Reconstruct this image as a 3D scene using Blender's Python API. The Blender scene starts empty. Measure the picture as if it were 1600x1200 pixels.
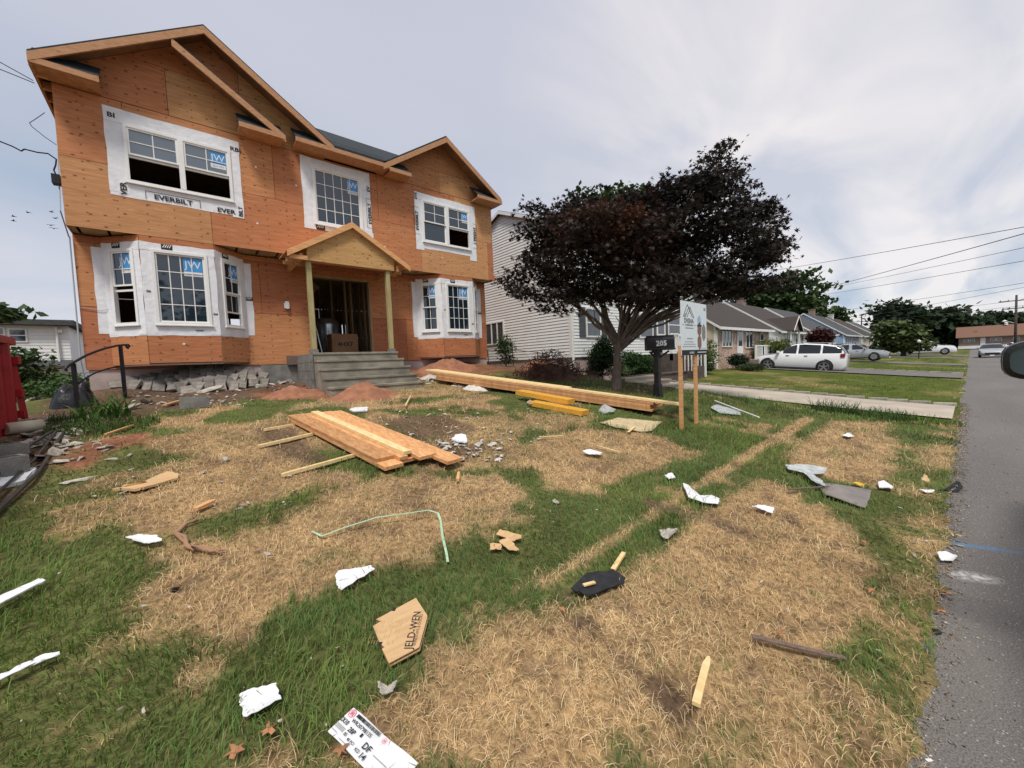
import bpy, math, random
import numpy as np
from mathutils import Vector, Matrix
random.seed(7); rng = np.random.default_rng(7)
SC = bpy.context.scene; COL = SC.collection
R = math.radians
# ---------------------------------------------------------------- camera
F_PX, CX, CY, CAMH = 610.0, 800.0, 600.0, 1.6          # focal length in pixels of a 1600x1200 frame, eye height
def _n(v): v = np.array(v, float); return v/np.linalg.norm(v)
AX = _n([1517-CX, -(536-CY), -F_PX])                     # street direction (+X) seen by the camera
_d = _n([1253-CX, -(12660-CY), -F_PX])                   # straight down
AZ = -_d; AZ = _n(AZ-AX*AZ.dot(AX)); AY = np.cross(AZ, AX)
cd = bpy.data.cameras.new('camera'); cam = bpy.data.objects.new('camera', cd); COL.objects.link(cam)
cam.matrix_world = Matrix.Translation((0, 0, CAMH)) @ Matrix([list(AX), list(AY), list(AZ)]).to_4x4()
cd.sensor_width = 36; cd.lens = F_PX/1600*36; cd.clip_start = .05; cd.clip_end = 3000
SC.camera = cam
SC.render.resolution_x = 1024; SC.render.resolution_y = 768
SC.view_settings.view_transform = 'Standard'; SC.view_settings.look = 'None'
SC.view_settings.exposure = 0.66; SC.view_settings.gamma = 1
# ---------------------------------------------------------------- light
SUN_EL, SUN_AZ = R(60), R(222)     # azimuth clockwise from +Y
sd = bpy.data.lights.new('sun', 'SUN'); sun = bpy.data.objects.new('sun', sd); COL.objects.link(sun)
sd.energy = 2.1; sd.angle = R(13); sd.color = (1, .95, .87)
sv = Vector((math.cos(SUN_EL)*math.sin(SUN_AZ), math.cos(SUN_EL)*math.cos(SUN_AZ), math.sin(SUN_EL)))
sun.rotation_euler = sv.to_track_quat('Z', 'Y').to_euler()
W = bpy.data.worlds.new('World'); SC.world = W; W.use_nodes = True
def sky_world():
    nt = W.node_tree; nt.nodes.clear(); N = nt.nodes.new; L = nt.links.new
    out = N('ShaderNodeOutputWorld'); mx = N('ShaderNodeMixShader'); mx.inputs[0].default_value = .88
    b1 = N('ShaderNodeBackground'); b2 = N('ShaderNodeBackground')
    sk = N('ShaderNodeTexSky'); sk.sky_type = 'NISHITA'; sk.sun_disc = False
    sk.sun_elevation = SUN_EL; sk.sun_rotation = SUN_AZ
    L(sk.outputs[0], b1.inputs[0]); b1.inputs[1].default_value = .09
    tc = N('ShaderNodeTexCoord'); sep = N('ShaderNodeSeparateXYZ'); L(tc.outputs['Generated'], sep.inputs[0])
    # project on a cloud deck: direction / (z + .12)
    ad = N('ShaderNodeMath'); ad.operation = 'ADD'; L(sep.outputs[2], ad.inputs[0]); ad.inputs[1].default_value = .16
    dv = N('ShaderNodeVectorMath'); dv.operation = 'DIVIDE'; L(tc.outputs['Generated'], dv.inputs[0])
    cb = N('ShaderNodeCombineXYZ')
    for i in range(3): L(ad.outputs[0], cb.inputs[i])
    L(cb.outputs[0], dv.inputs[1])
    def noise(scale, det, dist=0., off=(0, 0, 0), st=(1, 1, 1)):
        mp = N('ShaderNodeMapping'); mp.inputs['Location'].default_value = off; mp.inputs['Scale'].default_value = st
        L(dv.outputs[0], mp.inputs[0]); t = N('ShaderNodeTexNoise'); L(mp.outputs[0], t.inputs[0])
        t.inputs['Scale'].default_value = scale; t.inputs['Detail'].default_value = det; t.inputs['Roughness'].default_value = .5
        t.inputs['Distortion'].default_value = dist; return t.outputs[0]
    def ramp(src, pts):
        r = N('ShaderNodeValToRGB'); L(src, r.inputs[0]); e = r.color_ramp.elements
        e[0].position, e[0].color = pts[0][0], pts[0][1]; e[1].position, e[1].color = pts[-1][0], pts[-1][1]
        for p, c in pts[1:-1]: k = e.new(p); k.color = c
        return r.outputs[0]
    def mix(f, a, b):
        m = N('ShaderNodeMix'); m.data_type = 'RGBA'
        for s, v in ((m.inputs[0], f), (m.inputs[6], a), (m.inputs[7], b)):
            if hasattr(v, 'is_output'): L(v, s)
            else: s.default_value = v
        return m.outputs[2]
    # elevation tint: bluer near the horizon, lavender grey overhead
    base = ramp(sep.outputs[2], [(0, (.34, .44, .57, 1)), (.12, (.295, .37, .48, 1)), (.35, (.33, .385, .475, 1)), (.6, (.41, .425, .51, 1)), (1, (.50, .51, .58, 1))])
    n1 = noise(.55, 5, .5, (3.1, 1.7, 0), (.5, 1.0, 1)); n2 = noise(1.6, 6, .7, (7, 2, 0), (.45, 1.2, 1))
    c1 = mix(ramp(n1, [(.40, (0, 0, 0, 1)), (.66, (1, 1, 1, 1))]), base, (.52, .52, .57, 1))
    # the brighter, warmer part of the overcast towards the end of the street
    dt = N('ShaderNodeVectorMath'); dt.operation = 'DOT_PRODUCT'; L(tc.outputs['Generated'], dt.inputs[0]); dt.inputs[1].default_value = tuple(_n([np.dot([640, 440, -F_PX], a_) for a_ in (AX, AY, AZ)]))
    gl = ramp(dt.outputs['Value'], [(.74, (0, 0, 0, 1)), (.97, (1, 1, 1, 1))])
    g2 = N('ShaderNodeMath'); g2.operation = 'MULTIPLY'; L(gl, g2.inputs[0]); L(ramp(n2, [(.40, (.08, .08, .08, 1)), (.60, (1, 1, 1, 1))]), g2.inputs[1])
    c2 = mix(g2.outputs[0], c1, (.70, .665, .66, 1))
    L(c2, b2.inputs[0]); b2.inputs[1].default_value = .86
    L(b1.outputs[0], mx.inputs[1]); L(b2.outputs[0], mx.inputs[2]); L(mx.outputs[0], out.inputs[0])
sky_world()
# ---------------------------------------------------------------- where a pixel of the photograph stands in the world
def ray(px, py):
    d = np.array([px-CX, -(py-CY), -F_PX]); return np.array([d@AX, d@AY, d@AZ])
def atY(px, py, y): r = ray(px, py); t = y/r[1]; return Vector((r[0]*t, y, CAMH+r[2]*t))
def atX(px, py, x): r = ray(px, py); t = x/r[0]; return Vector((x, r[1]*t, CAMH+r[2]*t))
def atD(px, py, d): r = ray(px, py)/F_PX*d; return Vector((r[0], r[1], CAMH+r[2]))
def sst(a, b, x): t = np.clip((np.asarray(x, float)-a)/(b-a), 0, 1); return t*t*(3-2*t)
_P = rng.random((256, 256))
def vnoise(x, y):
    x = np.asarray(x, float); y = np.asarray(y, float); xi = np.floor(x).astype(int); yi = np.floor(y).astype(int)
    u = x-xi; v = y-yi; u = u*u*(3-2*u); v = v*v*(3-2*v)
    g = lambda a, b: _P[a % 256, b % 256]
    return (g(xi, yi)*(1-u)+g(xi+1, yi)*u)*(1-v)+(g(xi, yi+1)*(1-u)+g(xi+1, yi+1)*u)*v
def fbm(x, y, o=4):
    s = 0; a = .5; 
    for k in range(o): s = s+a*vnoise(x*2**k+17*k, y*2**k+31*k); a *= .5
    return s/(1-.5**o)
TR0, TR1 = (1.2, 1.95), (14.5, 1.05)
MOUNDS = [(.2, 10.2, .07, 1.3, .5), (2.0, 10.5, .12, .6, .4), (6.9, 10.9, .22, 1.6, .6), (5.0, 10.6, .12, .6, .5), (-1.0, 10.9, .18, .8, .5)]
def gz(x, y, fine=True):
    x = np.asarray(x, float); y = np.asarray(y, float)
    z1 = np.interp(y, [-50, -.5, .12, 3.2, 4.5, 6, 8.5, 10.5, 12, 80], [-.1, -.07, .0, .42, .66, .85, 1.05, 1.22, 1.25, 1.3])
    z1 = z1+.22*sst(0, 8, x)*sst(6.5, 10.5, y)
    z2 = np.interp(y, [-50, -.5, .12, 2, 8.9, 12, 80], [-.1, -.07, .0, .12, .63, .8, .9])
    k = sst(9.5, 12.6, x); z = z1*(1-k)+z2*k
    z = z-.55*(1-sst(-40, -8, x))*sst(1, 10, y)
    for mx_, my_, h, sx, sy in MOUNDS: z = z+h*np.exp(-((x-mx_)/sx)**2-((y-my_)/sy)**2)
    if fine:
        near = (1-sst(11, 12, x))*sst(.1, .8, y)*sst(-9, -7, x)
        z = z+near*((fbm(x*1.3, y*1.3, 4)-.5)*.09)+(fbm(x*7, y*7, 3)-.5)*.022*(1-sst(.0, .7, np.abs(y-.15)))
    return z
def G(px, py, lift=0.):
    r = ray(px, py); r = r/np.linalg.norm(r); t = np.geomspace(.6, 400, 1600)
    h = CAMH+r[2]*t-gz(r[0]*t, r[1]*t)
    i = np.where(h < 0)[0]; i = i[0] if len(i) else len(t)-1
    a = t[i-1]+(t[i]-t[i-1])*h[i-1]/max(1e-9, h[i-1]-h[i])
    return Vector((r[0]*a, r[1]*a, CAMH+r[2]*a+lift))
def GP(x, y, lift=0.): return Vector((x, y, float(gz(x, y))+lift))
# ---------------------------------------------------------------- materials
MATS = {}
def mat(name, c1, c2=None, rough=.75, scale=6., stretch=(1, 1, 1), bump=0., bscale=40., metal=0., spec=.4, attr=None, rnd=0., lo=.35, hi=.65, bst=None, trans=0., detail=5, coat=0., spots=None, dist=0., alpha=1., ior=1.45, fast=0.):
    if name in MATS: return MATS[name]
    m = bpy.data.materials.new(name); m.use_nodes = True; nt = m.node_tree; nt.nodes.clear(); N = nt.nodes.new; L = nt.links.new
    out = N('ShaderNodeOutputMaterial'); p = N('ShaderNodeBsdfPrincipled')
    p.inputs['Roughness'].default_value = rough; p.inputs['Metallic'].default_value = metal
    p.inputs['Specular IOR Level'].default_value = spec; p.inputs['Coat Weight'].default_value = coat; p.inputs['IOR'].default_value = ior
    p.inputs['Alpha'].default_value = alpha
    tc = N('ShaderNodeTexCoord')
    def mapped(st):
        mp = N('ShaderNodeMapping'); mp.inputs['Scale'].default_value = st; L(tc.outputs['Object'], mp.inputs[0]); return mp.outputs[0]
    c2 = c2 or tuple(v*.72 for v in c1)
    nz = N('ShaderNodeTexNoise'); L(mapped(stretch), nz.inputs[0]); nz.inputs['Scale'].default_value = scale; nz.inputs['Detail'].default_value = detail; nz.inputs['Distortion'].default_value = dist
    mr = N('ShaderNodeMapRange'); L(nz.outputs[0], mr.inputs[0]); mr.inputs[1].default_value = lo; mr.inputs[2].default_value = hi
    mx = N('ShaderNodeMix'); mx.data_type = 'RGBA'; L(mr.outputs[0], mx.inputs[0]); mx.inputs[6].default_value = (*c1, 1); mx.inputs[7].default_value = (*c2, 1)
    col = mx.outputs[2]
    if attr:
        a = N('ShaderNodeAttribute'); a.attribute_name = attr; k = N('ShaderNodeMix'); k.data_type = 'RGBA'; k.blend_type = 'MULTIPLY'; k.inputs[0].default_value = 1
        L(col, k.inputs[6]); L(a.outputs['Color'], k.inputs[7]); col = k.outputs[2]
    if spots:   # (scale, radius, colour, amount 0..1, stretch)
        vo = N('ShaderNodeTexVoronoi'); L(mapped(spots[4]), vo.inputs[0]); vo.inputs['Scale'].default_value = spots[0]
        s1 = N('ShaderNodeMapRange'); L(vo.outputs['Distance'], s1.inputs[0]); s1.inputs[1].default_value = spots[1]; s1.inputs[2].default_value = spots[1]*.45
        sx = N('ShaderNodeSeparateColor'); L(vo.outputs['Color'], sx.inputs[0])
        gt = N('ShaderNodeMath'); gt.operation = 'LESS_THAN'; L(sx.outputs[0], gt.inputs[0]); gt.inputs[1].default_value = spots[3]
        mu = N('ShaderNodeMath'); mu.operation = 'MULTIPLY'; L(s1.outputs[0], mu.inputs[0]); L(gt.outputs[0], mu.inputs[1])
        mu2 = N('ShaderNodeMath'); mu2.operation = 'MULTIPLY'; L(mu.outputs[0], mu2.inputs[0]); mu2.inputs[1].default_value = .8
        k = N('ShaderNodeMix'); k.data_type = 'RGBA'; L(mu2.outputs[0], k.inputs[0]); L(col, k.inputs[6]); k.inputs[7].default_value = (*spots[2], 1); col = k.outputs[2]
    if fast:   # rows of nail heads on the stud lines
        sx_ = N('ShaderNodeSeparateXYZ'); L(tc.outputs['Object'], sx_.inputs[0]); cb_ = N('ShaderNodeCombineXYZ')
        for ax_, st_, k_ in ((0, .406, 0), (2, .15, 1)):
            a1 = N('ShaderNodeMath'); a1.operation = 'WRAP'; L(sx_.outputs[ax_], a1.inputs[0]); a1.inputs[1].default_value = st_/2; a1.inputs[2].default_value = -st_/2; L(a1.outputs[0], cb_.inputs[k_])
        ln_ = N('ShaderNodeVectorMath'); ln_.operation = 'LENGTH'; L(cb_.outputs[0], ln_.inputs[0]); s2 = N('ShaderNodeMapRange'); L(ln_.outputs['Value'], s2.inputs[0]); s2.inputs[1].default_value = .022; s2.inputs[2].default_value = .006; s2.inputs[4].default_value = fast
        k = N('ShaderNodeMix'); k.data_type = 'RGBA'; L(s2.outputs[0], k.inputs[0]); L(col, k.inputs[6]); k.inputs[7].default_value = (.09, .03, .015, 1); col = k.outputs[2]
    if rnd:
        oi = N('ShaderNodeObjectInfo'); r2 = N('ShaderNodeMapRange'); L(oi.outputs['Random'], r2.inputs[0]); r2.inputs[3].default_value = 1-rnd; r2.inputs[4].default_value = 1+rnd
        hs = N('ShaderNodeHueSaturation'); L(r2.outputs[0], hs.inputs['Value']); L(col, hs.inputs['Color']); col = hs.outputs[0]
    L(col, p.inputs['Base Color'])
    if bump:
        nb = N('ShaderNodeTexNoise'); L(mapped(bst or (1, 1, 1)), nb.inputs[0]); nb.inputs['Scale'].default_value = bscale; nb.inputs['Detail'].default_value = 4
        bp = N('ShaderNodeBump'); bp.inputs['Strength'].default_value = bump; bp.inputs['Distance'].default_value = .02; L(nb.outputs[0], bp.inputs['Height']); L(bp.outputs[0], p.inputs['Normal'])
    sh = p.outputs[0]
    if trans:
        t = N('ShaderNodeBsdfTranslucent'); L(col, t.inputs[0]); ms = N('ShaderNodeMixShader'); ms.inputs[0].default_value = trans; L(sh, ms.inputs[1]); L(t.outputs[0], ms.inputs[2]); sh = ms.outputs[0]
    L(sh, out.inputs[0]); MATS[name] = m; return m
M = {}
M['ply'] = mat('plywood', (1.0, .97, .95), (.70, .61, .53), .8, 2.6, (.8, .8, 9), .12, 30, attr='tint', spots=(6.5, .24, (.10, .03, .015), .5, (1, 1, 1.7)), lo=.3, hi=.72, bst=(1, 1, 12), dist=1.3, fast=.75)
M['lum'] = mat('fir_lumber', (.66, .37, .17), (.50, .25, .10), .75, 5, (1, 1, 10), .1, 40, rnd=.16, spots=(4, .12, (.16, .06, .02), .3, (1, 1, 2)))
M['lumx'] = mat('fir_board_face', (.66, .36, .16), (.46, .22, .09), .72, 3, (9, 2.5, 9), .15, 30, rnd=.2, dist=.8, spots=(3.2, .1, (.18, .07, .03), .35, (1, 1, 1)))
M['pale'] = mat('pale_pine', (.80, .62, .33), (.68, .48, .22), .72, 4, (6, 2, 8), .1, 40, rnd=.1)
M['osb'] = mat('thin_panel', (.56, .46, .28), (.44, .34, .19), .85, 14)
M['lvl'] = mat('yellow_beam', (.74, .40, .06), (.60, .29, .03), .6, 4, (6, 6, 20), .08, 30, rnd=.1)
M['pt'] = mat('treated_post', (.42, .36, .18), (.32, .27, .12), .8, 5, (8, 8, .8), .1, 40, spots=(3, .1, (.1, .06, .03), .4, (1, 1, 1)))
M['shingle'] = mat('asphalt_shingle', (.035, .045, .05), (.015, .019, .022), .9, 14, (1, 4, 4), .5, 30)
M['wrap'] = mat('white_flashing', (.80, .81, .83), (.71, .72, .75), .55, 7, (1, 1, 1), .55, 9)
M['vinyl'] = mat('white_vinyl', (.80, .80, .78), (.76, .76, .74), .35)
M['glass'] = mat('window_glass', (.014, .026, .038), (.014, .026, .038), .03, spec=.5, ior=1.85)
M['glassb'] = mat('sky_tinted_window_glass', (.05, .08, .10), (.05, .08, .10), .04, spec=1., ior=1.8)  # same glass as the other panes, a brighter sky reflection put into its colour
M['glass2'] = mat('old_window_glass', (.05, .07, .08), (.03, .04, .05), .08, spec=1., ior=1.6)
M['ink'] = mat('black_ink', (.02, .02, .022), (.02, .02, .022), .7)
M['greyink'] = mat('grey_ink', (.30, .30, .31), (.30, .30, .31), .7)
M['blue'] = mat('sticker_blue', (.05, .28, .62), (.06, .31, .66), .4)
M['white'] = mat('white_paper', (.76, .77, .78), (.66, .67, .68), .6, 9, bump=.15, bscale=12)
M['pink'] = mat('pink_stucco', (.52, .41, .38), (.38, .30, .28), .9, 2.5, bump=.35, bscale=50)
M['cblock'] = mat('grey_block', (.27, .26, .24), (.17, .165, .155), .92, 5, bump=.5, bscale=60, rnd=.1)
M['conc'] = mat('step_concrete', (.32, .29, .23), (.17, .155, .125), .92, 2.6, bump=.4, bscale=60)
M['plaster'] = mat('dirty_plaster', (.62, .60, .56), (.44, .41, .36), .85, 30, bump=.4, bscale=50, rnd=.15)
M['paver'] = mat('paver', (.25, .225, .195), (.16, .145, .13), .92, 9, bump=.4, bscale=50, rnd=.28)
M['rub'] = mat('rubble_stone', (.48, .44, .38), (.30, .27, .23), .92, 6, bump=.5, bscale=30, rnd=.25)
M['redsoil'] = mat('red_soil', (.36, .16, .09), (.24, .11, .065), .95, 7, bump=.8, bscale=26)
M['soil'] = mat('brown_soil', (.17, .11, .075), (.10, .065, .045), .95, 7, bump=.8, bscale=26)
M['sand'] = mat('pale_sand', (.66, .63, .58), (.50, .46, .40), .95, 12, bump=.8, bscale=30)
M['black'] = mat('black_metal', (.012, .012, .014), (.02, .02, .02), .4)
M['bag'] = mat('black_plastic', (.012, .012, .015), (.02, .02, .024), .3, bump=.6, bscale=10)
M['red'] = mat('red_steel', (.42, .015, .02), (.27, .012, .015), .5, 3, bump=.15, bscale=8)
M['rubber'] = mat('tyre_rubber', (.018, .018, .018), None, .8)
M['rim'] = mat('alloy_rim', (.45, .46, .48), (.3, .3, .32), .3, metal=.7)
M['carw'] = mat('white_paint', (.78, .79, .80), (.76, .77, .78), .22, coat=.6)
M['cars'] = mat('silver_paint', (.42, .44, .46), (.40, .42, .44), .28, metal=.4, coat=.5)
M['carg'] = mat('grey_paint', (.07, .075, .085), None, .28, metal=.3, coat=.5)
M['carglass'] = mat('car_glass', (.012, .016, .018), (.012, .016, .018), .05, spec=.8)
M['lamp'] = mat('headlight', (.6, .62, .64), None, .1, metal=.3)
M['tail'] = mat('tail_light', (.32, .01, .02), None, .2)
M['bark'] = mat('bark', (.13, .10, .085), (.07, .055, .05), .95, 14, (1, 1, .3), .8, 30)
M['limb'] = mat('smooth_bark', (.19, .15, .125), (.12, .095, .08), .9, 12, (1, 1, .5), .3, 30)
M['leaf'] = mat('leaf', (1, 1, 1), (.8, .8, .8), .6, 1.2, attr='tint', trans=.25, spec=.25)
M['blade'] = mat('grass_blade', (1, 1, 1), (.85, .85, .85), .65, 1.5, attr='tint', trans=.3, spec=.15)
M['rooftan'] = mat('brown_roof', (.068, .056, .050), (.042, .035, .032), .95, 9, (1, 4, 4), .5, 20)
M['roofgry'] = mat('grey_roof', (.085, .085, .09), (.055, .055, .06), .95, 9, (1, 4, 4), .5, 20)
M['roofred'] = mat('rust_roof', (.22, .12, .08), (.15, .085, .06), .95, 9, (1, 4, 4), .5, 20)
M['dkwall'] = mat('dark_block', (.11, .085, .075), (.07, .055, .05), .9, 4)
M['deckw'] = mat('shade_toned_soffit', (.27, .15, .08), (.20, .11, .06), .85, 5)  # roof deck wood, darkened to carry the shadow under the overhang
M['sidw'] = mat('white_siding', (.76, .77, .76), (.71, .72, .71), .6, 2)
M['sidt'] = mat('tan_siding', (.58, .49, .36), (.52, .44, .32), .6, 2)
M['sidb'] = mat('blue_siding', (.28, .44, .62), (.26, .40, .57), .6, 2)
M['sidg'] = mat('grey_siding', (.40, .42, .43), (.36, .38, .40), .6, 2)
M['trim'] = mat('white_trim', (.78, .78, .76), (.72, .72, .70), .5)
M['shut'] = mat('dark_shutter', (.10, .11, .115), None, .6)
M['cardb'] = mat('cardboard', (.60, .40, .21), (.50, .32, .16), .85, 4, (1, 8, 1), .15, 30)
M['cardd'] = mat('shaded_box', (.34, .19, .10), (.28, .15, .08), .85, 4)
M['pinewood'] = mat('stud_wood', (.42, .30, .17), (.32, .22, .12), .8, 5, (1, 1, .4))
M['foil'] = mat('shiny_foil', (.62, .66, .68), (.35, .38, .4), .25, 6, (6, 6, .6), .3, 8, metal=.8)
M['dkwood'] = mat('weathered_wood', (.20, .14, .11), (.13, .09, .075), .85, 6, (8, 8, 8), .3, 40)
M['tar'] = mat('tar_shingle', (.03, .03, .032), (.018, .018, .02), .95, 20, bump=.5, bscale=60)
M['green'] = mat('green_strap', (.30, .48, .30), (.42, .58, .40), .5, 3)
M['film'] = mat('clear_film', (.62, .66, .66), (.42, .46, .45), .25, 14, bump=.8, bscale=14, alpha=.75)
M['fas'] = mat('fascia_board', (.50, .27, .14), (.38, .19, .09), .75, 5, (2, 2, 8), .1, 40, spots=(3, .1, (.16, .06, .02), .3, (1, 1, 2)))
M['root'] = mat('dry_root', (.38, .22, .13), (.26, .15, .09), .9, 8, bump=.3)
M['brush'] = mat('dead_brush', (.12, .055, .035), (.07, .035, .022), .95, 5)
M['pvc'] = mat('old_pvc', (.62, .56, .42), (.5, .44, .32), .5, 3)
M['pipe'] = mat('black_pipe', (.03, .027, .026), (.05, .045, .04), .45, 4)
M['slate'] = mat('wet_slab', (.24, .20, .17), (.15, .13, .12), .35, 4, bump=.2)
M['rust'] = mat('rusty_steel', (.19, .12, .09), (.10, .07, .06), .8, 9)
M['pole'] = mat('pole_wood', (.085, .065, .055), (.05, .04, .035), .9, 4)
M['pinkmark'] = mat('pink_ink', (.80, .10, .20), None, .6)
M['signw'] = mat('sign_board', (.70, .76, .78), (.66, .72, .75), .4, 1.5)
M['hole'] = mat('dark_opening', (.008, .008, .008), None, .9)
M['ylw'] = mat('yellow_plastic', (.75, .45, .03), None, .5)
M['pebble'] = mat('asphalt_pebble', (.55, .52, .48), None, .9, rnd=.3)
M['leafbr'] = mat('dry_leaf', (.42, .20, .10), (.28, .13, .07), .8, 20, rnd=.2)
def brick_mat():
    m = mat('blotched_brick', (.56, .42, .33), (.42, .29, .22), .9, 3, spots=(4.2, .45, (.12, .05, .04), .5, (1, 1, 2.2))); return m
M['brick'] = brick_mat()
M['brick2'] = mat('brown_brick', (.30, .22, .18), (.22, .16, .14), .9, 4)
def road_mat():
    m = bpy.data.materials.new('asphalt'); m.use_nodes = True; nt = m.node_tree; p = nt.nodes['Principled BSDF']; N = nt.nodes.new; L = nt.links.new
    tc = N('ShaderNodeTexCoord')
    def nz(s, d=4, st=(1, 1, 1)):
        mp = N('ShaderNodeMapping'); mp.inputs['Scale'].default_value = st; L(tc.outputs['Object'], mp.inputs[0])
        t = N('ShaderNodeTexNoise'); L(mp.outputs[0], t.inputs[0]); t.inputs['Scale'].default_value = s; t.inputs['Detail'].default_value = d; return t.outputs[0]
    def mr(s, a, b, c=0., d=1.):
        t = N('ShaderNodeMapRange'); L(s, t.inputs[0]); t.inputs[1].default_value = a; t.inputs[2].default_value = b; t.inputs[3].default_value = c; t.inputs[4].default_value = d; return t.outputs[0]
    def mix(f, a, b):
        k = N('ShaderNodeMix'); k.data_type = 'RGBA'; L(f, k.inputs[0])
        for i, v in ((6, a), (7, b)):
            if isinstance(v, tuple): k.inputs[i].default_value = (*v, 1)
            else: L(v, k.inputs[i])
        return k.outputs[2]
    c = mix(mr(nz(.7, 4, (.3, 1, 1)), .35, .65), (.19, .178, .165), (.145, .135, .127))
    c = mix(mr(nz(90, 3), .45, .75), c, (.24, .22, .20))
    c = mix(mr(nz(140, 2), .58, .35, 0, .65), c, (.05, .047, .046))
    vo = N('ShaderNodeTexVoronoi'); L(tc.outputs['Object'], vo.inputs[0]); vo.inputs['Scale'].default_value = 75
    sx = N('ShaderNodeSeparateColor'); L(vo.outputs['Color'], sx.inputs[0])
    a = N('ShaderNodeMath'); a.operation = 'MULTIPLY'; L(mr(vo.outputs['Distance'], .34, .2), a.inputs[0]); L(mr(sx.outputs[0], .86, .88), a.inputs[1])
    c = mix(a.outputs[0], c, (.42, .39, .35))
    # chalk paint stains: one blue streak, one white smear beside it
    def stain(c, cx, cy, rx, ry, col, thr, rot=0., amt=.8):
        mp = N('ShaderNodeMapping'); mp.vector_type = 'TEXTURE'; mp.inputs['Location'].default_value = (cx, cy, 0); mp.inputs['Rotation'].default_value = (0, 0, rot); mp.inputs['Scale'].default_value = (rx, ry, 1)
        L(tc.outputs['Object'], mp.inputs[0]); ln = N('ShaderNodeVectorMath'); ln.operation = 'LENGTH'; L(mp.outputs[0], ln.inputs[0])
        f = mr(ln.outputs['Value'], 1.1, .1); u = N('ShaderNodeMath'); u.operation = 'MULTIPLY'; L(f, u.inputs[0]); L(mr(nz(26, 5), thr, thr+.3, 0, amt*1.8), u.inputs[1]); u.use_clamp = True
        return mix(u.outputs[0], c, col)
    b = G(1525, 857); c = stain(c, b.x, b.y, .30, .05, (.10, .20, .34), .3, R(-72))
    b = G(1520, 905); c = stain(c, b.x, b.y, .16, .09, (.55, .54, .52), .36, R(-60))
    b = G(1500, 1000); c = stain(c, b.x, b.y, .9, .2, (.2, .18, .16), .35, 0, .4)
    L(c, p.inputs['Base Color']); p.inputs['Roughness'].default_value = .88; p.inputs['Specular IOR Level'].default_value = .3
    bp = N('ShaderNodeBump'); bp.inputs['Strength'].default_value = .6; bp.inputs['Distance'].default_value = .01; L(nz(110, 3), bp.inputs['Height']); L(bp.outputs[0], p.inputs['Normal'])
    return m
M['road'] = road_mat()
M['drive'] = mat('drive_concrete', (.46, .40, .32), (.36, .31, .25), .9, 1.6, bump=.3, bscale=50)
M['ground'] = mat('turf_and_soil', (1.0, .96, .92), (.38, .36, .34), .95, 26, attr='gcol', bump=.9, bscale=60, spec=.1, lo=.3, hi=.7)
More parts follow.
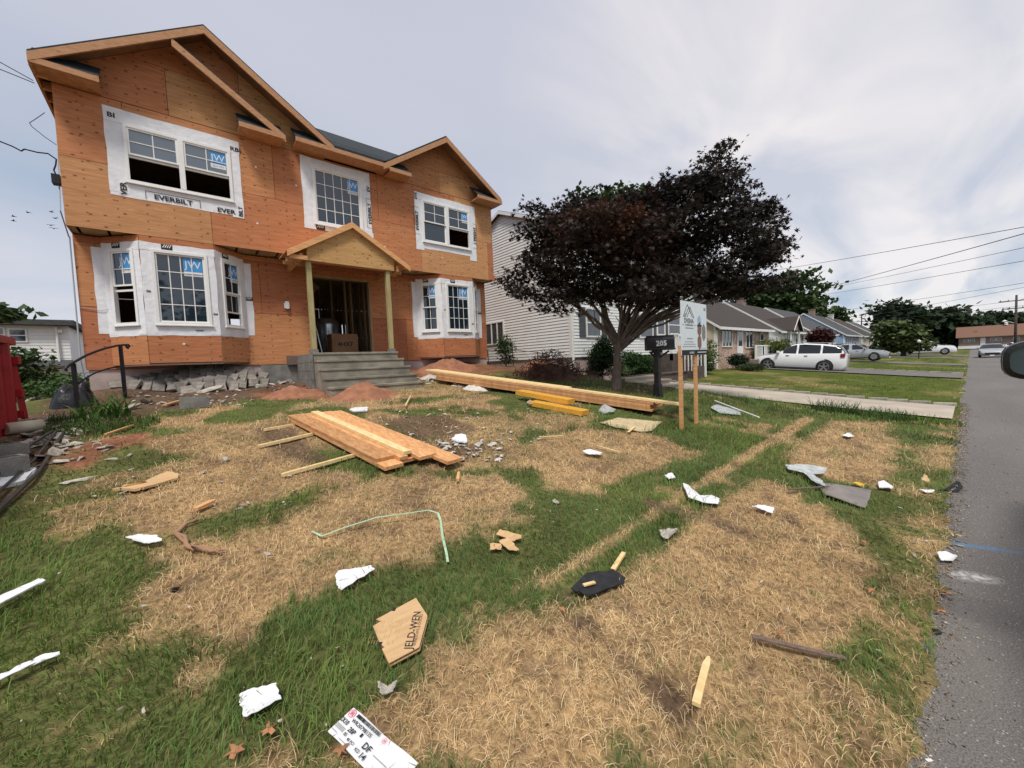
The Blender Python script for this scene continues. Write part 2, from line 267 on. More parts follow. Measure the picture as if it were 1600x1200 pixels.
# ---------------------------------------------------------------- mesh building
def wloc(o):
    v = Vector((0, 0, 0))
    while o is not None: v = v+o.location; o = o.parent
    return v
class MB:
    def __init__(s, F=None): s.v = []; s.f = []; s.m = []; s.t = []; s.F = F; s.tint = None
    def P(s, p):
        if s.F is None: return tuple(p)
        O, U, V, N_ = s.F; return tuple(O+U*p[0]+V*p[1]+N_*p[2])
    def face(s, pts, mi=0):
        b = len(s.v); s.v += [s.P(p) for p in pts]; s.f.append(tuple(range(b, b+len(pts)))); s.m.append(mi); s.t += [s.tint or (1, 1, 1)]*len(pts)
    def mesh(s, vs, fs, mi=0):
        b = len(s.v); s.v += [s.P(p) for p in vs]; s.f += [tuple(i+b for i in f) for f in fs]; s.m += [mi]*len(fs); s.t += [s.tint or (1, 1, 1)]*len(vs)
    def box(s, x0, x1, y0, y1, z0, z1, mi=0):
        s.mesh([(x0, y0, z0), (x1, y0, z0), (x1, y1, z0), (x0, y1, z0), (x0, y0, z1), (x1, y0, z1), (x1, y1, z1), (x0, y1, z1)],
               [(0, 3, 2, 1), (4, 5, 6, 7), (0, 1, 5, 4), (1, 2, 6, 5), (2, 3, 7, 6), (3, 0, 4, 7)], mi)
    def prism(s, pts, d, mi=0):
        """pts: polygon (3d points); d: offset vector giving the thickness"""
        n = len(pts); d = Vector(d); a = [Vector(p) for p in pts]; b = [p+d for p in a]
        s.mesh(a+b, [tuple(range(n-1, -1, -1)), tuple(range(n, 2*n))]+[(i, (i+1) % n, n+(i+1) % n, n+i) for i in range(n)], mi)
    def bar(s, p0, p1, w, t, up=(0, 0, 1), mi=0):
        """board from p0 to p1: w wide sideways, t thick along up"""
        p0 = Vector(p0); p1 = Vector(p1); d = (p1-p0).normalized(); sd_ = d.cross(Vector(up)).normalized(); u = sd_.cross(d).normalized()
        q = [p+sd_*a*w/2+u*b*t/2 for p in (p0, p1) for a, b in ((-1, -1), (1, -1), (1, 1), (-1, 1))]
        s.mesh(q, [(0, 1, 2, 3), (7, 6, 5, 4), (0, 4, 5, 1), (1, 5, 6, 2), (2, 6, 7, 3), (3, 7, 4, 0)], mi)
    def tube(s, pts, r, n=8, mi=0, cap=True):
        pts = [Vector(p) for p in pts]; k = len(pts); rs = r if hasattr(r, '__len__') else [r]*k
        ref = Vector((.31, .17, .93)); rings = []
        for i, p in enumerate(pts):
            d = (pts[min(i+1, k-1)]-pts[max(i-1, 0)]).normalized(); a = d.cross(ref)
            if a.length < .1: a = d.cross(Vector((1, 0, 0)))
            a.normalize(); b = d.cross(a); rings.append([p+(a*math.cos(2*math.pi*j/n)+b*math.sin(2*math.pi*j/n))*rs[i] for j in range(n)])
        vs = [q for g in rings for q in g]; fs = [(i*n+j, i*n+(j+1) % n, (i+1)*n+(j+1) % n, (i+1)*n+j) for i in range(k-1) for j in range(n)]
        if cap: fs += [tuple(range(n-1, -1, -1)), tuple(range((k-1)*n, k*n))]
        s.mesh(vs, fs, mi)
    def lathe(s, prof, c=(0, 0, 0), n=20, axis='z', mi=0):
        vs = []; k = len(prof)
        for r_, h in prof:
            for j in range(n):
                a = 2*math.pi*j/n; x, y = r_*math.cos(a), r_*math.sin(a)
                vs.append((c[0]+x, c[1]+y, c[2]+h) if axis == 'z' else (c[0]+x, c[1]+h, c[2]+y))
        s.mesh(vs, [(i*n+j, i*n+(j+1) % n, (i+1)*n+(j+1) % n, (i+1)*n+j) for i in range(k-1) for j in range(n)]+[tuple(range(n-1, -1, -1)), tuple(range((k-1)*n, k*n))], mi)
    def text(s, st, size, x, y, z, mi=0, rot=0., cx=True, sx=1., bold=0.):
        """flat lettering in the local x-y plane at height z (needs a frame, or lies flat)"""
        vs, fs = text_geo(st, bold); c, q = math.cos(rot), math.sin(rot)
        w = max(v[0] for v in vs) if vs else 0; o = w/2 if cx else 0
        out = []
        for vx, vy in vs:
            a, b = (vx-o)*size*sx, (vy-.35)*size; out.append((x+a*c-b*q, y+a*q+b*c, z))
        s.mesh(out, fs, mi)
    def build(s, name, mats, parent=None, origin=None, smooth=False, bevel=0., link=True):
        used = sorted({i for f in s.f for i in f})
        if len(used) < len(s.v): mp_ = {o: n for n, o in enumerate(used)}; s.v = [s.v[i] for i in used]; s.t = [s.t[i] for i in used]; s.f = [tuple(mp_[i] for i in f) for f in s.f]
        o0 = Vector(origin) if origin is not None else (wloc(parent) if parent is not None and not getattr(s, 'local', False) else Vector((0, 0, 0)))
        me = bpy.data.meshes.new(name); me.from_pydata([tuple(Vector(v)-o0) for v in s.v], [], s.f)
        mats = mats if isinstance(mats, (list, tuple)) else [mats]
        for m_ in mats: me.materials.append(M[m_] if isinstance(m_, str) else m_)
        me.polygons.foreach_set('material_index', s.m)
        if smooth: me.polygons.foreach_set('use_smooth', [True]*len(me.polygons))
        if any(t != (1, 1, 1) for t in s.t):
            a = me.color_attributes.new('tint', 'FLOAT_COLOR', 'POINT'); a.data.foreach_set('color', np.hstack([np.array(s.t, float), np.ones((len(s.t), 1))]).ravel())
        elif any(getattr(m_, 'name', m_) in ('ply', 'leaf', 'plywood') for m_ in mats):
            a = me.color_attributes.new('tint', 'FLOAT_COLOR', 'POINT'); a.data.foreach_set('color', np.tile([.5, .2, .08, 1.], len(s.v)))
        me.update(); ob = bpy.data.objects.new(name, me); COL.objects.link(ob)
        if parent is not None: ob.parent = parent
        elif origin is not None: ob.location = origin
        if bevel:
            b = ob.modifiers.new('bevel', 'BEVEL'); b.width = bevel; b.segments = 2; b.limit_method = 'ANGLE'
        return ob
_TX = {}
def text_geo(st, bold=0.):
    k = (st, bold)
    if k in _TX: return _TX[k]
    cu = bpy.data.curves.new('t', 'FONT'); cu.body = st; cu.size = 1; cu.offset = bold; cu.resolution_u = 2; o = bpy.data.objects.new('t', cu); COL.objects.link(o)
    bpy.context.view_layer.update(); me = bpy.data.meshes.new_from_object(o.evaluated_get(bpy.context.evaluated_depsgraph_get()))
    _TX[k] = ([(v.co.x, v.co.y) for v in me.vertices], [tuple(p.vertices) for p in me.polygons])
    bpy.data.objects.remove(o); bpy.data.curves.remove(cu); bpy.data.meshes.remove(me); return _TX[k]
def tag(o, label=None, cat=None, group=None, kind=None):
    if label: o['label'] = label
    if cat: o['category'] = cat
    if group: o['group'] = group
    if kind: o['kind'] = kind
    return o
def thing(name, label, cat, loc=(0, 0, 0), rotz=0., group=None):
    o = bpy.data.objects.new(name, None); COL.objects.link(o); o.location = loc; o.rotation_euler = (0, 0, rotz); o.empty_display_size = .3
    return tag(o, label, cat, group)
ORD = 'first second third fourth fifth sixth seventh eighth ninth tenth eleventh twelfth thirteenth fourteenth fifteenth sixteenth seventeenth eighteenth nineteenth twentieth'.split()+['twenty '+w for w in 'first second third fourth fifth sixth seventh eighth ninth'.split()]+['thirtieth']+['thirty '+w for w in 'first second third fourth fifth sixth'.split()]
def local(): m = MB(); m.local = True; return m
def npmesh(name, V, quads, mats, parent=None, attr=None, attrname='tint', tris=None):
    """numpy arrays to one mesh object"""
    me = bpy.data.meshes.new(name); V = np.asarray(V, np.float32)
    idx = []; tot = []
    if quads is not None and len(quads): idx.append(np.asarray(quads).ravel()); tot += [4]*len(quads)
    if tris is not None and len(tris): idx.append(np.asarray(tris).ravel()); tot += [3]*len(tris)
    idx = np.concatenate(idx).astype(np.int32); tot = np.array(tot, np.int32); st = np.concatenate([[0], np.cumsum(tot)[:-1]]).astype(np.int32)
    me.vertices.add(len(V)); me.vertices.foreach_set('co', V.ravel()); me.loops.add(len(idx)); me.loops.foreach_set('vertex_index', idx)
    me.polygons.add(len(tot)); me.polygons.foreach_set('loop_start', st); me.polygons.foreach_set('loop_total', tot)
    for m_ in (mats if isinstance(mats, list) else [mats]): me.materials.append(M[m_])
    if attr is not None:
        a = me.color_attributes.new(attrname, 'FLOAT_COLOR', 'POINT'); a.data.foreach_set('color', np.hstack([attr, np.ones((len(attr), 1))]).astype(np.float32).ravel())
    me.update(calc_edges=True); me.validate()
    o = bpy.data.objects.new(name, me); COL.objects.link(o)
    if parent is not None: o.parent = parent
    return o
# ---------------------------------------------------------------- ground: one sheet, with what grows on it decided by patches
def poly_w(pts): return np.array([G(*p)[:2] for p in pts])
def sdist(x, y, P):
    """signed distance in metres to a polygon, positive inside"""
    d = np.full(x.shape, 1e9); ins = np.zeros(x.shape, bool); n = len(P)
    for i in range(n):
        ax, ay = P[i]; bx, by = P[(i+1) % n]; ex, ey = bx-ax, by-ay; L2 = ex*ex+ey*ey+1e-12
        t = np.clip(((x-ax)*ex+(y-ay)*ey)/L2, 0, 1); d = np.minimum(d, (x-ax-t*ex)**2+(y-ay-t*ey)**2)
        c = ((ay > y) != (by > y)) & (x < (bx-ax)*(y-ay)/(by-ay+1e-12)+ax); ins ^= c
    return np.where(ins, 1, -1)*np.sqrt(d)
def ldist(x, y, P):
    d = np.full(x.shape, 1e9)
    for i in range(len(P)-1):
        ax, ay = P[i]; bx, by = P[i+1]; ex, ey = bx-ax, by-ay
        t = np.clip(((x-ax)*ex+(y-ay)*ey)/(ex*ex+ey*ey), 0, 1); d = np.minimum(d, (x-ax-t*ex)**2+(y-ay-t*ey)**2)
    return np.sqrt(d)
DRY = [poly_w(p) for p in (
    [(175, 800), (245, 748), (330, 700), (430, 690), (490, 730), (560, 745), (500, 765), (390, 790), (330, 805), (290, 845), (230, 830)],
    [(260, 850), (300, 840), (400, 815), (550, 765), (644, 742), (775, 742), (828, 770), (815, 812), (740, 845), (681, 880), (572, 895), (490, 940), (400, 985), (330, 1010), (275, 985), (245, 910)],
    [(825, 695), (900, 672), (1010, 672), (1095, 708), (1010, 745), (900, 778), (862, 765), (820, 725)],
    [(790, 975), (870, 948), (915, 930), (980, 885), (1050, 832), (1130, 785), (1190, 748), (1280, 790), (1370, 850), (1390, 960), (1330, 1010), (1310, 1090), (1340, 1250), (330, 1250), (520, 1130), (620, 1065), (700, 1000)],
    [(1225, 705), (1285, 658), (1390, 660), (1400, 745), (1310, 755), (1230, 738)],
    [(240, 700), (300, 672), (450, 650), (520, 700), (440, 725), (330, 735)],
    [(820, 650), (880, 648), (930, 662), (860, 675), (800, 672)],
    [(95, 830), (150, 815), (160, 828), (110, 843)],
    [(640, 655), (780, 650), (830, 665), (800, 700), (700, 700), (640, 680)],
    [(640, 688), (760, 685), (850, 700), (850, 735), (780, 730), (690, 742), (660, 730)],
    [(560, 612), (700, 598), (760, 612), (640, 625)],
    [(1440, 640), (1500, 645), (1500, 665), (1440, 655)])]
TRACK = poly_w([(845, 918), (930, 865), (1080, 765), (1180, 705), (1262, 655)])
SOIL = [poly_w(p) for p in (
    [(190, 668), (230, 645), (330, 632), (450, 618), (640, 602), (660, 585), (400, 585), (100, 600), (60, 640), (0, 700), (0, 790), (100, 690), (180, 668)],)]
REDS = [poly_w(p) for p in ([(80, 735), (150, 690), (235, 672), (225, 690), (140, 735)], [(410, 615), (520, 598), (600, 600), (590, 612), (430, 628)])]
DARK = [poly_w(p) for p in ([(860, 930), (905, 905), (925, 945), (880, 958)], [(400, 668), (450, 662), (520, 720), (470, 725), (410, 700)], [(590, 652), (690, 648), (760, 670), (700, 690), (640, 690)], [(670, 690), (760, 695), (740, 722), (670, 725)])]
RUTS = [poly_w([(905, 970), (985, 1040), (1060, 1110)]), poly_w([(1010, 785), (1150, 830), (1310, 850)]), poly_w([(1200, 780), (1270, 840), (1380, 870)])]
PAVE = [(12.2, 14.7, .24, 9.2), (26.6, 30.6, .2, 9.3), (42.3, 45.3, .2, 9.3), (60.5, 64, .2, 9.3), (72, 79, .2, 9.3), (-5.5, -1.75, .2, 14)]
def cover(x, y):
    """dryness 0..1, soil 0..1, red soil 0..1, neighbour lawn 0..1"""
    n1 = fbm(x*1.7+5, y*1.7, 4)-.5; n2 = fbm(x*6, y*6+9, 3)-.5
    own = 1-sst(11.4, 11.9, x); dry = np.zeros(x.shape)
    for i, P in enumerate(DRY):
        d = sdist(x, y, P)+n1*(.24+.04*y)+n2*.34
        dry = np.maximum(dry, sst(-.10, .12, d)*(1 if i not in (5, 6, 8, 9, 10) else .8))
    d = .02+.010*x-ldist(x, y, TRACK)+n2*.06+n1*.04; dry = np.maximum(dry*(1-sst(-.30, -.10, d)), sst(-.04, .05, d))
    # mixed, trampled turf nearer the house and along the road
    mid = sst(4.3, 5.4, y)*own*(1-sst(4.5, 6.5, x)*.75); dry = np.maximum(dry, mid*sst(-.04, .08, n1+.02*n2))
    edge = (1-sst(.25, .6, y))*sst(-.2, .3, y); dry = np.maximum(dry, edge*sst(-.12, .12, n1+.3*n2)*.9)
    dry = np.maximum(dry, sst(.13, .22, n1)*.7*own); dry = dry*(1-.4*sst(.18, .28, -n1-.2*n2))
    soil = np.zeros(x.shape)
    for P in SOIL: soil = np.maximum(soil, sst(-.25, .15, sdist(x, y, P)+n1*.9+n2*.2))
    for P in DARK: soil = np.maximum(soil, sst(-.05, .1, sdist(x, y, P)+n2*.2)*.85)
    for P in RUTS: soil = np.maximum(soil, .9*sst(-.10, .02, -ldist(x, y, P)+n2*.25+n1*.1))
    soil = np.maximum(soil, sst(.09, .2, n2+.3*n1)*dry*.5)
    red = np.zeros(x.shape)
    for P in REDS: red = np.maximum(red, sst(-.12, .1, sdist(x, y, P)+n1*.5+n2*.2))
    red = np.maximum(red, sst(8.9, 9.6, y+n1)*sst(2.2, 3, x)*(1-sst(9.5, 10.5, x))*.8)
    nb = sst(11.4, 11.9, x)
    dry = dry*(1-nb)+nb*sst(.05, .25, fbm(x*.6, y*.6+3, 4)-.45)*.4
    soil = soil*(1-nb); red = red*(1-nb)
    return dry, soil, red, nb
C_DRYG = np.array([.48, .335, .175]); C_GREEN = np.array([.15, .165, .06]); C_SOIL = np.array([.17, .115, .08]); C_RED = np.array([.34, .16, .095]); C_LAWN = np.array([.115, .155, .03])
def gcolor(x, y):
    dry, soil, red, nb = cover(x, y); v = (fbm(x*4, y*4, 4)-.5)
    g = C_GREEN*(1-nb[:, None])+C_LAWN*nb[:, None]
    c = g*(1-dry[:, None])+C_DRYG*dry[:, None]
    c = c*(1-soil[:, None])+C_SOIL*soil[:, None]; c = c*(1-red[:, None])+C_RED*red[:, None]
    mulch = sst(9.1, 9.7, y)*nb; c = c*(1-mulch[:, None]*.6)+np.array([.1, .08, .05])*mulch[:, None]*.6
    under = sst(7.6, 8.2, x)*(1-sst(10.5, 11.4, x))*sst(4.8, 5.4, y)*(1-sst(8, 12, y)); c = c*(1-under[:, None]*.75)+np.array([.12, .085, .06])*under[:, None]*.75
    return np.clip(c*(1+v[:, None]*.9), .005, 1)
def ground_sheet():
    def axis(segs):
        o = []
        for a, b, s in segs: o += list(np.arange(a, b, s))
        return np.array(o+[segs[-1][1]])
    xs = axis([(-900, -60, 60), (-60, -10, 4), (-10, -3, .3), (-3, 6, .045), (6, 15, .07), (15, 40, .4), (40, 180, 3), (180, 1500, 80)])
    ys = axis([(-900, -60, 60), (-60, -8, 4), (-8, -.4, .6), (-.4, 5, .04), (5, 12.5, .07), (12.5, 40, .8), (40, 160, 6), (160, 1500, 80)])
    X, Y = np.meshgrid(xs, ys); x, y = X.ravel(), Y.ravel(); z = gz(x, y); z = np.where(y < -.35, -.09, z)
    nx, ny = len(xs), len(ys); a = (np.arange(ny-1)[:, None]*nx+np.arange(nx-1)[None, :]).ravel()
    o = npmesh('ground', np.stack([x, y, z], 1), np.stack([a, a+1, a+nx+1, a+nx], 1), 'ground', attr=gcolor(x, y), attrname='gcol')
    o.data.polygons.foreach_set('use_smooth', [True]*len(o.data.polygons)); tag(o, kind='structure')
ground_sheet()
def strip(name, x0, x1, y0, y1, m, lift, nx=2, ny=2, base=None):
    xs = np.linspace(x0, x1, nx); ys = np.linspace(y0, y1, ny); X, Y = np.meshgrid(xs, ys); x, y = X.ravel(), Y.ravel()
    z = (gz(x, y, False) if base is None else np.full(x.shape, base))+lift
    a = (np.arange(ny-1)[:, None]*nx+np.arange(nx-1)[None, :]).ravel()
    o = npmesh(name, np.stack([x, y, z], 1), np.stack([a, a+1, a+nx+1, a+nx], 1), m); return tag(o, kind='structure')
strip('road', -60, 170, -7.2, .22, 'road', .0, 2, 2, 0.)
strip('cross_street', 112, 124, -70, 60, 'road', .004, 2, 2, 0.)
strip('driveway', 12.2, 14.7, .23, 9.2, 'drive', .035, 6, 30)
strip('driveway', 26.6, 30.6, .22, 9.6, 'road', .05, 4, 30)
for a, b in ((42.3, 45.6), (60.5, 64), (72, 79)): strip('driveway', a, b, .22, 9.6, 'road', .03, 4, 20)
strip('front_path', 12.4, 16.4, 9.2, 9.45, 'drive', .06, 3, 3)
# ---------------------------------------------------------------- the house under construction
HL, HR, YL, YU, YR = -1.35, 8.28, 11.0, 10.45, 10.05
H = thing('new_house', 'two storey house under construction clad in bare orange plywood', 'house', (3.4, 11, 1.2))
def clip_poly(P, A, B, C):
    """keep the part of polygon P (list of (x, z)) where A*x + B*z <= C"""
    o = []
    for i in range(len(P)):
        p, q = P[i], P[(i+1) % len(P)]; dp = A*p[0]+B*p[1]-C; dq = A*q[0]+B*q[1]-C
        if dp <= 0: o.append(p)
        if dp*dq < 0: t = dp/(dp-dq); o.append((p[0]+(q[0]-p[0])*t, p[1]+(q[1]-p[1])*t))
    return o
TINTS = [(.56, .25, .115), (.52, .215, .10), (.60, .285, .13), (.50, .20, .10), (.58, .31, .145), (.54, .23, .105), (.46, .18, .09), (.62, .34, .16)]
def ply_wall(name, F, u0, u1, v0, v1, holes=(), clips=(), sw=2.44, sh=1.22, off=0., th=.012, tints=None, seed=1, stagger=True):
    rr = random.Random(seed); mb = MB(F); row = 0; v = v0
    while v < v1-1e-6:
        vb = min(v+sh, v1); u = u0-off-(sw/2 if (row % 2 and stagger) else 0)
        while u < u1-1e-6:
            ua, ub = max(u, u0), min(u+sw, u1); u += sw
            if ub-ua < .01: continue
            mb.tint = rr.choice(tints or TINTS); g = .004
            us = sorted({ua, ub}|{h for a in holes for h in a[:2] if ua < h < ub}); vs = sorted({v, vb}|{h for a in holes for h in a[2:] if v < h < vb})
            for i in range(len(us)-1):
                for j in range(len(vs)-1):
                    a, b, c, d = us[i], us[i+1], vs[j], vs[j+1]; mx, mz = (a+b)/2, (c+d)/2
                    if any(h[0] < mx < h[1] and h[2] < mz < h[3] for h in holes): continue
                    a += g if a == ua else 0; b -= g if b == ub else 0; c += g if c == v else 0; d -= g if d == vb else 0
                    P = [(a, c), (b, c), (b, d), (a, d)]
                    for cl in clips: P = clip_poly(P, *cl) if P else P
                    if len(P) < 3: continue
                    n = len(P); q = [(x, z, 0) for x, z in P]+[(x, z, -th) for x, z in P]
                    mb.mesh(q, [tuple(range(n)), tuple(range(2*n-1, n-1, -1))]+[(k, n+k, n+(k+1) % n, (k+1) % n) for k in range(n)])
        v = vb; row += 1
    return mb.build(name, 'ply', H)
def frame(ox, oy, oz, ux=(1, 0, 0), w=(0, -1, 0)): return (Vector((ox, oy, oz)), Vector(ux), Vector((0, 0, 1)), Vector(w))
FU = frame(0, YU, 0); FL = frame(0, YL, 0)
W1 = (-.50, 1.16, 5.34, 6.42); W2 = (2.78, 3.96, 5.2, 6.58); W3 = (5.70, 7.38, 5.25, 6.46)
# rake lines: gable outlines of the upper wall (x, z of eave ends and peaks)
SL = .667
GL = (-1.53, 3.21, .84, 6.98); GS = (-1.5, 2.18, .36, 6.86); GR = (4.43, 8.40, 6.41, 6.93)
ply_wall('upper_wall', FU, HL, HR, 4.37, 6.81, [W1, W2, W3], off=.35, seed=5)
ply_wall('gable_wall', FU, HL, 3.1, 6.815, 8.6, clips=[(-SL, 1, 6.957+SL*1.53), (SL, 1, 6.957+SL*3.21)], off=.9, seed=8, tints=TINTS[4:6]+[(.56, .31, .14), (.57, .32, .15)], sh=.9)
ply_wall('gable_wall', FU, 4.4, HR, 6.815, 8.3, clips=[(-SL, 1, 6.905+SL*-4.43), (SL, 1, 6.905+SL*8.40)], off=.5, seed=9, tints=[(.57, .29, .13), (.54, .25, .11), (.58, .31, .14)], sh=.6)
DOOR = (2.77, 4.22, 2.06, 4.04)
BLw, BRw = (-.96, 1.28), (5.66, 7.94)
ply_wall('lower_wall', FL, HL, HR, 1.80, 4.37, [DOOR, (BLw[0]+.06, BLw[1]-.06, 1.9, 4.3), (BRw[0]+.06, BRw[1]-.06, 1.9, 4.3)], off=.7, seed=12, tints=TINTS[:4]+TINTS[5:7])
# side, rear and inner structure
def hbox(name, m, *b): mb = MB(); [mb.box(*q) for q in b]; return mb.build(name, m, H)
for nm, x, s in (('side_wall', HL, -1), ('side_wall', HR, 1)):
    F = (Vector((x, 0, 0)), Vector((0, 1, 0)), Vector((0, 0, 1)), Vector((s, 0, 0)))
    ply_wall(nm, F, YL+.0, 18.2, 1.8, 4.37, seed=3+s); ply_wall(nm, F, YU+.013, 18.2, 4.37, 6.9, seed=6+s)
F = frame(0, 18.2, 0, (1, 0, 0), (0, 1, 0)); ply_wall('rear_wall', F, HL, HR, 1.8, 6.9, holes=[(5.0, 5.9, 2.7, 3.6), (1.2, 2.6, 2.7, 3.7)], seed=14)
hbox('foundation', 'pink', (HL+.03, HR-.03, YL+.03, 18.15, .6, 1.795))
hbox('foundation_block', 'cblock', (1.5, 2.32, YL-.0, YL+.028, .9, 1.79))
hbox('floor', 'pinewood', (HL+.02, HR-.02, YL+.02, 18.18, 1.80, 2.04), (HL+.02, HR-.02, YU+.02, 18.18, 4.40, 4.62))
hbox('ceiling', 'pinewood', (HL+.02, HR-.02, YU+.35, 18.1, 6.86, 6.9))
hbox('porch_rim', 'dkwood', (2.05, 2.32, YL-.09, YL-.02, 1.78, 2.0))
mb = MB()     # exposed joists under the overhang
for i in range(25):
    x = HL+.1+i*.4
    if BLw[0]+.2 < x < BLw[1]-.2 or BRw[0]+.2 < x < BRw[1]-.2: continue
    mb.box(x, x+.04, YU+.015, YL-.013, 4.40, 4.56)
mb.box(HL+.02, HR-.02, YU+.014, YU+.05, 4.39, 4.6); mb.build('overhang_joists', 'lum', H)
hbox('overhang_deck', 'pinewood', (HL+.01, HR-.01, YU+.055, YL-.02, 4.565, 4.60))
mb = MB()     # stud walls seen through the door
for x in np.arange(1.2, 6.4, .41): mb.box(x, x+.04, 13.9, 13.99, 2.05, 4.38)
for x in (2.5, 2.62, 3.93, 4.10, 4.5): mb.box(x, x+.04, 12.2, 12.29, 2.05, 4.38)
for y in np.arange(12.6, 17.8, .41): mb.box(4.72, 4.81, y, y+.04, 2.05, 4.38); mb.box(2.6, 2.69, y+.6, y+.64, 2.05, 4.38)
mb.box(2.4, 5.2, 12.2, 12.29, 4.25, 4.36); [mb.box(x_, x_+.04, 12.95, 13.04, 2.05, 4.38) for x_ in (2.95, 3.2, 3.75, 4.3, 4.62)]
mb.bar((2.4, 12.8, 3.1), (3.3, 12.8, 4.2), .04, .26, (0, 0, 1)); mb.bar((2.3, 13.2, 3.35), (3.2, 13.2, 4.4), .04, .2)
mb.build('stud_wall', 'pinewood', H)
mb = MB(); mb.box(2.735, 2.775, YL-.004, YL+.14, 2.045, 4.08); mb.box(4.215, 4.255, YL-.004, YL+.14, 2.045, 4.08); mb.box(2.775, 4.215, YL-.004, YL+.14, 4.035, 4.08); mb.build('door_frame', 'pinewood', H)
# ---- windows
def window(F, u0, u1, v0, v1, kind, stick=None, small=0., parent=None, frm='vinyl'):
    parent = parent or H
    fw = .05; mb = MB(F); D0, D1 = -.05, .03
    mb.box(u0, u0+fw, v0, v1, D0, D1); mb.box(u1-fw, u1, v0, v1, D0, D1); mb.box(u0+fw, u1-fw, v1-fw, v1, D0, D1); mb.box(u0+fw, u1-fw, v0, v0+fw, D0, D1)
    mb.box(u0-.02, u1+.02, v0-.022, v0-.001, -.0, .05)
    panes = []; bars = []
    def sash(a, b, c, d, w, cols, rows, depth, glass=True):
        s = .032
        for q in ((a, a+s, c, d), (b-s, b, c, d), (a+s, b-s, d-s, d), (a+s, b-s, c, c+s)): mb.box(*q, depth, depth+.03)
        a, b, c, d = a+s, b-s, c+s, d-s
        if glass: panes.append((a, b, c, d, depth+.008))
        for i in range(1, cols): x = a+(b-a)*i/cols; bars.append((x-.008, x+.008, c, d, depth+.0125, depth+.019))
        for i in range(1, rows): z = c+(d-c)*i/rows; bars.append((a, b, z-.008, z+.008, depth+.0135, depth+.02))
    i0, i1, j0, j1 = u0+fw, u1-fw, v0+fw, v1-fw
    if kind == 'fixed44': sash(i0, i1, j0, j1, 0, 4, 4, -.025)
    elif kind == 'fixed54': sash(i0, i1, j0, j1, 0, 5, 4, -.025)
    elif kind in ('double_open', 'double_right'):
        mc = (i0+i1)/2; mb.box(mc-.045, mc+.045, j0, j1, D0, D1+.004); mid = j0+(j1-j0)*.5
        for k, (a, b) in enumerate(((i0, mc-.045), (mc+.045, i1))):
            sash(a, b, mid-.016, j1, 0, 2, 2, -.012)
            if kind == 'double_right' and k == 0: sash(a, b, j0, mid+.02, 0, 1, 1, -.045)
            elif kind in ('double_open', 'double_right'): mb.box(a, b, mid-.06, mid-.02, -.045, -.015)
    elif kind == 'hung': mid = (j0+j1)/2; sash(i0, i1, mid-.01, j1, 0, 2, 2, -.012); sash(i0, i1, j0, mid+.02, 0, 2, 2, -.045)
    elif kind == 'hung_open':
        mid = (j0+j1)/2; sash(i0, i1, mid+.02, j1, 0, 2, 2, -.012); mb.box(i0, i1, mid-.08, mid-.04, -.045, -.015)
    elif kind == 'hung_part':
        mid = (j0+j1)/2; sash(i0, i1, mid, j1, 0, 2, 2, -.012); sash(i0, i1, mid-.42, mid+.0, 0, 2, 1, -.045)
    w = mb.build('window', frm, parent)
    for a, b, c, d, z in panes: g = MB(F); g.box(a, b, c, d, z-.006, z); g.build('pane', 'glassb' if kind == 'double_open' else 'glass', w)
    if bars:
        g = MB(F); [g.box(*q) for q in bars]; g.build('grille', frm, w)
    if stick and panes:
        a, b, c, d, z = panes[0] if kind not in ('double_open', 'double_right') else panes[-1]
        ww, hh = stick; x1 = b-.01; x0 = x1-ww; y1 = d-.02; y0 = y1-hh; g = MB(F); zz = z+.002
        g.box(x0, x1, y0, y1, z+.0005, zz, 0); g.box(x0, x1, y0-.09, y0-.002, z+.0005, zz, 1)
        g.text('JW', hh*.8, (x0+x1)/2, (y0+y1)/2+.01, zz+.001, 1, sx=.95); g.text('JELD-WEN', .05, (x0+x1)/2, y0-.045, zz+.001, 2, bold=.01, sx=.8)
        g.build('sticker', ['blue', 'white', 'greyink'], w)
    return w
window(FU, *W1, 'double_open', (.26, .24)); window(FU, *W2, 'fixed54', (.25, .26)); window(FU, *W3, 'double_right', (.2, .2))
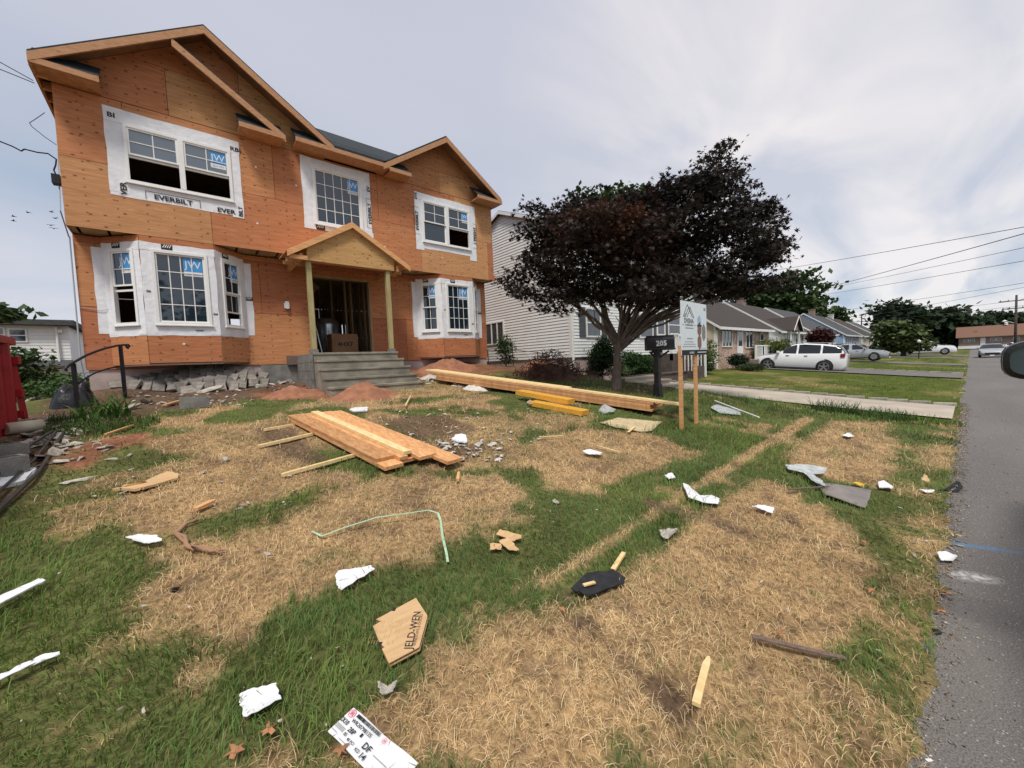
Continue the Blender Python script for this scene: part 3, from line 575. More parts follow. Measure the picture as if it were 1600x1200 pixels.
def wrap(F, rects, texts=(), logos=(), parent=None):
    """strips of flashing film, lapped a few millimetres over one another, with their printing"""
    mb = MB(F)
    rr = random.Random(len(rects)*7+int(rects[0][0]*100))
    for i, (a, b, c, d) in enumerate(rects):
        z = .004+.0022*i; j = lambda: rr.uniform(-.012, .012)
        n = 6; hor = (b-a) > (d-c)
        if hor:
            lo = [(a+(b-a)*k/n, c+j()) for k in range(n+1)]; hi = [(a+(b-a)*k/n, d+j()) for k in range(n, -1, -1)]
        else:
            lo = [(b+j(), c+(d-c)*k/n) for k in range(n+1)]; hi = [(a+j(), c+(d-c)*k/n) for k in range(n, -1, -1)]
        mb.prism([(x, y, z-.0035) for x, y in lo+hi], (0, 0, .0035), 0)
    zt = .006+.0022*len(rects)
    for st, size, x, y, rot in texts:
        mb.text(st, size, x, y, zt, 1, rot, bold=.03, sx=1.15)
        if len(st) > 4:
            w = size*3.35; h = size*.62; c, s_ = math.cos(rot), math.sin(rot)
            for (p, q, r_, t) in ((-w, w, h, h+.008), (-w, -w+.008, -h, h), (w-.008, w, -h, h)):
                mb.face([(x+X_*c-Y_*s_, y+X_*s_+Y_*c, zt+.001) for X_, Y_ in ((p, r_), (q, r_), (q, t), (p, t))], 1)
    for x, y, s_ in logos:    # black square stencilled with slanting white strokes
        mb.box(x-s_, x+s_, y-s_*.6, y+s_*.6, zt-.001, zt, 1)
        for k in range(4):
            a = x-s_*.8+k*s_*.38; mb.face([(a, y-s_*.1, zt+.001), (a+s_*.14, y-s_*.2, zt+.001), (a+s_*.5, y+s_*.5, zt+.001), (a+s_*.36, y+s_*.56, zt+.001)], 0)
    return mb.build('flashing_film', ['wrap', 'ink'], parent or H)
wrap(FU, [(-.74, 1.33, 5.05, 5.36), (-.74, -.47, 5.12, 6.67), (1.13, 1.33, 5.02, 6.60), (-.74, 1.33, 6.40, 6.66)],
     [('EVERBILT', .125, .16, 5.15, 0), ('EVER', .125, 1.02, 5.12, 0), ('BI', .12, -.64, 6.52, 0), ('RBI', .12, 1.26, 6.48, 0), ('VER', .12, -.56, 5.2, R(90)), ('BILT', .10, 1.27, 5.16, R(90))])
wrap(FU, [(2.54, 4.22, 5.07, 5.22), (2.54, 2.81, 5.06, 6.70), (3.93, 4.20, 5.0, 6.70), (2.54, 4.2, 6.56, 6.76)],
     [('EVERBILT', .115, 4.15, 5.72, R(90)), ('EV', .115, 4.15, 6.36, R(90))], [(2.9, 5.13, .1)])
wrap(FU, [(5.5, 7.58, 5.06, 5.27), (5.48, 5.73, 5.0, 6.64), (7.35, 7.6, 4.92, 6.6), (5.5, 7.6, 6.44, 6.64)],
     [('EVERBILT', .115, 5.53, 5.82, R(90)), ('EVERBILT', .115, 7.55, 5.72, R(-90)), ('EVE', .1, 5.53, 6.52, R(90))])
# ---- bays
def bay(x0, x1, f0, f1, left_kind, right_kind, seed):
    zb, zt = 1.87, 4.37; yf = YU
    P = [Vector((x0, YL, 0)), Vector((f0, yf, 0)), Vector((f1, yf, 0)), Vector((x1, YL, 0))]
    mb = MB(); mb.prism([(p.x, p.y-.0 if p.y < YL else YL+.02, zb-.03) for p in P], (0, 0, .05)); mb.build('bay_floor', 'dkwood', H)
    for i, (a, b) in enumerate(zip(P[:-1], P[1:])):
        U = (b-a).normalized(); L_ = (b-a).length; Nn = Vector((U.y, -U.x, 0)); F = (a, U, Vector((0, 0, 1)), Nn)
        wa, wb = (.155, L_-.13) if i == 1 else (.145, L_-.12); kind = ('fixed44' if i == 1 else (left_kind, right_kind)[i == 2]); z0, z1 = 2.65, 4.12
        ply_wall('bay_wall', F, 0.002, L_-.002, zb, zt, [(wa, wb, z0, z1)], sh=5, sw=5, seed=seed+i, stagger=False, tints=TINTS[i:i+2]); 
        window(F, wa, wb, z0, z1, kind, (.30, .27) if i == 1 else (.2, .27))
        e0 = -.0 if i else -.14; e1 = L_+(.14 if i == 2 else .0)
        rects = [(0, L_, 2.44, z0+.02), (0, wa+.02, 2.46, 4.2), (wb-.02, L_, 2.46, 4.2), (0, L_, z1-.02, 4.25)]
        wrap(F, rects, [('www', .05, L_*.7, 2.55, 0)] if i == 1 else [], [(L_*.35 if i else L_*.4, 4.19, .085)]+([(wb+.07, 2.9, .035), (wa*.5, 3.3, .03)] if i == 1 else []))
    for s_, xx in ((-1, x0), (1, x1)):
        a, b = (xx-.14, xx-.0) if s_ < 0 else (xx+.0, xx+.14)
        wrap(FL, [(a, b, 2.5, 4.17)], [], [] if s_ < 0 else [(xx+.07, 3.35, .07)])
bay(-.98, 1.30, -.42, .74, 'hung_open', 'hung_part', 31); bay(5.66, 7.94, 6.23, 7.38, 'hung', 'hung_part', 41)
# ---- roofs
def board(mb, p0, p1, w, t, up=(0, 0, 1), mi=0): mb.bar(p0, p1, t, w, up, mi)
def rake(mb, a, b, y, w=.145):
    """fascia board along a sloping edge from a to b (x, z pairs, top edge), standing in the plane y"""
    mb.prism([(a[0], y, a[1]), (b[0], y, b[1]), (b[0], y, b[1]-w), (a[0], y, a[1]-w)], (0, .04, 0))
def roof_slab(mb, pts, th=.05): mb.prism(pts, (0, 0, th))
mb = MB(); fas = MB(); raf = MB(); dk = MB(); z0 = 6.98
RY, RZ = 14.3, 9.65
k = (RZ-z0)/(RY-YR)
# main hip roof behind the gables
zU = z0+k*(YU+.03-YR); A, B_, C_, D_ = (HL-.2, YU+.03, zU), (HR+.2, YU+.03, zU), (HR+.2, 18.6, z0), (HL-.2, 18.6, z0); E1, E2 = (2.4, RY, RZ), (7.9, RY, RZ)
roof_slab(mb, [A, B_, E2, E1]); roof_slab(mb, [(2.9, YR, z0), (4.75, YR, z0), (4.75, YU+.028, zU), (2.9, YU+.028, zU)]); roof_slab(mb, [B_, C_, E2]); roof_slab(mb, [C_, D_, E1, E2]); roof_slab(mb, [D_, A, E1])
def gable_roof(x0, x1, xp, ze, y0=YR, dep=None):
    zp = ze+(xp-x0)*SL; yb = YR+(zp-z0)/k+.3
    roof_slab(mb, [(x0, y0, ze), (xp, y0, zp), (xp, yb, zp), (x0, YR+(ze-z0)/k+.3 if dep is None else dep, ze)], .055); roof_slab(mb, [(xp, y0, zp), (x1, y0, ze), (x1, YR+(ze-z0)/k+.3, ze), (xp, yb, zp)], .055)
    dk = MB()
    for xa, xb, za, zb_ in ((x0, xp, ze, zp), (xp, x1, zp, ze)): dk.prism([(xa, y0+.002, za-.004), (xb, y0+.002, zb_-.004), (xb, YU-.002, zb_-.004), (xa, YU-.002, za-.004)], (0, 0, -.014))
    dk.build('roof_deck', 'deckw', H)
    rake(fas, (x0, ze), (xp, zp), y0-.04); rake(fas, (xp, zp), (x1, ze), y0-.04); return zp
gable_roof(*GL, dep=18.6); gable_roof(*GR)
# inner small gable of the left front
zp = GS[3]+(GS[2]-GS[0])*.645
mb.prism([(GS[2], YR+.02, zp+.02), (GS[1], YR+.02, GS[3]+.02), (GS[1], YU, GS[3]+.02), (GS[2], YU, zp+.02)], (0, 0, .045)); dk.prism([(GS[2], YR+.02, zp+.018), (GS[1], YR+.02, GS[3]+.018), (GS[1], YU-.002, GS[3]+.018), (GS[2], YU-.002, zp+.018)], (0, 0, -.015)); rake(fas, (GS[2]-.04, zp+.03), (GS[1], GS[3]+.03), YR-.03)
# eave fascia, returns with little shingled tops
def ret(x0, x1, zt=6.88):
    fas.box(x0, x1, YR-.036, YR+.004, zt-.10, zt-.002); 
    mb.prism([(x0+.002, YR-.01, zt), (x1, YR-.01, zt), (x1, YU-.002, zt+.36), (x0+.002, YU-.002, zt+.36)], (0, 0, .02)); fas.box(x0+.01, x1-.01, YR+.006, YU-.002, zt-.1, zt-.07)
ret(-1.53, -.72, 6.93); ret(1.31, 2.16, 6.90); ret(2.38, 4.6, 6.95); ret(4.6, 5.22, 6.90); ret(7.45, 8.42, 6.88)
fas.box(-1.53, -1.49, YR+.006, 18.5, 6.80, 6.965); fas.box(8.39, 8.43, YR+.006, 18.5, 6.80, 6.965)
def tail(*q): r_ = MB(); r_.box(*q); r_.build('rafter_tail', 'lum', H)
for y in np.arange(10.3, 13.2, .4): tail(-1.488, HL-.014, y, y+.04, 6.78, 6.92)
rf = mb.build('roof', 'shingle', H); fas.build('fascia', 'fas', H); dk.build('roof_deck', 'deckw', H); 
# ---- porch
mb = MB(); PY0 = 9.62
zt, zp = 4.20, 5.0
for nm, x in (('porch_post', 2.38), ('porch_post', 4.22)):
    p = MB(); p.box(x-.05, x+.05, PY0+.04, PY0+.15, 2.09, 4.06); q = p.build(nm, 'pt', H, bevel=.004)
    b = MB(); b.box(x-.075, x+.075, PY0+.02, PY0+.17, 2.012, 2.088); b.build('post_base', 'cblock', q)
mb = MB(); mb.box(2.32, 4.36, PY0+.02, PY0+.07, 4.065, 4.16); mb.box(2.32, 4.36, PY0+.13, PY0+.17, 4.065, 4.16)
mb.box(2.2, 2.26, PY0, YL-.02, 4.07, 4.21); mb.box(4.44, 4.5, PY0, YL-.02, 4.07, 4.21); mb.box(1.98, 2.34, PY0-.06, PY0-.03, 4.06, 4.15)
for y in (9.9, 10.2): mb.box(1.98, 2.34, y, y+.04, 4.07, 4.16); mb.box(4.36, 4.7, y, y+.04, 4.07, 4.16)
mb.build('porch_beam', 'lum', H)
F = frame(0, PY0, 0); ply_wall('porch_gable', F, 2.34, 4.38, 4.07, 5.0, clips=[(-.6, 1, 4.17-.6*1.99), (.6, 1, 4.17+.6*4.73)], sh=3, sw=3, tints=[(.60, .38, .16)], stagger=False)
mb = MB(); rake(mb, (1.94, 4.22), (3.36, 4.22+1.42*.6), PY0-.10, .13); rake(mb, (3.36, 4.22+1.42*.6), (4.78, 4.22), PY0-.10, .13)
for s_ in (-1, 1):
    mb.prism([(3.36+s_*1.42, PY0-.056, 4.22), (3.36, PY0-.056, 4.22+1.42*.6), (3.36, YU-.003, 4.22+1.42*.6), (3.36+s_*1.42, YU-.003, 4.22)], (0, 0, .014))
mb.build('porch_roof', 'lum', H)
# ---- steps
mb = MB(); xs0, xs1 = 2.33, 4.30
for i, (z, y) in enumerate(((2.01, 9.55), (1.835, 9.28), (1.64, 9.0), (1.44, 8.72), (1.25, 8.44))):
    yb = YL-.012; mb.box(xs0+.0, xs1+.03*i, y, (yb if i == 0 else [9.55, 9.28, 9.0, 8.72][i-1]), .95, z-.05); mb.box(xs0-.012, xs1+.03*i+.012, y-.02, (yb if i == 0 else [9.55, 9.28, 9.0, 8.72][i-1]-.021), z-.049, z)
st = mb.build('front_steps', 'conc', H, bevel=.006)
mb = MB()
for j in range(4):
    for i in range(4):
        x = YL-.02-(i+1)*.4+(j % 2)*.2
        if x < 9.3+.12*j-.2: continue
        mb.box(2.27, 2.318, max(x, 9.6)+.004, min(x+.396, YL-.02), 1.2+j*.2+.003, 1.397+j*.2)
mb.build('block_course', 'cblock', st)
# small fittings on the wall
mb = MB(); mb.box(2.08, 2.2, YL-.05, YL-.002, 3.18, 3.3); mb.box(2.1, 2.18, YL-.07, YL-.05, 3.16, 3.34); mb.build('wall_box', 'white', H)
for u, v, F in ((.1, 2.25, FU), (1.6, 6.2, FU), (1.55, 4.95, FU), (.95, 5.95, None), (6.3, 4.85, FU), (2.4, 6.0, FU), (4.5, 4.9, FU)):
    if F: g = MB(frame(0, YU, 0)); g.box(u, u+.04, v, v+.035, .001, .004); g.build('paper_label', 'white', H)
mb = MB(); mb.tube([(HL-.03, YL-.05, 4.3), (HL-.05, YL-.05, 2.0), (HL-.02, YL+.1, 1.4)], .012); mb.tube([(HL-.05, YL-.02, 6.4), (HL-.04, YU-.03, 4.6), (HL-.04, YL-.04, 4.3)], .01)
mb.tube([(HL+.0, YL-.02, 3.0), (HL+.3, YL-.025, 2.95), (HL+.42, YL-.02, 3.0)], .005); mb.build('service_conduit', 'sidg', H)
mb = MB(); mb.box(HL-.12, HL-.015, YU+.05, YU+.2, 5.1, 5.26); mb.build('service_clamp', 'black', H)
# ---------------------------------------------------------------- neighbouring houses
def lap_wall(F, P, m, parent, name='wall', lap=.115):
    """horizontal lap siding over the convex outline P (u, v); each course leans out 12 mm at its foot"""
    mb = MB(F); v0 = min(p[1] for p in P); v1 = max(p[1] for p in P); n = max(1, int((v1-v0)/lap)); h = (v1-v0)/n
    for i in range(n):
        Q = clip_poly(clip_poly(P, 0, -1, -(v0+i*h)), 0, 1, v0+(i+1)*h)
        if len(Q) < 3: continue
        a = min(v for _, v in Q); lo = sorted(u for u, v in Q if v < a+1e-6); q = [(u, v, .018*(1-(v-a)/h)) for u, v in Q]
        mb.face(q); 
        if len(lo) > 1: mb.face([(lo[0], a, 0), (lo[-1], a, 0), (lo[-1], a, .018), (lo[0], a, .018)])
    mb.prism([(u, v, -.06) for u, v in P], (0, 0, .055)); return mb.build(name, m, parent)
def simple_window(F, u0, u1, v0, v1, parent, cols=2, rows=1, shut=False, mid=True, frm='trim'):
    mb = MB(F); t = .06
    mb.box(u0-t, u1+t, v0-t, v0, .016, .06); mb.box(u0-t, u1+t, v1, v1+t, .016, .06); mb.box(u0-t, u0, v0, v1, .016, .06); mb.box(u1, u1+t, v0, v1, .016, .06)
    for i in range(1, cols): x = u0+(u1-u0)*i/cols; mb.box(x-.03, x+.03, v0, v1, .018, .055)
    for i in range(1, rows): z = v0+(v1-v0)*i/rows; mb.box(u0, u1, z-.025, z+.025, .017, .05)
    w = mb.build('window', frm, parent); g = MB(F); g.box(u0, u1, v0, v1, .015, .03); g.build('pane', 'glass2', w)
    if shut:
        for a, b in ((u0-t-.38, u0-t-.02), (u1+t+.02, u1+t+.38)): s = MB(F); s.box(a, b, v0-t, v1+t, .016, .04); [s.box(a+.04, b-.04, z, z+.03, .04, .047) for z in np.arange(v0, v1, .07)]; s.build('shutter', 'shut', parent)
    return w
def nhouse(name, label, x0, x1, y0, y1, z0, ze, zr, wall, roof, front='same', wins=(), swins=(), door=None, found=.5, chim=None, ov=.3, group=None, yr=None, porchgable=None):
    t = thing(name, label, 'house', ((x0+x1)/2, y0, z0), group=group); yr = yr or (y0+y1)/2
    FF = frame(0, y0, 0); FS = (Vector((x0, 0, 0)), Vector((0, -1, 0)), Vector((0, 0, 1)), Vector((-1, 0, 0))); FR = (Vector((x1, 0, 0)), Vector((0, 1, 0)), Vector((0, 0, 1)), Vector((1, 0, 0)))
    k = (zr-ze)/(yr-y0)
    zf = z0+found
    if front == 'same': lap_wall(FF, [(x0, zf), (x1, zf), (x1, ze), (x0, ze)], wall, t)
    else: b = MB(); b.box(x0+.01, x1-.01, y0, y0+.1, z0+.0, ze); b.build('wall', front, t)
    lap_wall(FS, [(-y1, zf), (-y0, zf), (-y0, ze), (-yr, zr), (-y1, ze)], wall, t); lap_wall(FR, [(y0, zf), (y1, zf), (y1, ze), (yr, zr), (y0, ze)], wall, t)
    b = MB(); b.box(x0+.1, x1-.1, y1-.1, y1, zf, ze); b.build('wall', wall, t)
    b = MB(); b.box(x0+.04, x1-.04, y0+.04, y1-.04, z0-.5, zf-.002); b.build('foundation', 'pink' if wall == 'sidw' else 'cblock', t)
    b = MB(); e = ov
    for s_ in (-1, 1):
        ya = y0-e if s_ < 0 else y1+e; z_ = ze-k*e+.05; z1 = zr+.05
        b.prism([(x0-.15, ya, z_), (x1+.15, ya, z_), (x1+.15, yr, z1), (x0-.15, yr, z1)], (0, 0, .07))
    b.build('roof', roof, t)
    b = MB(); b.box(x0-.15, x1+.15, y0-e-.03, y0-e-.001, ze-k*e-.06, ze-k*e+.1)
    for x in (x0-.18, x1+.152): b.prism([(x, y0-e, ze-k*e-.05), (x, yr, zr-.03), (x, yr, zr+.10), (x, y0-e, ze-k*e+.1)], (.026, 0, 0)); b.prism([(x, y1+e, ze-k*e-.05), (x, yr, zr-.03), (x, yr, zr+.10), (x, y1+e, ze-k*e+.1)], (.026, 0, 0))
    b.tube([(x0+.1, y0-e-.02, ze-k*e-.02), (x0+.02, y0-.06, ze-.35), (x0+.02, y0-.06, z0+.1)], .045, 6); b.build('gutter', 'trim', t)
    b = MB(); b.box(x0-.02, x0+.08, y0-.02, y0-.001, zf, ze-.05); b.box(x0-.022, x0-.001, y0+.0, y0+.08, zf, ze-.05); b.box(x1-.08, x1+.02, y0-.02, y0-.001, zf, ze-.05); b.build('corner_trim', 'trim', t)
    for w in wins: simple_window(FF, *w[:4], t, *(w[4:] if len(w) > 4 else ()))
    for w in swins: simple_window(FS, *w[:4], t, *(w[4:] if len(w) > 4 else ()))
    if door:
        a, b_, c = door; d = MB(FF); d.box(a, b_, c, c+2.05, .016, .06); dd = d.build('door', 'trim', t); d = MB(FF); d.box(a+.12, b_-.12, c+.9, c+1.9, .061, .066); d.build('pane', 'glass2', dd)
    if chim: b = MB(); x, y = chim; b.box(x, x+.6, y, y+.6, zr-1, zr+.55); b.box(x-.04, x+.64, y-.04, y+.64, zr+.55, zr+.63); b.build('chimney', 'brick2' if wall != 'sidt' else 'trim', t)
    if porchgable:
        a, b_, zg, dpt, m2 = porchgable; m_ = (a+b_)/2; hh = (b_-a)/2*.9; g = MB(); g.prism([(a, y0-dpt, zg), (b_, y0-dpt, zg), (m_, y0-dpt, zg+hh)], (0, .05, 0)); g.build('porch_gable', m2, t)
        g = MB()
        for s_ in (-1, 1): g.prism([(m_+s_*(b_-a)/2*1.12, y0-dpt-.2, zg-.06), (m_, y0-dpt-.2, zg+hh+.04), (m_, y0+2.2, zg+hh+.04), (m_+s_*(b_-a)/2*1.12, y0+2.2, zg-.06)], (0, 0, .06))
        g.build('porch_roof', roof, t); g = MB()
        for s_ in (-1, 1): g.prism([(m_+s_*(b_-a)/2*1.13, y0-dpt-.24, zg-.1), (m_, y0-dpt-.24, zg+hh+.0), (m_, y0-dpt-.24, zg+hh+.12), (m_+s_*(b_-a)/2*1.13, y0-dpt-.24, zg+.02)], (0, .03, 0))
        g.box(a, a+.1, y0-dpt, y0-dpt+.1, z0, zg-.002); g.box(b_-.1, b_, y0-dpt, y0-dpt+.1, z0, zg-.002); g.build('porch_trim', 'trim', t)
    return t
def railing(parent, x0, x1, y, z, h=.85, m='trim', mid=None):
    b = MB(); b.bar((x0, y, z+h), (x1, y, (mid or z)+h), .06, .06); b.bar((x0, y, z+.1), (x1, y, (mid or z)+.1), .04, .04)
    n = max(2, int(abs(x1-x0)/.2))
    for i in range(n+1): t = i/n; x = x0+(x1-x0)*t; zz = z+((mid or z)-z)*t; w = .05 if i in (0, n) else .018; b.box(x-w, x+w, y-w, y+w, zz-(.3 if w > .03 else -.1), zz+h)
    b.build('railing', m, parent)
wh = nhouse('siding_house', 'tall white vinyl sided house with a basement window behind the dark red tree', 11.0, 21.0, 9.5, 17.0, .95, 6.5, 8.0, 'sidw', 'roofgry', found=.75, yr=13.2, ov=.25,
    wins=[(11.9, 12.7, 2.5, 3.5, 1, 2, True), (15.6, 16.6, 2.5, 3.5, 1, 2, True), (18.1, 19.2, 2.6, 3.6, 1, 2, True), (13.6, 14.5, 5.0, 6.0, 1, 2, True), (18.0, 19.0, 5.0, 6.0, 1, 2, True)],
    swins=[(-14.6, -13.35, 2.5, 3.4, 3, 1), (-10.9, -10.3, 1.0, 1.35, 1, 1)], door=(16.95, 17.75, 1.75))
b = MB(); b.box(16.3, 18.6, 8.4, 9.47, .4, 1.7); b.box(17.0, 17.9, 8.05, 8.38, .4, 1.4); b.box(17.0, 17.9, 7.72, 8.04, .4, 1.1); b.build('stoop', 'dkwall', wh)
railing(wh, 16.35, 17.0, 8.45, 1.7); railing(wh, 17.95, 18.6, 8.45, 1.7)
b = MB(); 
for x in (17.0, 17.93): b.bar((x, 8.4, 2.5), (x, 7.7, 2.0), .05, .06); [b.box(x-.02, x+.02, y, y+.04, .9, 2.45-(8.4-y)*.7) for y in (8.3, 8.15, 8.0, 7.85, 7.7)]; b.box(x-.04, x+.04, 7.66, 7.74, .6, 2.05)
b.build('railing', 'trim', wh)
tn = nhouse('brick_house', 'tan sided house with a mottled brick front and brown roof right of the sign', 24.0, 33.3, 9.7, 17.5, .62, 3.3, 5.95, 'sidt', 'rooftan', front='brick', found=.45, yr=13.6, ov=.35,
    wins=[(24.9, 26.3, 2.05, 3.1, 3, 1), (28.7, 29.9, 1.95, 3.05, 2, 1), (31.4, 32.1, 1.9, 2.95, 1, 2)], door=(27.2, 28.1, 1.15))
b = MB(); b.box(26.9, 30.6, 8.5, 9.68, .2, 1.15); b.box(28.5, 29.6, 8.15, 8.48, .2, .9); b.build('stoop', 'brick2', tn)
railing(tn, 27.0, 28.4, 8.55, 1.15); railing(tn, 29.7, 30.55, 8.55, 1.15); railing(tn, 28.4, 29.7, 8.56, 1.15)
nhouse('cottage', 'white cottage with a dark grey roof and a small stone faced porch gable', 35.6, 44.2, 9.7, 17.5, .8, 3.25, 5.9, 'sidw', 'rooftan', found=.4, yr=13.6, wins=[(37.2, 38.4, 1.9, 2.9, 2, 1), (41.6, 42.4, 1.9, 2.9, 1, 2)], door=(39.8, 40.6, 1.2), porchgable=(36.6, 38.9, 3.2, .6, 'brick2'), chim=(39, 13.3))
nhouse('cottage', 'white cottage with a plain pale grey roof, immediately left of the blue cottage', 45.9, 55.6, 9.7, 17.5, .8, 3.25, 6.0, 'sidw', 'roofgry', found=.4, yr=13.6, wins=[(47.5, 48.6, 1.9, 2.9, 2, 1), (53.0, 54.0, 1.9, 2.9, 1, 2)], door=(50.8, 51.6, 1.2))
nhouse('cottage', 'blue sided cottage with a brick chimney on a dark roof', 59.8, 69.5, 9.7, 17.5, .8, 3.3, 6.1, 'sidb', 'roofgry', found=.4, yr=13.6, wins=[(61.5, 62.6, 1.9, 2.9, 2, 1), (66.0, 67.0, 1.9, 2.9, 1, 2)], door=(64, 64.9, 1.2), chim=(62, 13.0))
nhouse('cottage', 'cream cottage with a black chimney, next after the blue one', 71.5, 80.5, 9.7, 17.5, .8, 3.3, 6.1, 'sidt', 'rooftan', found=.4, yr=13.6, wins=[(73, 74, 1.9, 2.9, 2, 1), (77, 78, 1.9, 2.9, 1, 2)], chim=(73.5, 13.2))
nhouse('cottage', 'white cottage with its gutter showing behind the round green tree', 86, 95, 9.7, 17.5, .8, 3.3, 6.0, 'sidw', 'roofgry', found=.4, yr=13.6, wins=[(88, 89, 1.9, 2.9, 2, 1)])
# gabled house whose white end shows right of the round tree
t = thing('gable_house', 'grey roofed house with a white gable end beyond the round tree', 'house', (112, 12, .5)); a = atX(1437, 548, 112)
b = MB(); b.prism([(112, 9.0, .4), (112, 14.5, .4), (112, 14.5, 3.4), (112, 11.6, 6.6), (112, 9.0, 3.4)], (9, 0, 0)); b.build('wall', 'sidw', t)
b = MB(); b.prism([(111.6, 8.7, 3.1), (121.4, 8.7, 3.1), (121.4, 11.6, 6.75), (111.6, 11.6, 6.75)], (0, 0, .1)); b.prism([(111.6, 14.9, 3.0), (121.4, 14.9, 3.0), (121.4, 11.6, 6.75), (111.6, 11.6, 6.75)], (0, 0, .1)); b.build('roof', 'roofgry', t)
# brown ranch closing the end of the street
t = thing('ranch_house', 'long low brown house with a rust coloured roof closing the end of the street', 'house', (150, -3, .3)); y0, y1 = 2.0, -8.6
FRn = (Vector((150, 0, 0)), Vector((0, -1, 0)), Vector((0, 0, 1)), Vector((-1, 0, 0)))
b = MB(); b.box(150.0, 158, y1, y0, .9, 3.1); b.build('wall', 'brick2', t); b = MB(); b.box(149.9, 150-.002, y1-.1, y0+.1, .2, .9); b.box(149.85, 149.99, y1-.14, y1, .9, 3.05); b.build('foundation', 'trim', t)
b = MB(); b.prism([(149.3, y0+.5, 2.9), (149.3, y1-.5, 2.9), (154, y1-.5, 5.6), (154, y0+.5, 5.6)], (0, 0, .15)); b.prism([(158.7, y0+.5, 2.9), (158.7, y1-.5, 2.9), (154, y1-.5, 5.6), (154, y0+.5, 5.6)], (0, 0, .15)); b.build('roof', 'roofred', t)
for u0, u1 in ((-1.1, -.4), (-.1, .6), (3.1, 3.8), (4.0, 4.7), (6.5, 7.3)): simple_window(FRn, u0, u1, 1.9, 2.6, t, 1, 2, shut=False)
b = MB(FRn); b.box(1.5, 2.3, .9, 2.8, .01, .06); b.build('door', 'trim', t); b = MB(); b.lathe([(.3, 0), (.3, .5), (.38, .52), (.1, .7)], (153.6, -5.5, 5.6), 10); b.build('roof_vent', 'trim', t)
t = thing('ranch_house', 'second brown house half hidden by the utility pole at the right edge', 'house', (152, -16, .3))
b = MB(); b.box(152, 160, -24, -11, .3, 3.2); b.build('wall', 'brick2', t); b = MB(); b.prism([(151.4, -10.6, 3), (151.4, -24.4, 3), (156, -24.4, 5.4), (156, -10.6, 5.4)], (0, 0, .15)); b.build('roof', 'rooftan', t)
# white two storey building behind, at the far left
p = atY(106, 505, 30); x1 = p.x; zt = p.z
t = thing('white_building', 'plain white two storey building far left behind the bushes', 'building', (x1-6, 30, .3))
lap_wall(frame(0, 30, 0), [(x1-13, 1.0), (x1, 1.0), (x1, zt-.15), (x1-13, zt-.15)], 'sidw', t, lap=.16)
b = MB(); b.box(x1-13, x1-.02, 30.02, 44, .5, zt-.16); b.build('body', 'sidw', t); b = MB(); b.box(x1-13.2, x1+.25, 29.6, 44.3, zt-.14, zt+.12); b.build('roof', 'roofgry', t)
a = atY(90, 575, 30).z; b = MB(); b.prism([(x1-6, 29.5, a+.05), (x1+.05, 29.5, a+.05), (x1+.05, 29.98, a+.35), (x1-6, 29.98, a+.35)], (0, 0, .05)); b.box(x1-3, x1-1.2, 29.93, 29.98, .6, a-.15); b.build('lower_canopy', 'roofgry', t)
p, q = atY(15, 515, 30), atY(41, 533, 30); simple_window(frame(0, 30, 0), p.x, q.x, q.z, p.z, t, 1, 2)
p, q = atY(-3, 513, 30), atY(7, 533, 30); simple_window(frame(0, 30, 0), p.x-.8, q.x, q.z, p.z, t, 1, 2)
b = MB(); b.tube([(x1-.4, 29.9, zt-.2), (x1-.4, 29.9, 1)], .05, 6); b.box(x1-.35, x1-.2, 29.85, 29.99, zt-.5, zt-.35); b.build('downpipe', 'trim', t)
# house across the street, behind the viewer: only its reflection shows in the panes
nhouse('opposite_house', 'pale house across the street, mirrored in the bay window panes', -3.5, 7, -27, -19, -.1, 3.0, 5.6, 'sidt', 'rooftan', found=.4, yr=-23)
# ---------------------------------------------------------------- trees and shrubs
def tubes_np(paths, n=6):
    V = []; Q = []; b = 0
    for pts, rs in paths:
        P = np.array(pts, float); k = len(P); d = np.gradient(P, axis=0); d /= np.linalg.norm(d, axis=1)[:, None]+1e-9
        a = np.cross(d, [.31, .17, .93]); a /= np.linalg.norm(a, axis=1)[:, None]+1e-9; c = np.cross(d, a)
        th = np.linspace(0, 2*np.pi, n, endpoint=False); ring = P[:, None, :]+(a[:, None, :]*np.cos(th)[None, :, None]+c[:, None, :]*np.sin(th)[None, :, None])*np.array(rs)[:, None, None]
        V.append(ring.reshape(-1, 3)); i = np.arange(k-1)[:, None]*n; j = np.arange(n)[None, :]
        Q.append(np.stack([b+i+j, b+i+(j+1) % n, b+i+n+(j+1) % n, b+i+n+j], 2).reshape(-1, 4)); b += k*n
    return np.concatenate(V), np.concatenate(Q)
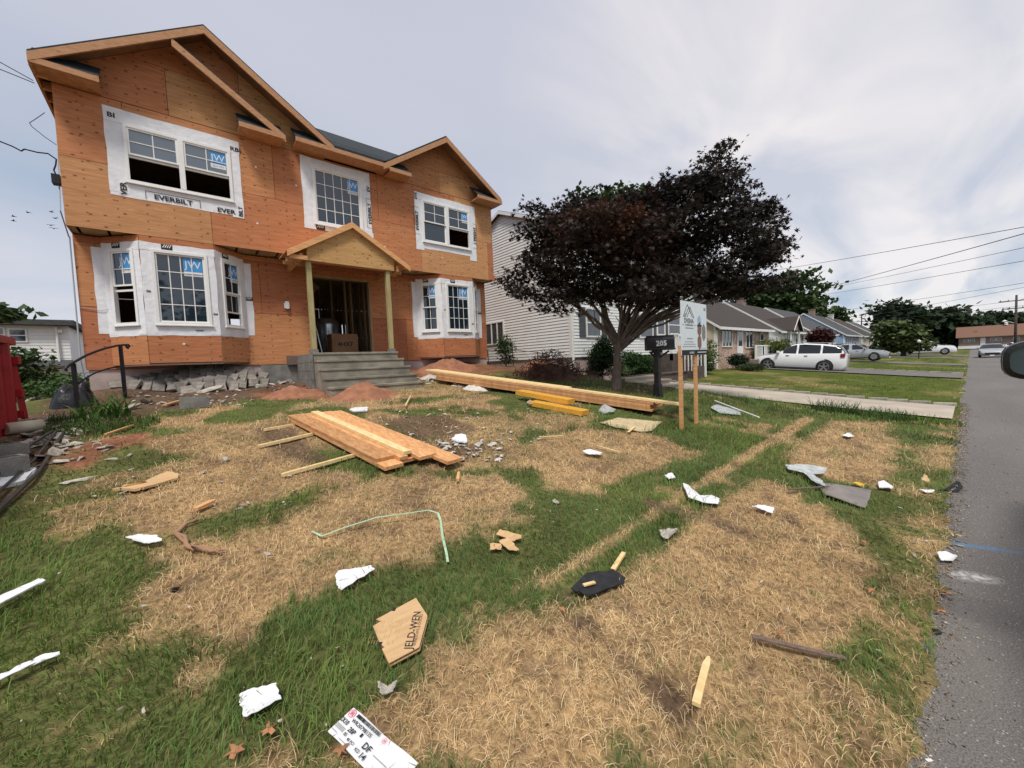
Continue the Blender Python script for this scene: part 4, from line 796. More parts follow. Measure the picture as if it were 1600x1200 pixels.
def leaf_cloud(centers, size, tint, rg, flat=.5, lobed=False):
    n = len(centers); s = size*rg.uniform(.6, 1.25, n)[:, None]
    nrm = rg.normal(size=(n, 3)); nrm[:, 2] = np.abs(nrm[:, 2])+flat; nrm /= np.linalg.norm(nrm, axis=1)[:, None]
    u = np.cross(nrm, rg.normal(size=(n, 3))); u /= np.linalg.norm(u, axis=1)[:, None]+1e-9; v = np.cross(nrm, u)
    if lobed:      # palmate leaf: three pointed fingers fanning from the stalk
        pts = [(-.08, -.5), (.75, -.15), (.22, .1), (.95, .6), (.12, .35), (0, 1.0), (-.12, .35), (-.95, .6), (-.22, .1), (-.75, -.15)]
        pts = np.array(pts); m = len(pts)
        V = centers[:, None, :]+s[:, None, :]*.62*(u[:, None, :]*pts[None, :, :1]+v[:, None, :]*pts[None, :, 1:2])-nrm[:, None, :]*s[:, None, :]*.18*np.abs(pts[None, :, :1])
        T = (np.arange(n)*m)[:, None, None]+np.array([[0, 1, 2], [2, 3, 4], [4, 5, 6], [6, 7, 8], [8, 9, 0], [0, 2, 8], [2, 4, 8], [4, 6, 8]])[None]
        return V.reshape(-1, 3), None, T.reshape(-1, 3), np.repeat(tint, m, 0)
    V = np.stack([centers-u*s*.5, centers+v*s*.33-nrm*s*.08, centers+u*s*.5, centers-v*s*.33-nrm*s*.08], 1)
    return V.reshape(-1, 3), (np.arange(n)[:, None]*4+np.array([[0, 1, 2, 3]])), None, np.repeat(tint, 4, 0)
def crown_points(lobes, n, clump, per, rg, shell=.55):
    """leaves gathered in sprays whose centres fill the lobes, thicker towards the surface"""
    vol = np.array([l[3]*l[4]*l[5] for l in lobes])**.75; C = []; nc = max(1, n//per)
    k = rg.choice(len(lobes), nc, p=vol/vol.sum()); L = np.array(lobes)[k]
    d = rg.normal(size=(nc, 3)); d /= np.linalg.norm(d, axis=1)[:, None]; r = rg.random(nc)**(1/3)*(1-shell)+shell*(1-rg.random(nc)**2*.5)
    c = L[:, :3]+d*r[:, None]*L[:, 3:6]; idx = rg.integers(0, nc, n)
    off = rg.normal(size=(n, 3))*np.array([1, 1, .32])*clump
    return c[idx]+off, c, idx
def tree(name, label, base, lobes, n, size, clump, col, trunk_r=.2, fork=.35, limbs=14, group=None, per=22, seed=1, lobed=False, cat='tree', bark='bark', shell=.5, colvar=.3, col2=None, twigs=2, c2at=None):
    rg = np.random.default_rng(seed); t = thing(name, label, cat, base, group=group); base = np.array(base)
    P, c, idx = crown_points(lobes, n, clump, per, rg, shell)
    tc = np.array(col)[None, :]*(1+rg.normal(size=(len(c), 1))*colvar*.6); 
    if c2at: w = np.clip(1.3-np.linalg.norm((c-np.array(c2at[0]))/c2at[1], axis=1)+rg.normal(size=len(c))*.25, 0, 1)[:, None]*.9; tc = tc*(1-w)+np.array(col2)*w
    elif col2 is not None: w = np.clip((fbm(c[:, 0]*.7+seed, c[:, 2]*.9, 2)-.5)*4+.25, 0, 1)[:, None]; tc = tc*(1-w)+np.array(col2)*w
    tint = np.clip(tc[idx]*(1+rg.normal(size=(n, 1))*colvar*.5), .003, 1)
    V, Q, T, A = leaf_cloud(P, size, tint, rg, lobed=lobed)
    npmesh('crown', V-base, Q, 'leaf', t, A, tris=T)
    paths = []; top = np.mean([l[:3] for l in lobes], 0); H_ = top[2]-base[2]; fk = base+np.array([0, 0, H_*fork]); fk[:2] += (top[:2]-base[:2])*.08
    ts = np.linspace(0, 1, 7); ax = base+(fk-base)*ts[:, None]; ax[1:-1, :2] += rg.normal(size=(5, 2))*trunk_r*.12; ax[0, 2] -= .15
    npmesh('trunk', (lambda q: q[0]-base)(tubes_np([(ax, trunk_r*(1.35-.6*ts**.4))], 12)), tubes_np([(ax, trunk_r*(1.35-.6*ts**.4))], 12)[1], bark, t)
    for i in range(limbs):
        l = lobes[i % len(lobes)]; tgt = np.array(l[:3])+np.clip(rg.normal(size=3), -1.2, 1.2)*np.array(l[3:6])*.34; st = ax[-1]-(fk-base)*rg.random()*.25*(i > 3)
        m = 7; q = np.linspace(0, 1, m)[:, None]; ctrl = st+(tgt-st)*np.array([.38, .38, .55]); p = st*(1-q)**2+ctrl*2*q*(1-q)+tgt*q**2; p[1:] += rg.normal(size=(m-1, 3))*np.linalg.norm(tgt-st)*.018
        r0 = trunk_r*rg.uniform(.28, .48); paths.append((p, r0*(1-q[:, 0]*.85)+.004))
        for j in range(twigs):
            s_ = p[rg.integers(2, m-1)]; e = s_+(tgt-s_)*rg.uniform(.3, .8)+np.clip(rg.normal(size=3), -1.2, 1.2)*np.array(l[3:6])*.3; q2 = np.linspace(0, 1, 4)[:, None]; pp = s_+(e-s_)*q2; pp[1:-1] += rg.normal(size=(2, 3))*.04
            paths.append((pp, (r0*.4*(1-q2[:, 0]*.8)+.003)))
    if paths: V, Q = tubes_np(paths, 6); npmesh('limbs', V-base, Q, bark if bark == 'limb' else 'limb', t)
    return t
def lob(px, py, d, rx, rz, ry=None):
    p = atD(px, py, d); s = d/F_PX; return (p.x, p.y, p.z, rx*s*.92, (ry or rx*.8)*s, rz*s)
MB_ = G(962, 608)
D0 = 9.7
mlobes = [lob(950, 400, D0, 150, 70, 130), lob(850, 350, D0-.2, 48, 45), lob(835, 440, D0-.5, 50, 32), lob(1060, 340, D0, 95, 60, 110), lob(1125, 256, D0, 26, 38), lob(1142, 238, D0, 14, 18), lob(1090, 300, D0+.1, 45, 35),
          lob(1120, 400, D0-.2, 85, 60, 90), lob(1185, 370, D0, 42, 50), lob(1010, 450, D0-.8, 95, 32, 80), lob(905, 345, D0+.6, 60, 38), lob(1208, 395, D0-.1, 30, 24), lob(1180, 330, D0, 34, 18), lob(1150, 450, D0-.4, 62, 15, 50), lob(1090, 435, D0-.6, 60, 28, 60), lob(1215, 440, D0-.3, 22, 12),
          lob(880, 470, D0-.6, 45, 22), lob(1000, 345, D0+.9, 80, 45), lob(950, 370, D0-1.2, 90, 50, 40)]
tree('japanese_maple', 'dark purple leaved maple tree with a vase of limbs behind the long lumber stack', tuple(MB_), mlobes, 38000, .13, .17, (.032, .025, .021), .105, .33, 34, per=26, seed=4, lobed=True, bark='limb', shell=.42, colvar=.45, col2=(.105, .038, .016), twigs=3, c2at=(tuple(atD(955, 338, D0-.9)), 1.05))
b = MB(); p0 = atD(885, 500, 9.3); pp = [atD(900, 512, 9.4), atD(925, 528, 9.6), atD(950, 548, 9.75)]; 
def tree_at(name, label, px0, px1, py0, py1, X, n, size, col, seed, group=None, ry=None, nl=6, trunk=.25, col2=None, clump=None, by_y=False, colvar=.35, per=24):
    """broad crown filling the pixel box at street distance X (or at depth Y)"""
    at = (lambda a, b_: atY(a, b_, X)) if by_y else (lambda a, b_: atX(a, b_, X))
    A, B2 = at(px0, py0), at(px1, py1); c = (A+B2)/2; rg = np.random.default_rng(seed)
    w = (Vector((A.x, A.y, 0))-Vector((B2.x, B2.y, 0))).length/2; h = abs(A.z-B2.z)/2; hd = (Vector((B2.x, B2.y, 0))-Vector((A.x, A.y, 0))).normalized()
    L = []
    for i in range(nl):
        a = rg.uniform(-.55, .55); bz = rg.uniform(-.45, .45); r = rg.uniform(.4, .62)
        L.append((c.x+hd.x*a*w, c.y+hd.y*a*w, c.z+bz*h, w*r*.9, w*r*.9, h*r*.95))
    L.append((c.x, c.y, c.z, w*.62, w*.62, h*.66))
    return tree(name, label, tuple(GP(c.x, c.y)), L, n, size, clump or size*1.2, col, trunk, .3, 8, group, per, seed, col2=col2, twigs=1, colvar=colvar)
GRN = (.05, .085, .026); GDK = (.028, .048, .022)
tree_at('tall_tree', 'tall green tree whose top shows above the dark maple', 880, 1035, 222, 460, 21, 16000, .5, (.06, .10, .035), 11, by_y=True, nl=14, clump=.6)
tree_at('broad_tree', 'broad dark green tree standing behind the roofs right of the maple', 1120, 1292, 432, 570, 70, 16000, .8, GRN, 12, nl=14, clump=.9)
tree_at('leafy_tree', 'small green tree top rising above the blue cottage roof', 1283, 1313, 480, 515, 100, 1600, .9, GRN, 13)
far = 'trees along the far skyline'
for i, (a, b_, c, d, X, lb) in enumerate([(1368, 1458, 470, 545, 150, 'large dark tree on the skyline left of the end of the street'), (1440, 1508, 470, 545, 160, 'airy tree on the skyline with bare twigs at its top, left of the brown house'),
        (1495, 1535, 488, 545, 175, 'dark tree on the skyline over the left end of the brown roof'), (1528, 1582, 482, 530, 190, 'wide dark tree behind the brown roof'), (1560, 1640, 484, 530, 200, 'dark tree behind the utility pole at the right edge')]):
    tree_at('skyline_tree', lb, a, b_, c, d, X, 3500, 1.7, GDK, 20+i, far, nl=9, clump=1.9, trunk=.5)
tree_at('round_tree', 'round olive green tree on the lawn in front of the far cottages', 1376, 1450, 500, 552, 66, 6500, .6, (.095, .125, .045), 31, nl=7, clump=.5)
tree_at('red_shrub_tree', 'small round plum leaved tree beside the pale roofed cottage', 1264, 1300, 512, 545, 37.5, 2500, .22, (.07, .022, .02), 32, nl=5, trunk=.1, clump=.25)
def shrub(label, p, r, h, n, size, col, seed, group=None, name='shrub', cat='shrub', nl=5, col2=None):
    rg = np.random.default_rng(seed); L = [(p.x+rg.uniform(-.4, .4)*r, p.y+rg.uniform(-.4, .4)*r, p.z+h*rg.uniform(.4, .65), r*.65, r*.65, h*.38) for _ in range(nl)]
    return tree(name, label, tuple(p), L, n, size, size*1.3, col, .03, .25, 6, group, 14, seed, cat=cat, shell=.6, col2=col2, twigs=1)
def at_g(px, y): q = atY(px, 560, y); return GP(q.x, y)
shrub('leafy bush with pale flower buds at the right corner of the plywood house', at_g(790, 10.6), .42, 1.15, 1500, .075, (.05, .085, .03), 41)
shrub('dark clipped upright bush at the corner of the white sided house', at_g(940, 8.9), .62, 1.75, 9000, .07, (.018, .04, .012), 42)
shrub('rounded green bush beside the white stoop', at_g(990, 8.8), .9, 1.3, 9000, .08, (.035, .075, .02), 43)
shrub('low bush with pale spiky leaves left of the white stoop', at_g(968, 8.6), .35, .7, 800, .09, (.12, .16, .07), 44)
shrub('dark yew bush in front of the brick house', at_g(1153, 8.8), .8, .95, 3500, .08, (.016, .032, .014), 45)
shrub('pale green bush showing beside the sign panel', at_g(1100, 8.7), .6, 2.0, 3000, .09, (.09, .15, .03), 46)
shrub('low dark bush at the foot of the tan siding', at_g(1100, 8.6), .8, .6, 2500, .08, (.03, .055, .02), 47)
shrub('low spreading bush right of the yew', at_g(1172, 8.0), .8, .45, 2500, .08, (.05, .075, .03), 48)
shrub('tall rounded hedge bush hiding the corner of the brick house', at_g(1220, 8.2), 1.6, 1.9, 6000, .13, (.03, .06, .022), 49, col2=(.12, .15, .03))
shrub('orange flowering bush under the hedge beside the white SUV', at_g(1205, 8.2), .7, .9, 1200, .1, (.35, .16, .02), 50)
shrub('dark hedge in front of the far cottages', atX(1352, 560, 60).copy() if False else GP(60, 8.2), 2.2, 1.4, 3000, .25, GDK, 51)
shrub('large weedy bush behind the red dumpster', Vector((-3.0, 12.8, .9)), 1.0, 1.6, 5000, .13, (.045, .085, .03), 52)
shrub('low leafy weeds left of the house foundation', Vector((-2.2, 12.4, .8)), .9, 1.0, 4000, .09, (.06, .11, .03), 53)
shrub('weeds growing against the pink foundation corner', Vector((-1.75, 11.6, .95)), .5, .7, 1800, .07, (.05, .10, .03), 54)
tree_at('leafy_tree', 'green tree tip at the left edge above the dumpster', -60, 3, 480, 500, 25, 500, .4, GRN, 55, by_y=True)
b = MB()
mu = thing('lawn_lamp_post', 'thin black lamp post with a white globe on the far lawn', 'lamp post', tuple(GP(57, 3.4))); p = mu.location
b.tube([p, p+Vector((0, 0, 1.6))], .04, 8); b.build('pole', 'black', mu); b = MB(); b.lathe([(.02, 0), (.14, .1), (.14, .25), (.02, .34)], p+Vector((0, 0, 1.6)), 10); b.build('globe', 'trim', mu, smooth=True)
for i, (x, y, lb) in enumerate(((-3.5, -21, 'leafy tree across the street, mirrored at the left of the bay window'), (3.5, -23, 'leafy tree across the street, mirrored in the bay window centre'), (15, -22, 'leafy tree across the street, mirrored in the right bay'))):
    tree('opposite_tree', lb, (x, y, -.1), [(x, y, 6, 3.2, 3, 3), (x+1, y, 8, 2, 2, 2), (x-1.4, y+.5, 5, 2, 2, 2)], 2500, .6, .7, GRN, .25, .3, 6, 'trees across the street', 20, 90+i, twigs=1)
# ---------------------------------------------------------------- vehicles
def car(label, loc, rot, L=4.6, W=1.8, H=1.45, kind='sedan', paint='carw', group=None, wr=.33, cat='car', name='parked_car'):
    t = thing(name, label, cat, loc, rot, group); hl = L/2; gc = .2
    if kind == 'suv': prof = [(-1, .62), (-.985, .66), (-.96, .72), (-.95, .76), (-.89, .87), (-.80, .925), (-.5, .98), (-.15, 1), (.03, .98), (.14, .93), (.40, .665), (.5, .635), (.75, .585), (.9, .52), (.965, .45), (1, .34)]
    elif kind == 'pickup': prof = [(-1, .60), (-.98, .62), (-.4, .62), (-.36, .66), (-.28, .95), (-.1, .99), (.1, .97), (.22, .92), (.42, .66), (.5, .64), (.8, .61), (.92, .56), (.97, .48), (1, .38)]
    else: prof = [(-1, .50), (-.98, .60), (-.90, .65), (-.66, .69), (-.55, .78), (-.36, .95), (-.2, .99), (.0, 1), (.12, .97), (.22, .90), (.45, .66), (.55, .62), (.8, .565), (.93, .50), (.975, .42), (1, .34)]
    px_, pz = zip(*prof); xs = np.unique(np.round(np.concatenate([np.linspace(-1, 1, 49), px_]), 4)); zt = np.interp(xs, px_, pz)*H
    bl = {'suv': .64, 'pickup': .62, 'sedan': .66}[kind]*H; hw = W/2*(1-.16*np.abs(xs)**7-.02*xs**2)
    rows = []
    for x, z, w in zip(xs, zt, hw):
        e = abs(x) > .94; zb = gc+(.16 if e else 0)*(abs(x)-.94)/.06*.9; b_ = min(bl*(1+(.07*max(0, -x) if kind == 'suv' else 0)), z-.03); cab = max(0, (z-b_-.03)/(H-bl))
        wt = w*(.965-.2*cab); rows.append([(w*.90, zb), (w*.99, zb+.10), (w, (zb+b_)/2), (w*.985, b_-.04), (w*.95, b_), (wt*1.02, b_+(z-b_)*.55 if cab > .05 else b_+.01), (wt, z-.025-.03*(cab > .3)), (wt*.82, z), (0, z+.015)])
    m = len(rows[0]); V = []
    for x, r in zip(xs, rows):
        V += [(x*hl, y, z) for y, z in r]+[(x*hl, -y, z) for y, z in reversed(r[:-1])]
    k = 2*m-1; body = local(); gl = local(); body.v = list(map(tuple, V)); gl.v = list(map(tuple, V)); n = len(xs)
    cabx = [x for x, z in zip(xs, zt) if z > bl+.10]; c0, c1 = min(cabx), max(cabx); pil = [c0+.0, .0 if kind != 'suv' else -.02, c1]
    if kind == 'suv': pil.append(-.52)
    if kind == 'pickup': pil = [c0, -.04, c1]
    for i in range(n-1):
        xm = (xs[i]+xs[i+1])/2; slope = abs(zt[i+1]-zt[i])/((xs[i+1]-xs[i])*hl); tall = min(zt[i], zt[i+1]) > bl+.12
        for j in range(k):
            a = i*k+j; b_ = i*k+(j+1) % k; f = (a, a+k, b_+k, b_) if False else (a, b_, b_+k, a+k); jj = j if j < m-1 else k-2-j
            if j == k-1: jj = -1
            side = jj in (4, 5) and tall and all(abs(xm-p) > .022 for p in pil) and c0+.04 < xm < c1-.03
            ws = jj in (6, 7) and slope > .34 and max(zt[i], zt[i+1]) < H*.975 and min(zt[i], zt[i+1]) > bl-.02
            (gl if (side or ws) else body).f.append(f)
    body.f += [tuple(range(k-1, -1, -1)), tuple(range((n-1)*k, n*k))]
    for q in (body, gl): q.m = [0]*len(q.f); q.t = [(1, 1, 1)]*len(q.v)
    bo = body.build('body', paint, t, smooth=True); gl.build('windows', 'carglass', t, smooth=True)
    wx = (-.60*hl if kind != 'pickup' else -.62*hl, .62*hl)
    for x in wx:
        for s in (-1, 1):
            a = local(); y = s*(W/2*.955); a.lathe([(.02, 0), (wr*1.13, 0), (wr*1.13, .055), (.02, .055)], (x, y-.027 if s < 0 else y-.028, wr*1.02), 24, 'y'); a.build('wheel_arch', 'rubber', t)
            w = local(); w.lathe([(wr*.6, -.1), (wr*.95, -.1), (wr, -.07), (wr, .07), (wr*.95, .1), (wr*.6, .1)], (x, s*(W/2-.075), wr), 24, 'y'); wo = w.build('wheel', 'rubber', t, smooth=True)
            r = local(); yy = s*(W/2+.03)
            r.lathe([(wr*.64, -.01), (wr*.66, .01), (wr*.6, .012), (wr*.58, -.02)], (x, yy, wr), 24, 'y')
            for q in range(5): an = q*2*math.pi/5+.3; r.bar((x, yy, wr), (x+math.cos(an)*wr*.6, yy, wr+math.sin(an)*wr*.6), .02, .075, (-math.sin(an), 0, math.cos(an)))
            r.lathe([(.01, -.02), (.06, -.02), (.06, .02), (.01, .02)], (x, yy, wr), 12, 'y'); r.build('rim', 'rim', wo)
    for s in (-1, 1):
        h = local(); h.bar((hl*.90, s*W*.415, H*.44), (hl*.975, s*W*.36, H*.42), .10, .12); h.build('headlight', 'lamp', t, bevel=.02)
        h = local(); h.bar((-hl*.90, s*W*.455, bl-.06), (-hl*.985, s*W*.42, bl-.04), .08, .16 if kind != 'suv' else .2); h.build('tail_light', 'tail', t, bevel=.02)
        h = local(); h.box(.36*hl, .36*hl+.14, s*(W/2+.08)-.09, s*(W/2+.08)+.09, bl+.01, bl+.15); h.build('side_mirror', paint, t, bevel=.03)
        h = local(); [h.box(x, x+.16, s*(W/2+.004)-.012, s*(W/2+.004)+.012, bl-.12, bl-.085) for x in (-.25*hl, .15*hl)]; h.build('door_handle', 'rim', t)
        h = local(); h.tube([(-hl*.62, s*(W/2+.003), gc+.06), (.62*hl, s*(W/2+.003), gc+.06)], .03, 6); h.build('sill_trim', 'rubber', t)
    h = local(); h.box(hl*.975, hl*1.003, -W*.28, W*.28, H*.22, H*.36); h.build('grille', 'rubber', t, bevel=.01)
    h = local(); h.box(hl*.98, hl*1.012, -.16, .16, H*.13, H*.2); h.build('number_plate', 'trim', t)
    if kind == 'suv':
        h = local(); [h.tube([(-hl*.7, s*W*.33, H-.01), (-hl*.6, s*W*.33, H+.05), (hl*.02, s*W*.33, H+.05), (hl*.1, s*W*.33, H-.02)], .014, 6) for s in (-1, 1)]; h.build('roof_rail', 'rim', t)
    return t
g = lambda x, y, l=.04: tuple(GP(x, y, l))
cv = car('white SUV parked nose in on the drive beside the brick house', g(28.35, 6.72, -.12), R(92), 4.45, 1.84, 1.66, 'suv', wr=.37); cv.rotation_euler = (0, R(-4), R(92))
car('silver sedan on the drive just past the white SUV', g(43.9, 6.6), R(-88), 4.7, 1.82, 1.45, 'sedan', 'cars')
car('dark grey sedan beyond the silver one', g(50.0, 8.2), R(-80), 4.7, 1.82, 1.48, 'sedan', 'carg')
car('white pickup truck parked across the far lawn drive', g(75.5, 3.9), R(-88), 5.5, 1.95, 1.85, 'pickup', wr=.4, cat='pickup truck', name='pickup_truck')
car('dark grey SUV partly hidden behind the white pickup', g(92, 4.5), R(200), 4.6, 1.9, 1.75, 'suv', 'carg')
car('silver white sedan driving down the street towards the viewer', (66.5, -1.45, .004), R(180), 4.6, 1.75, 1.42, 'sedan', 'cars', name='sedan')
car('white car standing across the end of the street in front of the brown house', (117, -5.0, .01), R(92), 4.5, 1.8, 1.4, 'sedan', 'carw')
v = car('white pickup truck close on the right, only its door mirror in view', (3.4, -1.72, .004), 0, 5.4, 1.96, 1.9, 'pickup', wr=.41, cat='pickup truck', name='pickup_truck')
for c_ in list(v.children):
    if c_.name.startswith('side_mirror') : bpy.data.objects.remove(c_)
def big_mirror(vx, y0, z0, s):
    """door mirror facing back along the truck; vx: car-local x"""
    n = 22; out = []; inn = []
    for i in range(n):
        a = 2*math.pi*i/n; r = 3.2; cx_ = abs(math.cos(a))**(2/r)*math.copysign(1, math.cos(a)); cz = abs(math.sin(a))**(2/r)*math.copysign(1, math.sin(a))
        out.append((y0+cx_*.13, z0+cz*.088)); inn.append((y0+cx_*.110, z0+cz*.071))
    sh = local(); vs = [(vx, y, z) for y, z in out]+[(vx+.05, y0+(y-y0)*1.03, z0+(z-z0)*1.03) for y, z in out]+[(vx+.12, y0+(y-y0)*.8, z0+(z-z0)*.8) for y, z in out]+[(vx+.15, y0+(y-y0)*.4, z0+(z-z0)*.4) for y, z in out]
    fs = [(r_*n+i, r_*n+(i+1) % n, (r_+1)*n+(i+1) % n, (r_+1)*n+i) for r_ in range(3) for i in range(n)]+[tuple(range(3*n, 4*n))]
    sh.mesh(vs, fs); up = sh.build('door_mirror', 'carw', v, smooth=True)
    b_ = local(); vs = [(vx-.012, y, z) for y, z in inn]+[(vx-.004, y0+(y-y0)*.99, z0+(z-z0)*.99) for y, z in out]+[(vx+.03, y0+(y-y0)*1.035, z0+(z-z0)*1.035) for y, z in out]; fs = [(r_*n+i, r_*n+(i+1) % n, (r_+1)*n+(i+1) % n, (r_+1)*n+i) for r_ in range(2) for i in range(n)]
    b_.mesh(vs, fs); b_.prism([(vx+.0, y0-.13, z0-.086), (vx+.0, y0+.05, z0-.1), (vx+.09, y0+.05, z0-.1), (vx+.09, y0-.13, z0-.08)], (0, 0, .03)); b_.build('mirror_rim', 'black', up, smooth=False)
    g_ = local(); g_.mesh([(vx-.004, y, z) for y, z in inn]+[(vx+.002, y, z) for y, z in inn], [tuple(range(n)), tuple(range(2*n-1, n-1, -1))]); g_.build('mirror_glass', mat('mirror_glass', (.045, .07, .07), None, .12, spec=.9), up)
    a_ = local(); a_.bar((vx+.06, y0-s*.1, z0-.02), (vx+.1, y0-s*.58, z0-.10), .08, .07, (0, 0, 1)); a_.build('mirror_arm', 'black', up)
q = atX(1566, 566, 2.9); big_mirror(q.x-3.4, q.y-.13+1.72, q.z+.003, 1)
# ---------------------------------------------------------------- the yard
EXC = []          # footprints (world polygons) where no blade of grass stands
def foot(pts, grow=.0):
    P = np.array([(p[0], p[1]) for p in pts]); c = P.mean(0); EXC.append(c+(P-c)*(1+grow))
def tagm(o, label, cat, group=None, kind=None): return tag(o, label, cat, group, kind)
def plank(name, label, cat, p0, p1, w, th, m, up=(0, 0, 1), group=None, parent=None):
    mb = MB(); mb.bar(p0, p1, w, th, up); c = (Vector(p0)+Vector(p1))/2; o = mb.build(name, m, parent, None if parent else c, bevel=.002)
    return tag(o, label, cat, group) if label else o
def sheet(name, label, cat, px, m, th=.006, lift=.02, curl=.0, tilt=0., seed=0, group=None, sub=6, px_world=False, fold=None):
    """a flat scrap whose outline is given by pixels of the photograph, lying on the turf with a little curl"""
    W3 = [Vector(p) for p in px] if px_world else [G(*p) for p in px]; c = sum(W3, Vector())/len(W3); foot(W3, -.12); rr = random.Random(seed+len(px))
    # densify the edge
    E = []
    for a, b in zip(W3, W3[1:]+W3[:1]):
        nrm_ = Vector((-(b-a).y, (b-a).x, 0)).normalized()
        for k in range(sub): E.append(a+(b-a)*k/sub+nrm_*rr.uniform(-1, 1)*min(.007, (b-a).length*.07)*(m != 'pale'))
    n = len(E); rings = [(1, curl), (.66, curl*.35), (.33, 0)]; vs = []
    for r_, z in rings:
        for i, e in enumerate(E): vs.append(c+(e-c)*r_+Vector((0, 0, lift+z*(.5+.5*math.sin(i*2*math.pi/n*2+seed))+rr.uniform(-1, 1)*curl*.12)))
    vs.append(c+Vector((0, 0, lift))); ci = 3*n
    fs = [(q*n+i, q*n+(i+1) % n, (q+1)*n+(i+1) % n, (q+1)*n+i) for q in range(2) for i in range(n)]+[(2*n+i, 2*n+(i+1) % n, ci) for i in range(n)]
    mb = MB(); mb.mesh(vs, fs); o = mb.build(name, m, None, c); s_ = o.modifiers.new('thickness', 'SOLIDIFY'); s_.thickness = th; s_.offset = 1
    return tag(o, label, cat, group), c
def chunk_mesh(name, m, seed, sx=1., sy=1., sz=.6, n=1):
    """angular broken lump about 1 unit wide, origin at its foot"""
    rr = np.random.default_rng(seed); import bmesh
    bm = bmesh.new(); P = rr.normal(size=(14, 3)); P /= np.linalg.norm(P, axis=1)[:, None]; P *= .5*rr.uniform(.75, 1.1, (14, 1)); P *= [sx, sy, sz]; P[:, 2] = np.maximum(P[:, 2], -.3*sz); P[:, 2] += .25*sz
    for p in P: bm.verts.new(p)
    r_ = bmesh.ops.convex_hull(bm, input=bm.verts); bmesh.ops.delete(bm, geom=[v for v in bm.verts if not v.link_faces], context='VERTS')
    me = bpy.data.meshes.new(name); bm.to_mesh(me); bm.free(); me.materials.append(M[m]); return me
def put(me, name, label, cat, loc, s, rot, group=None):
    o = bpy.data.objects.new(name, me); COL.objects.link(o); o.location = loc; o.rotation_euler = rot; o.scale = s if hasattr(s, '__len__') else (s, s, s); return tag(o, label, cat, group)
# --- near stack of joists
A0, A1, B0 = G(449, 663), G(600, 745), G(512, 648)
ax = (A1-A0); ax.z = 0; ax.normalize(); sdv = Vector((-ax.y, ax.x, 0)); zb = max(float(gz(A0.x, A0.y)), float(gz(A1.x, A1.y)))
slope = (float(gz(A1.x, A1.y))-float(gz(A0.x, A0.y)))/(A1-A0).length
L = (A1-A0).length
def on_stack(u, v, h): p = A0+ax*u+sdv*v; return Vector((p.x, p.y, A0.z+.02+slope*u+h))
sg = 'joists in the near stack on the lawn'
sgn = 1 if (on_stack(0, .2, 0)-G(512, 648)).length < (on_stack(0, -.2, 0)-G(512, 648)).length else -1
for i, (u, v0, v1, lb) in enumerate([(.22, -.35, .5, 'thin wooden batten sticking out furthest up the lawn from under the near joist stack'), (.85, -.60, .6, 'thin wooden batten poking out under the middle of the near joist stack'), (1.95, -.72, .35, 'thin wooden batten under the low end of the near joist stack')]):
    p0, p1 = on_stack(u, sgn*v0, .02), on_stack(u-.12, sgn*v1, .02); p0.z = float(gz(p0.x, p0.y))+.03; p1.z = float(gz(p1.x, p1.y))+.03; plank('batten', lb, 'batten', p0, p1, .045, .035, 'pale', group='battens under the joists'); foot([p0+sdv*.02, p1+sdv*.02, p1-sdv*.02])
foot([on_stack(0, 0, 0), on_stack(L, 0, 0), on_stack(L, sgn*.95, 0), on_stack(0, sgn*.75, 0)])
JO = [(.1, .12, 0, .04, 'lumx', 'lowest joist at the front edge of the near stack, its end sticking out furthest'), (.1, .33, 0, -.03, 'lumx', 'lower joist in the middle of the near stack'), (.06, .54, 0, .0, 'lumx', 'lower joist at the back of the near stack'),
      (.0, .12, 1, -.12, 'lumx', 'top joist along the front edge of the near stack'), (.03, .27, 1.02, -.02, 'lumx', 'orange joist overlapping the pale one on the near stack'), (.12, .33, 2.04, -.04, 'pale', 'pale yellow joist lying on top in the middle of the near stack'), (.05, .49, 1.0, .10, 'lumx', 'broad reddish joist right of the pale one on the near stack'), (.0, .66, .5, .34, 'lumx', 'joist on the far side of the near stack reaching furthest towards the white rubble')]
for u0, v, lay, du, m_, lb in JO:
    w = .21 if m_ == 'lumx' else .19
    if lay > 2: w = .10
    if .2 < v < .3: w = .1
    h = .05+.040*lay; v = sgn*v
    plank('joist', lb, 'joist', on_stack(u0-.0, v, h), on_stack(L+du-.06, v+sgn*.004*u0, h), w, .0385, m_, group=sg)
# --- long stack of boards
P0, P1 = atY(690, 583, 8.9), G(1040, 640); P0.z = float(gz(P0.x, P0.y))+.12; P1 = G(1028, 646); P1.z += .1
ax = (P1-P0).normalized(); sdv = Vector((ax.y, -ax.x, 0)).normalized(); L2 = (P1-P0).length; lg = 'long boards stacked by the maple'
foot([P0-sdv*.35, P1-sdv*.35, P1+sdv*.35, P0+sdv*.35])
def on_long(u, v, h): return P0+ax*u+sdv*v+Vector((0, 0, h))
for i, u in enumerate((.7, 2.6, L2-1.0)): q = on_long(u, -.3, -.06), on_long(u, .3, -.06); plank('batten', 'wooden batten under the long board stack, number %s from the house' % ('one', 'two', 'three')[i], 'batten', q[0], q[1], .09, .04, 'dkwood', group='battens under the long boards')
names = ['bottom', 'second', 'third', 'fourth', 'top']
for col_ in range(3):
    for k in range(4 if col_ < 2 else 3):
        v = (-.2, .02, .22)[2-col_]; dl = random.uniform(-.08, .06)
        lb = '%s reddish board of the %s row in the long stack beside the maple' % (names[k], ('front', 'middle', 'rear')[col_])
        plank('long_board', lb, 'board', on_long(.05+random.uniform(0, .1), v, -.015+.041*k), on_long(L2+dl, v+random.uniform(-.01, .01), -.015+.041*k), .19, .038, 'lumx', group=lg)
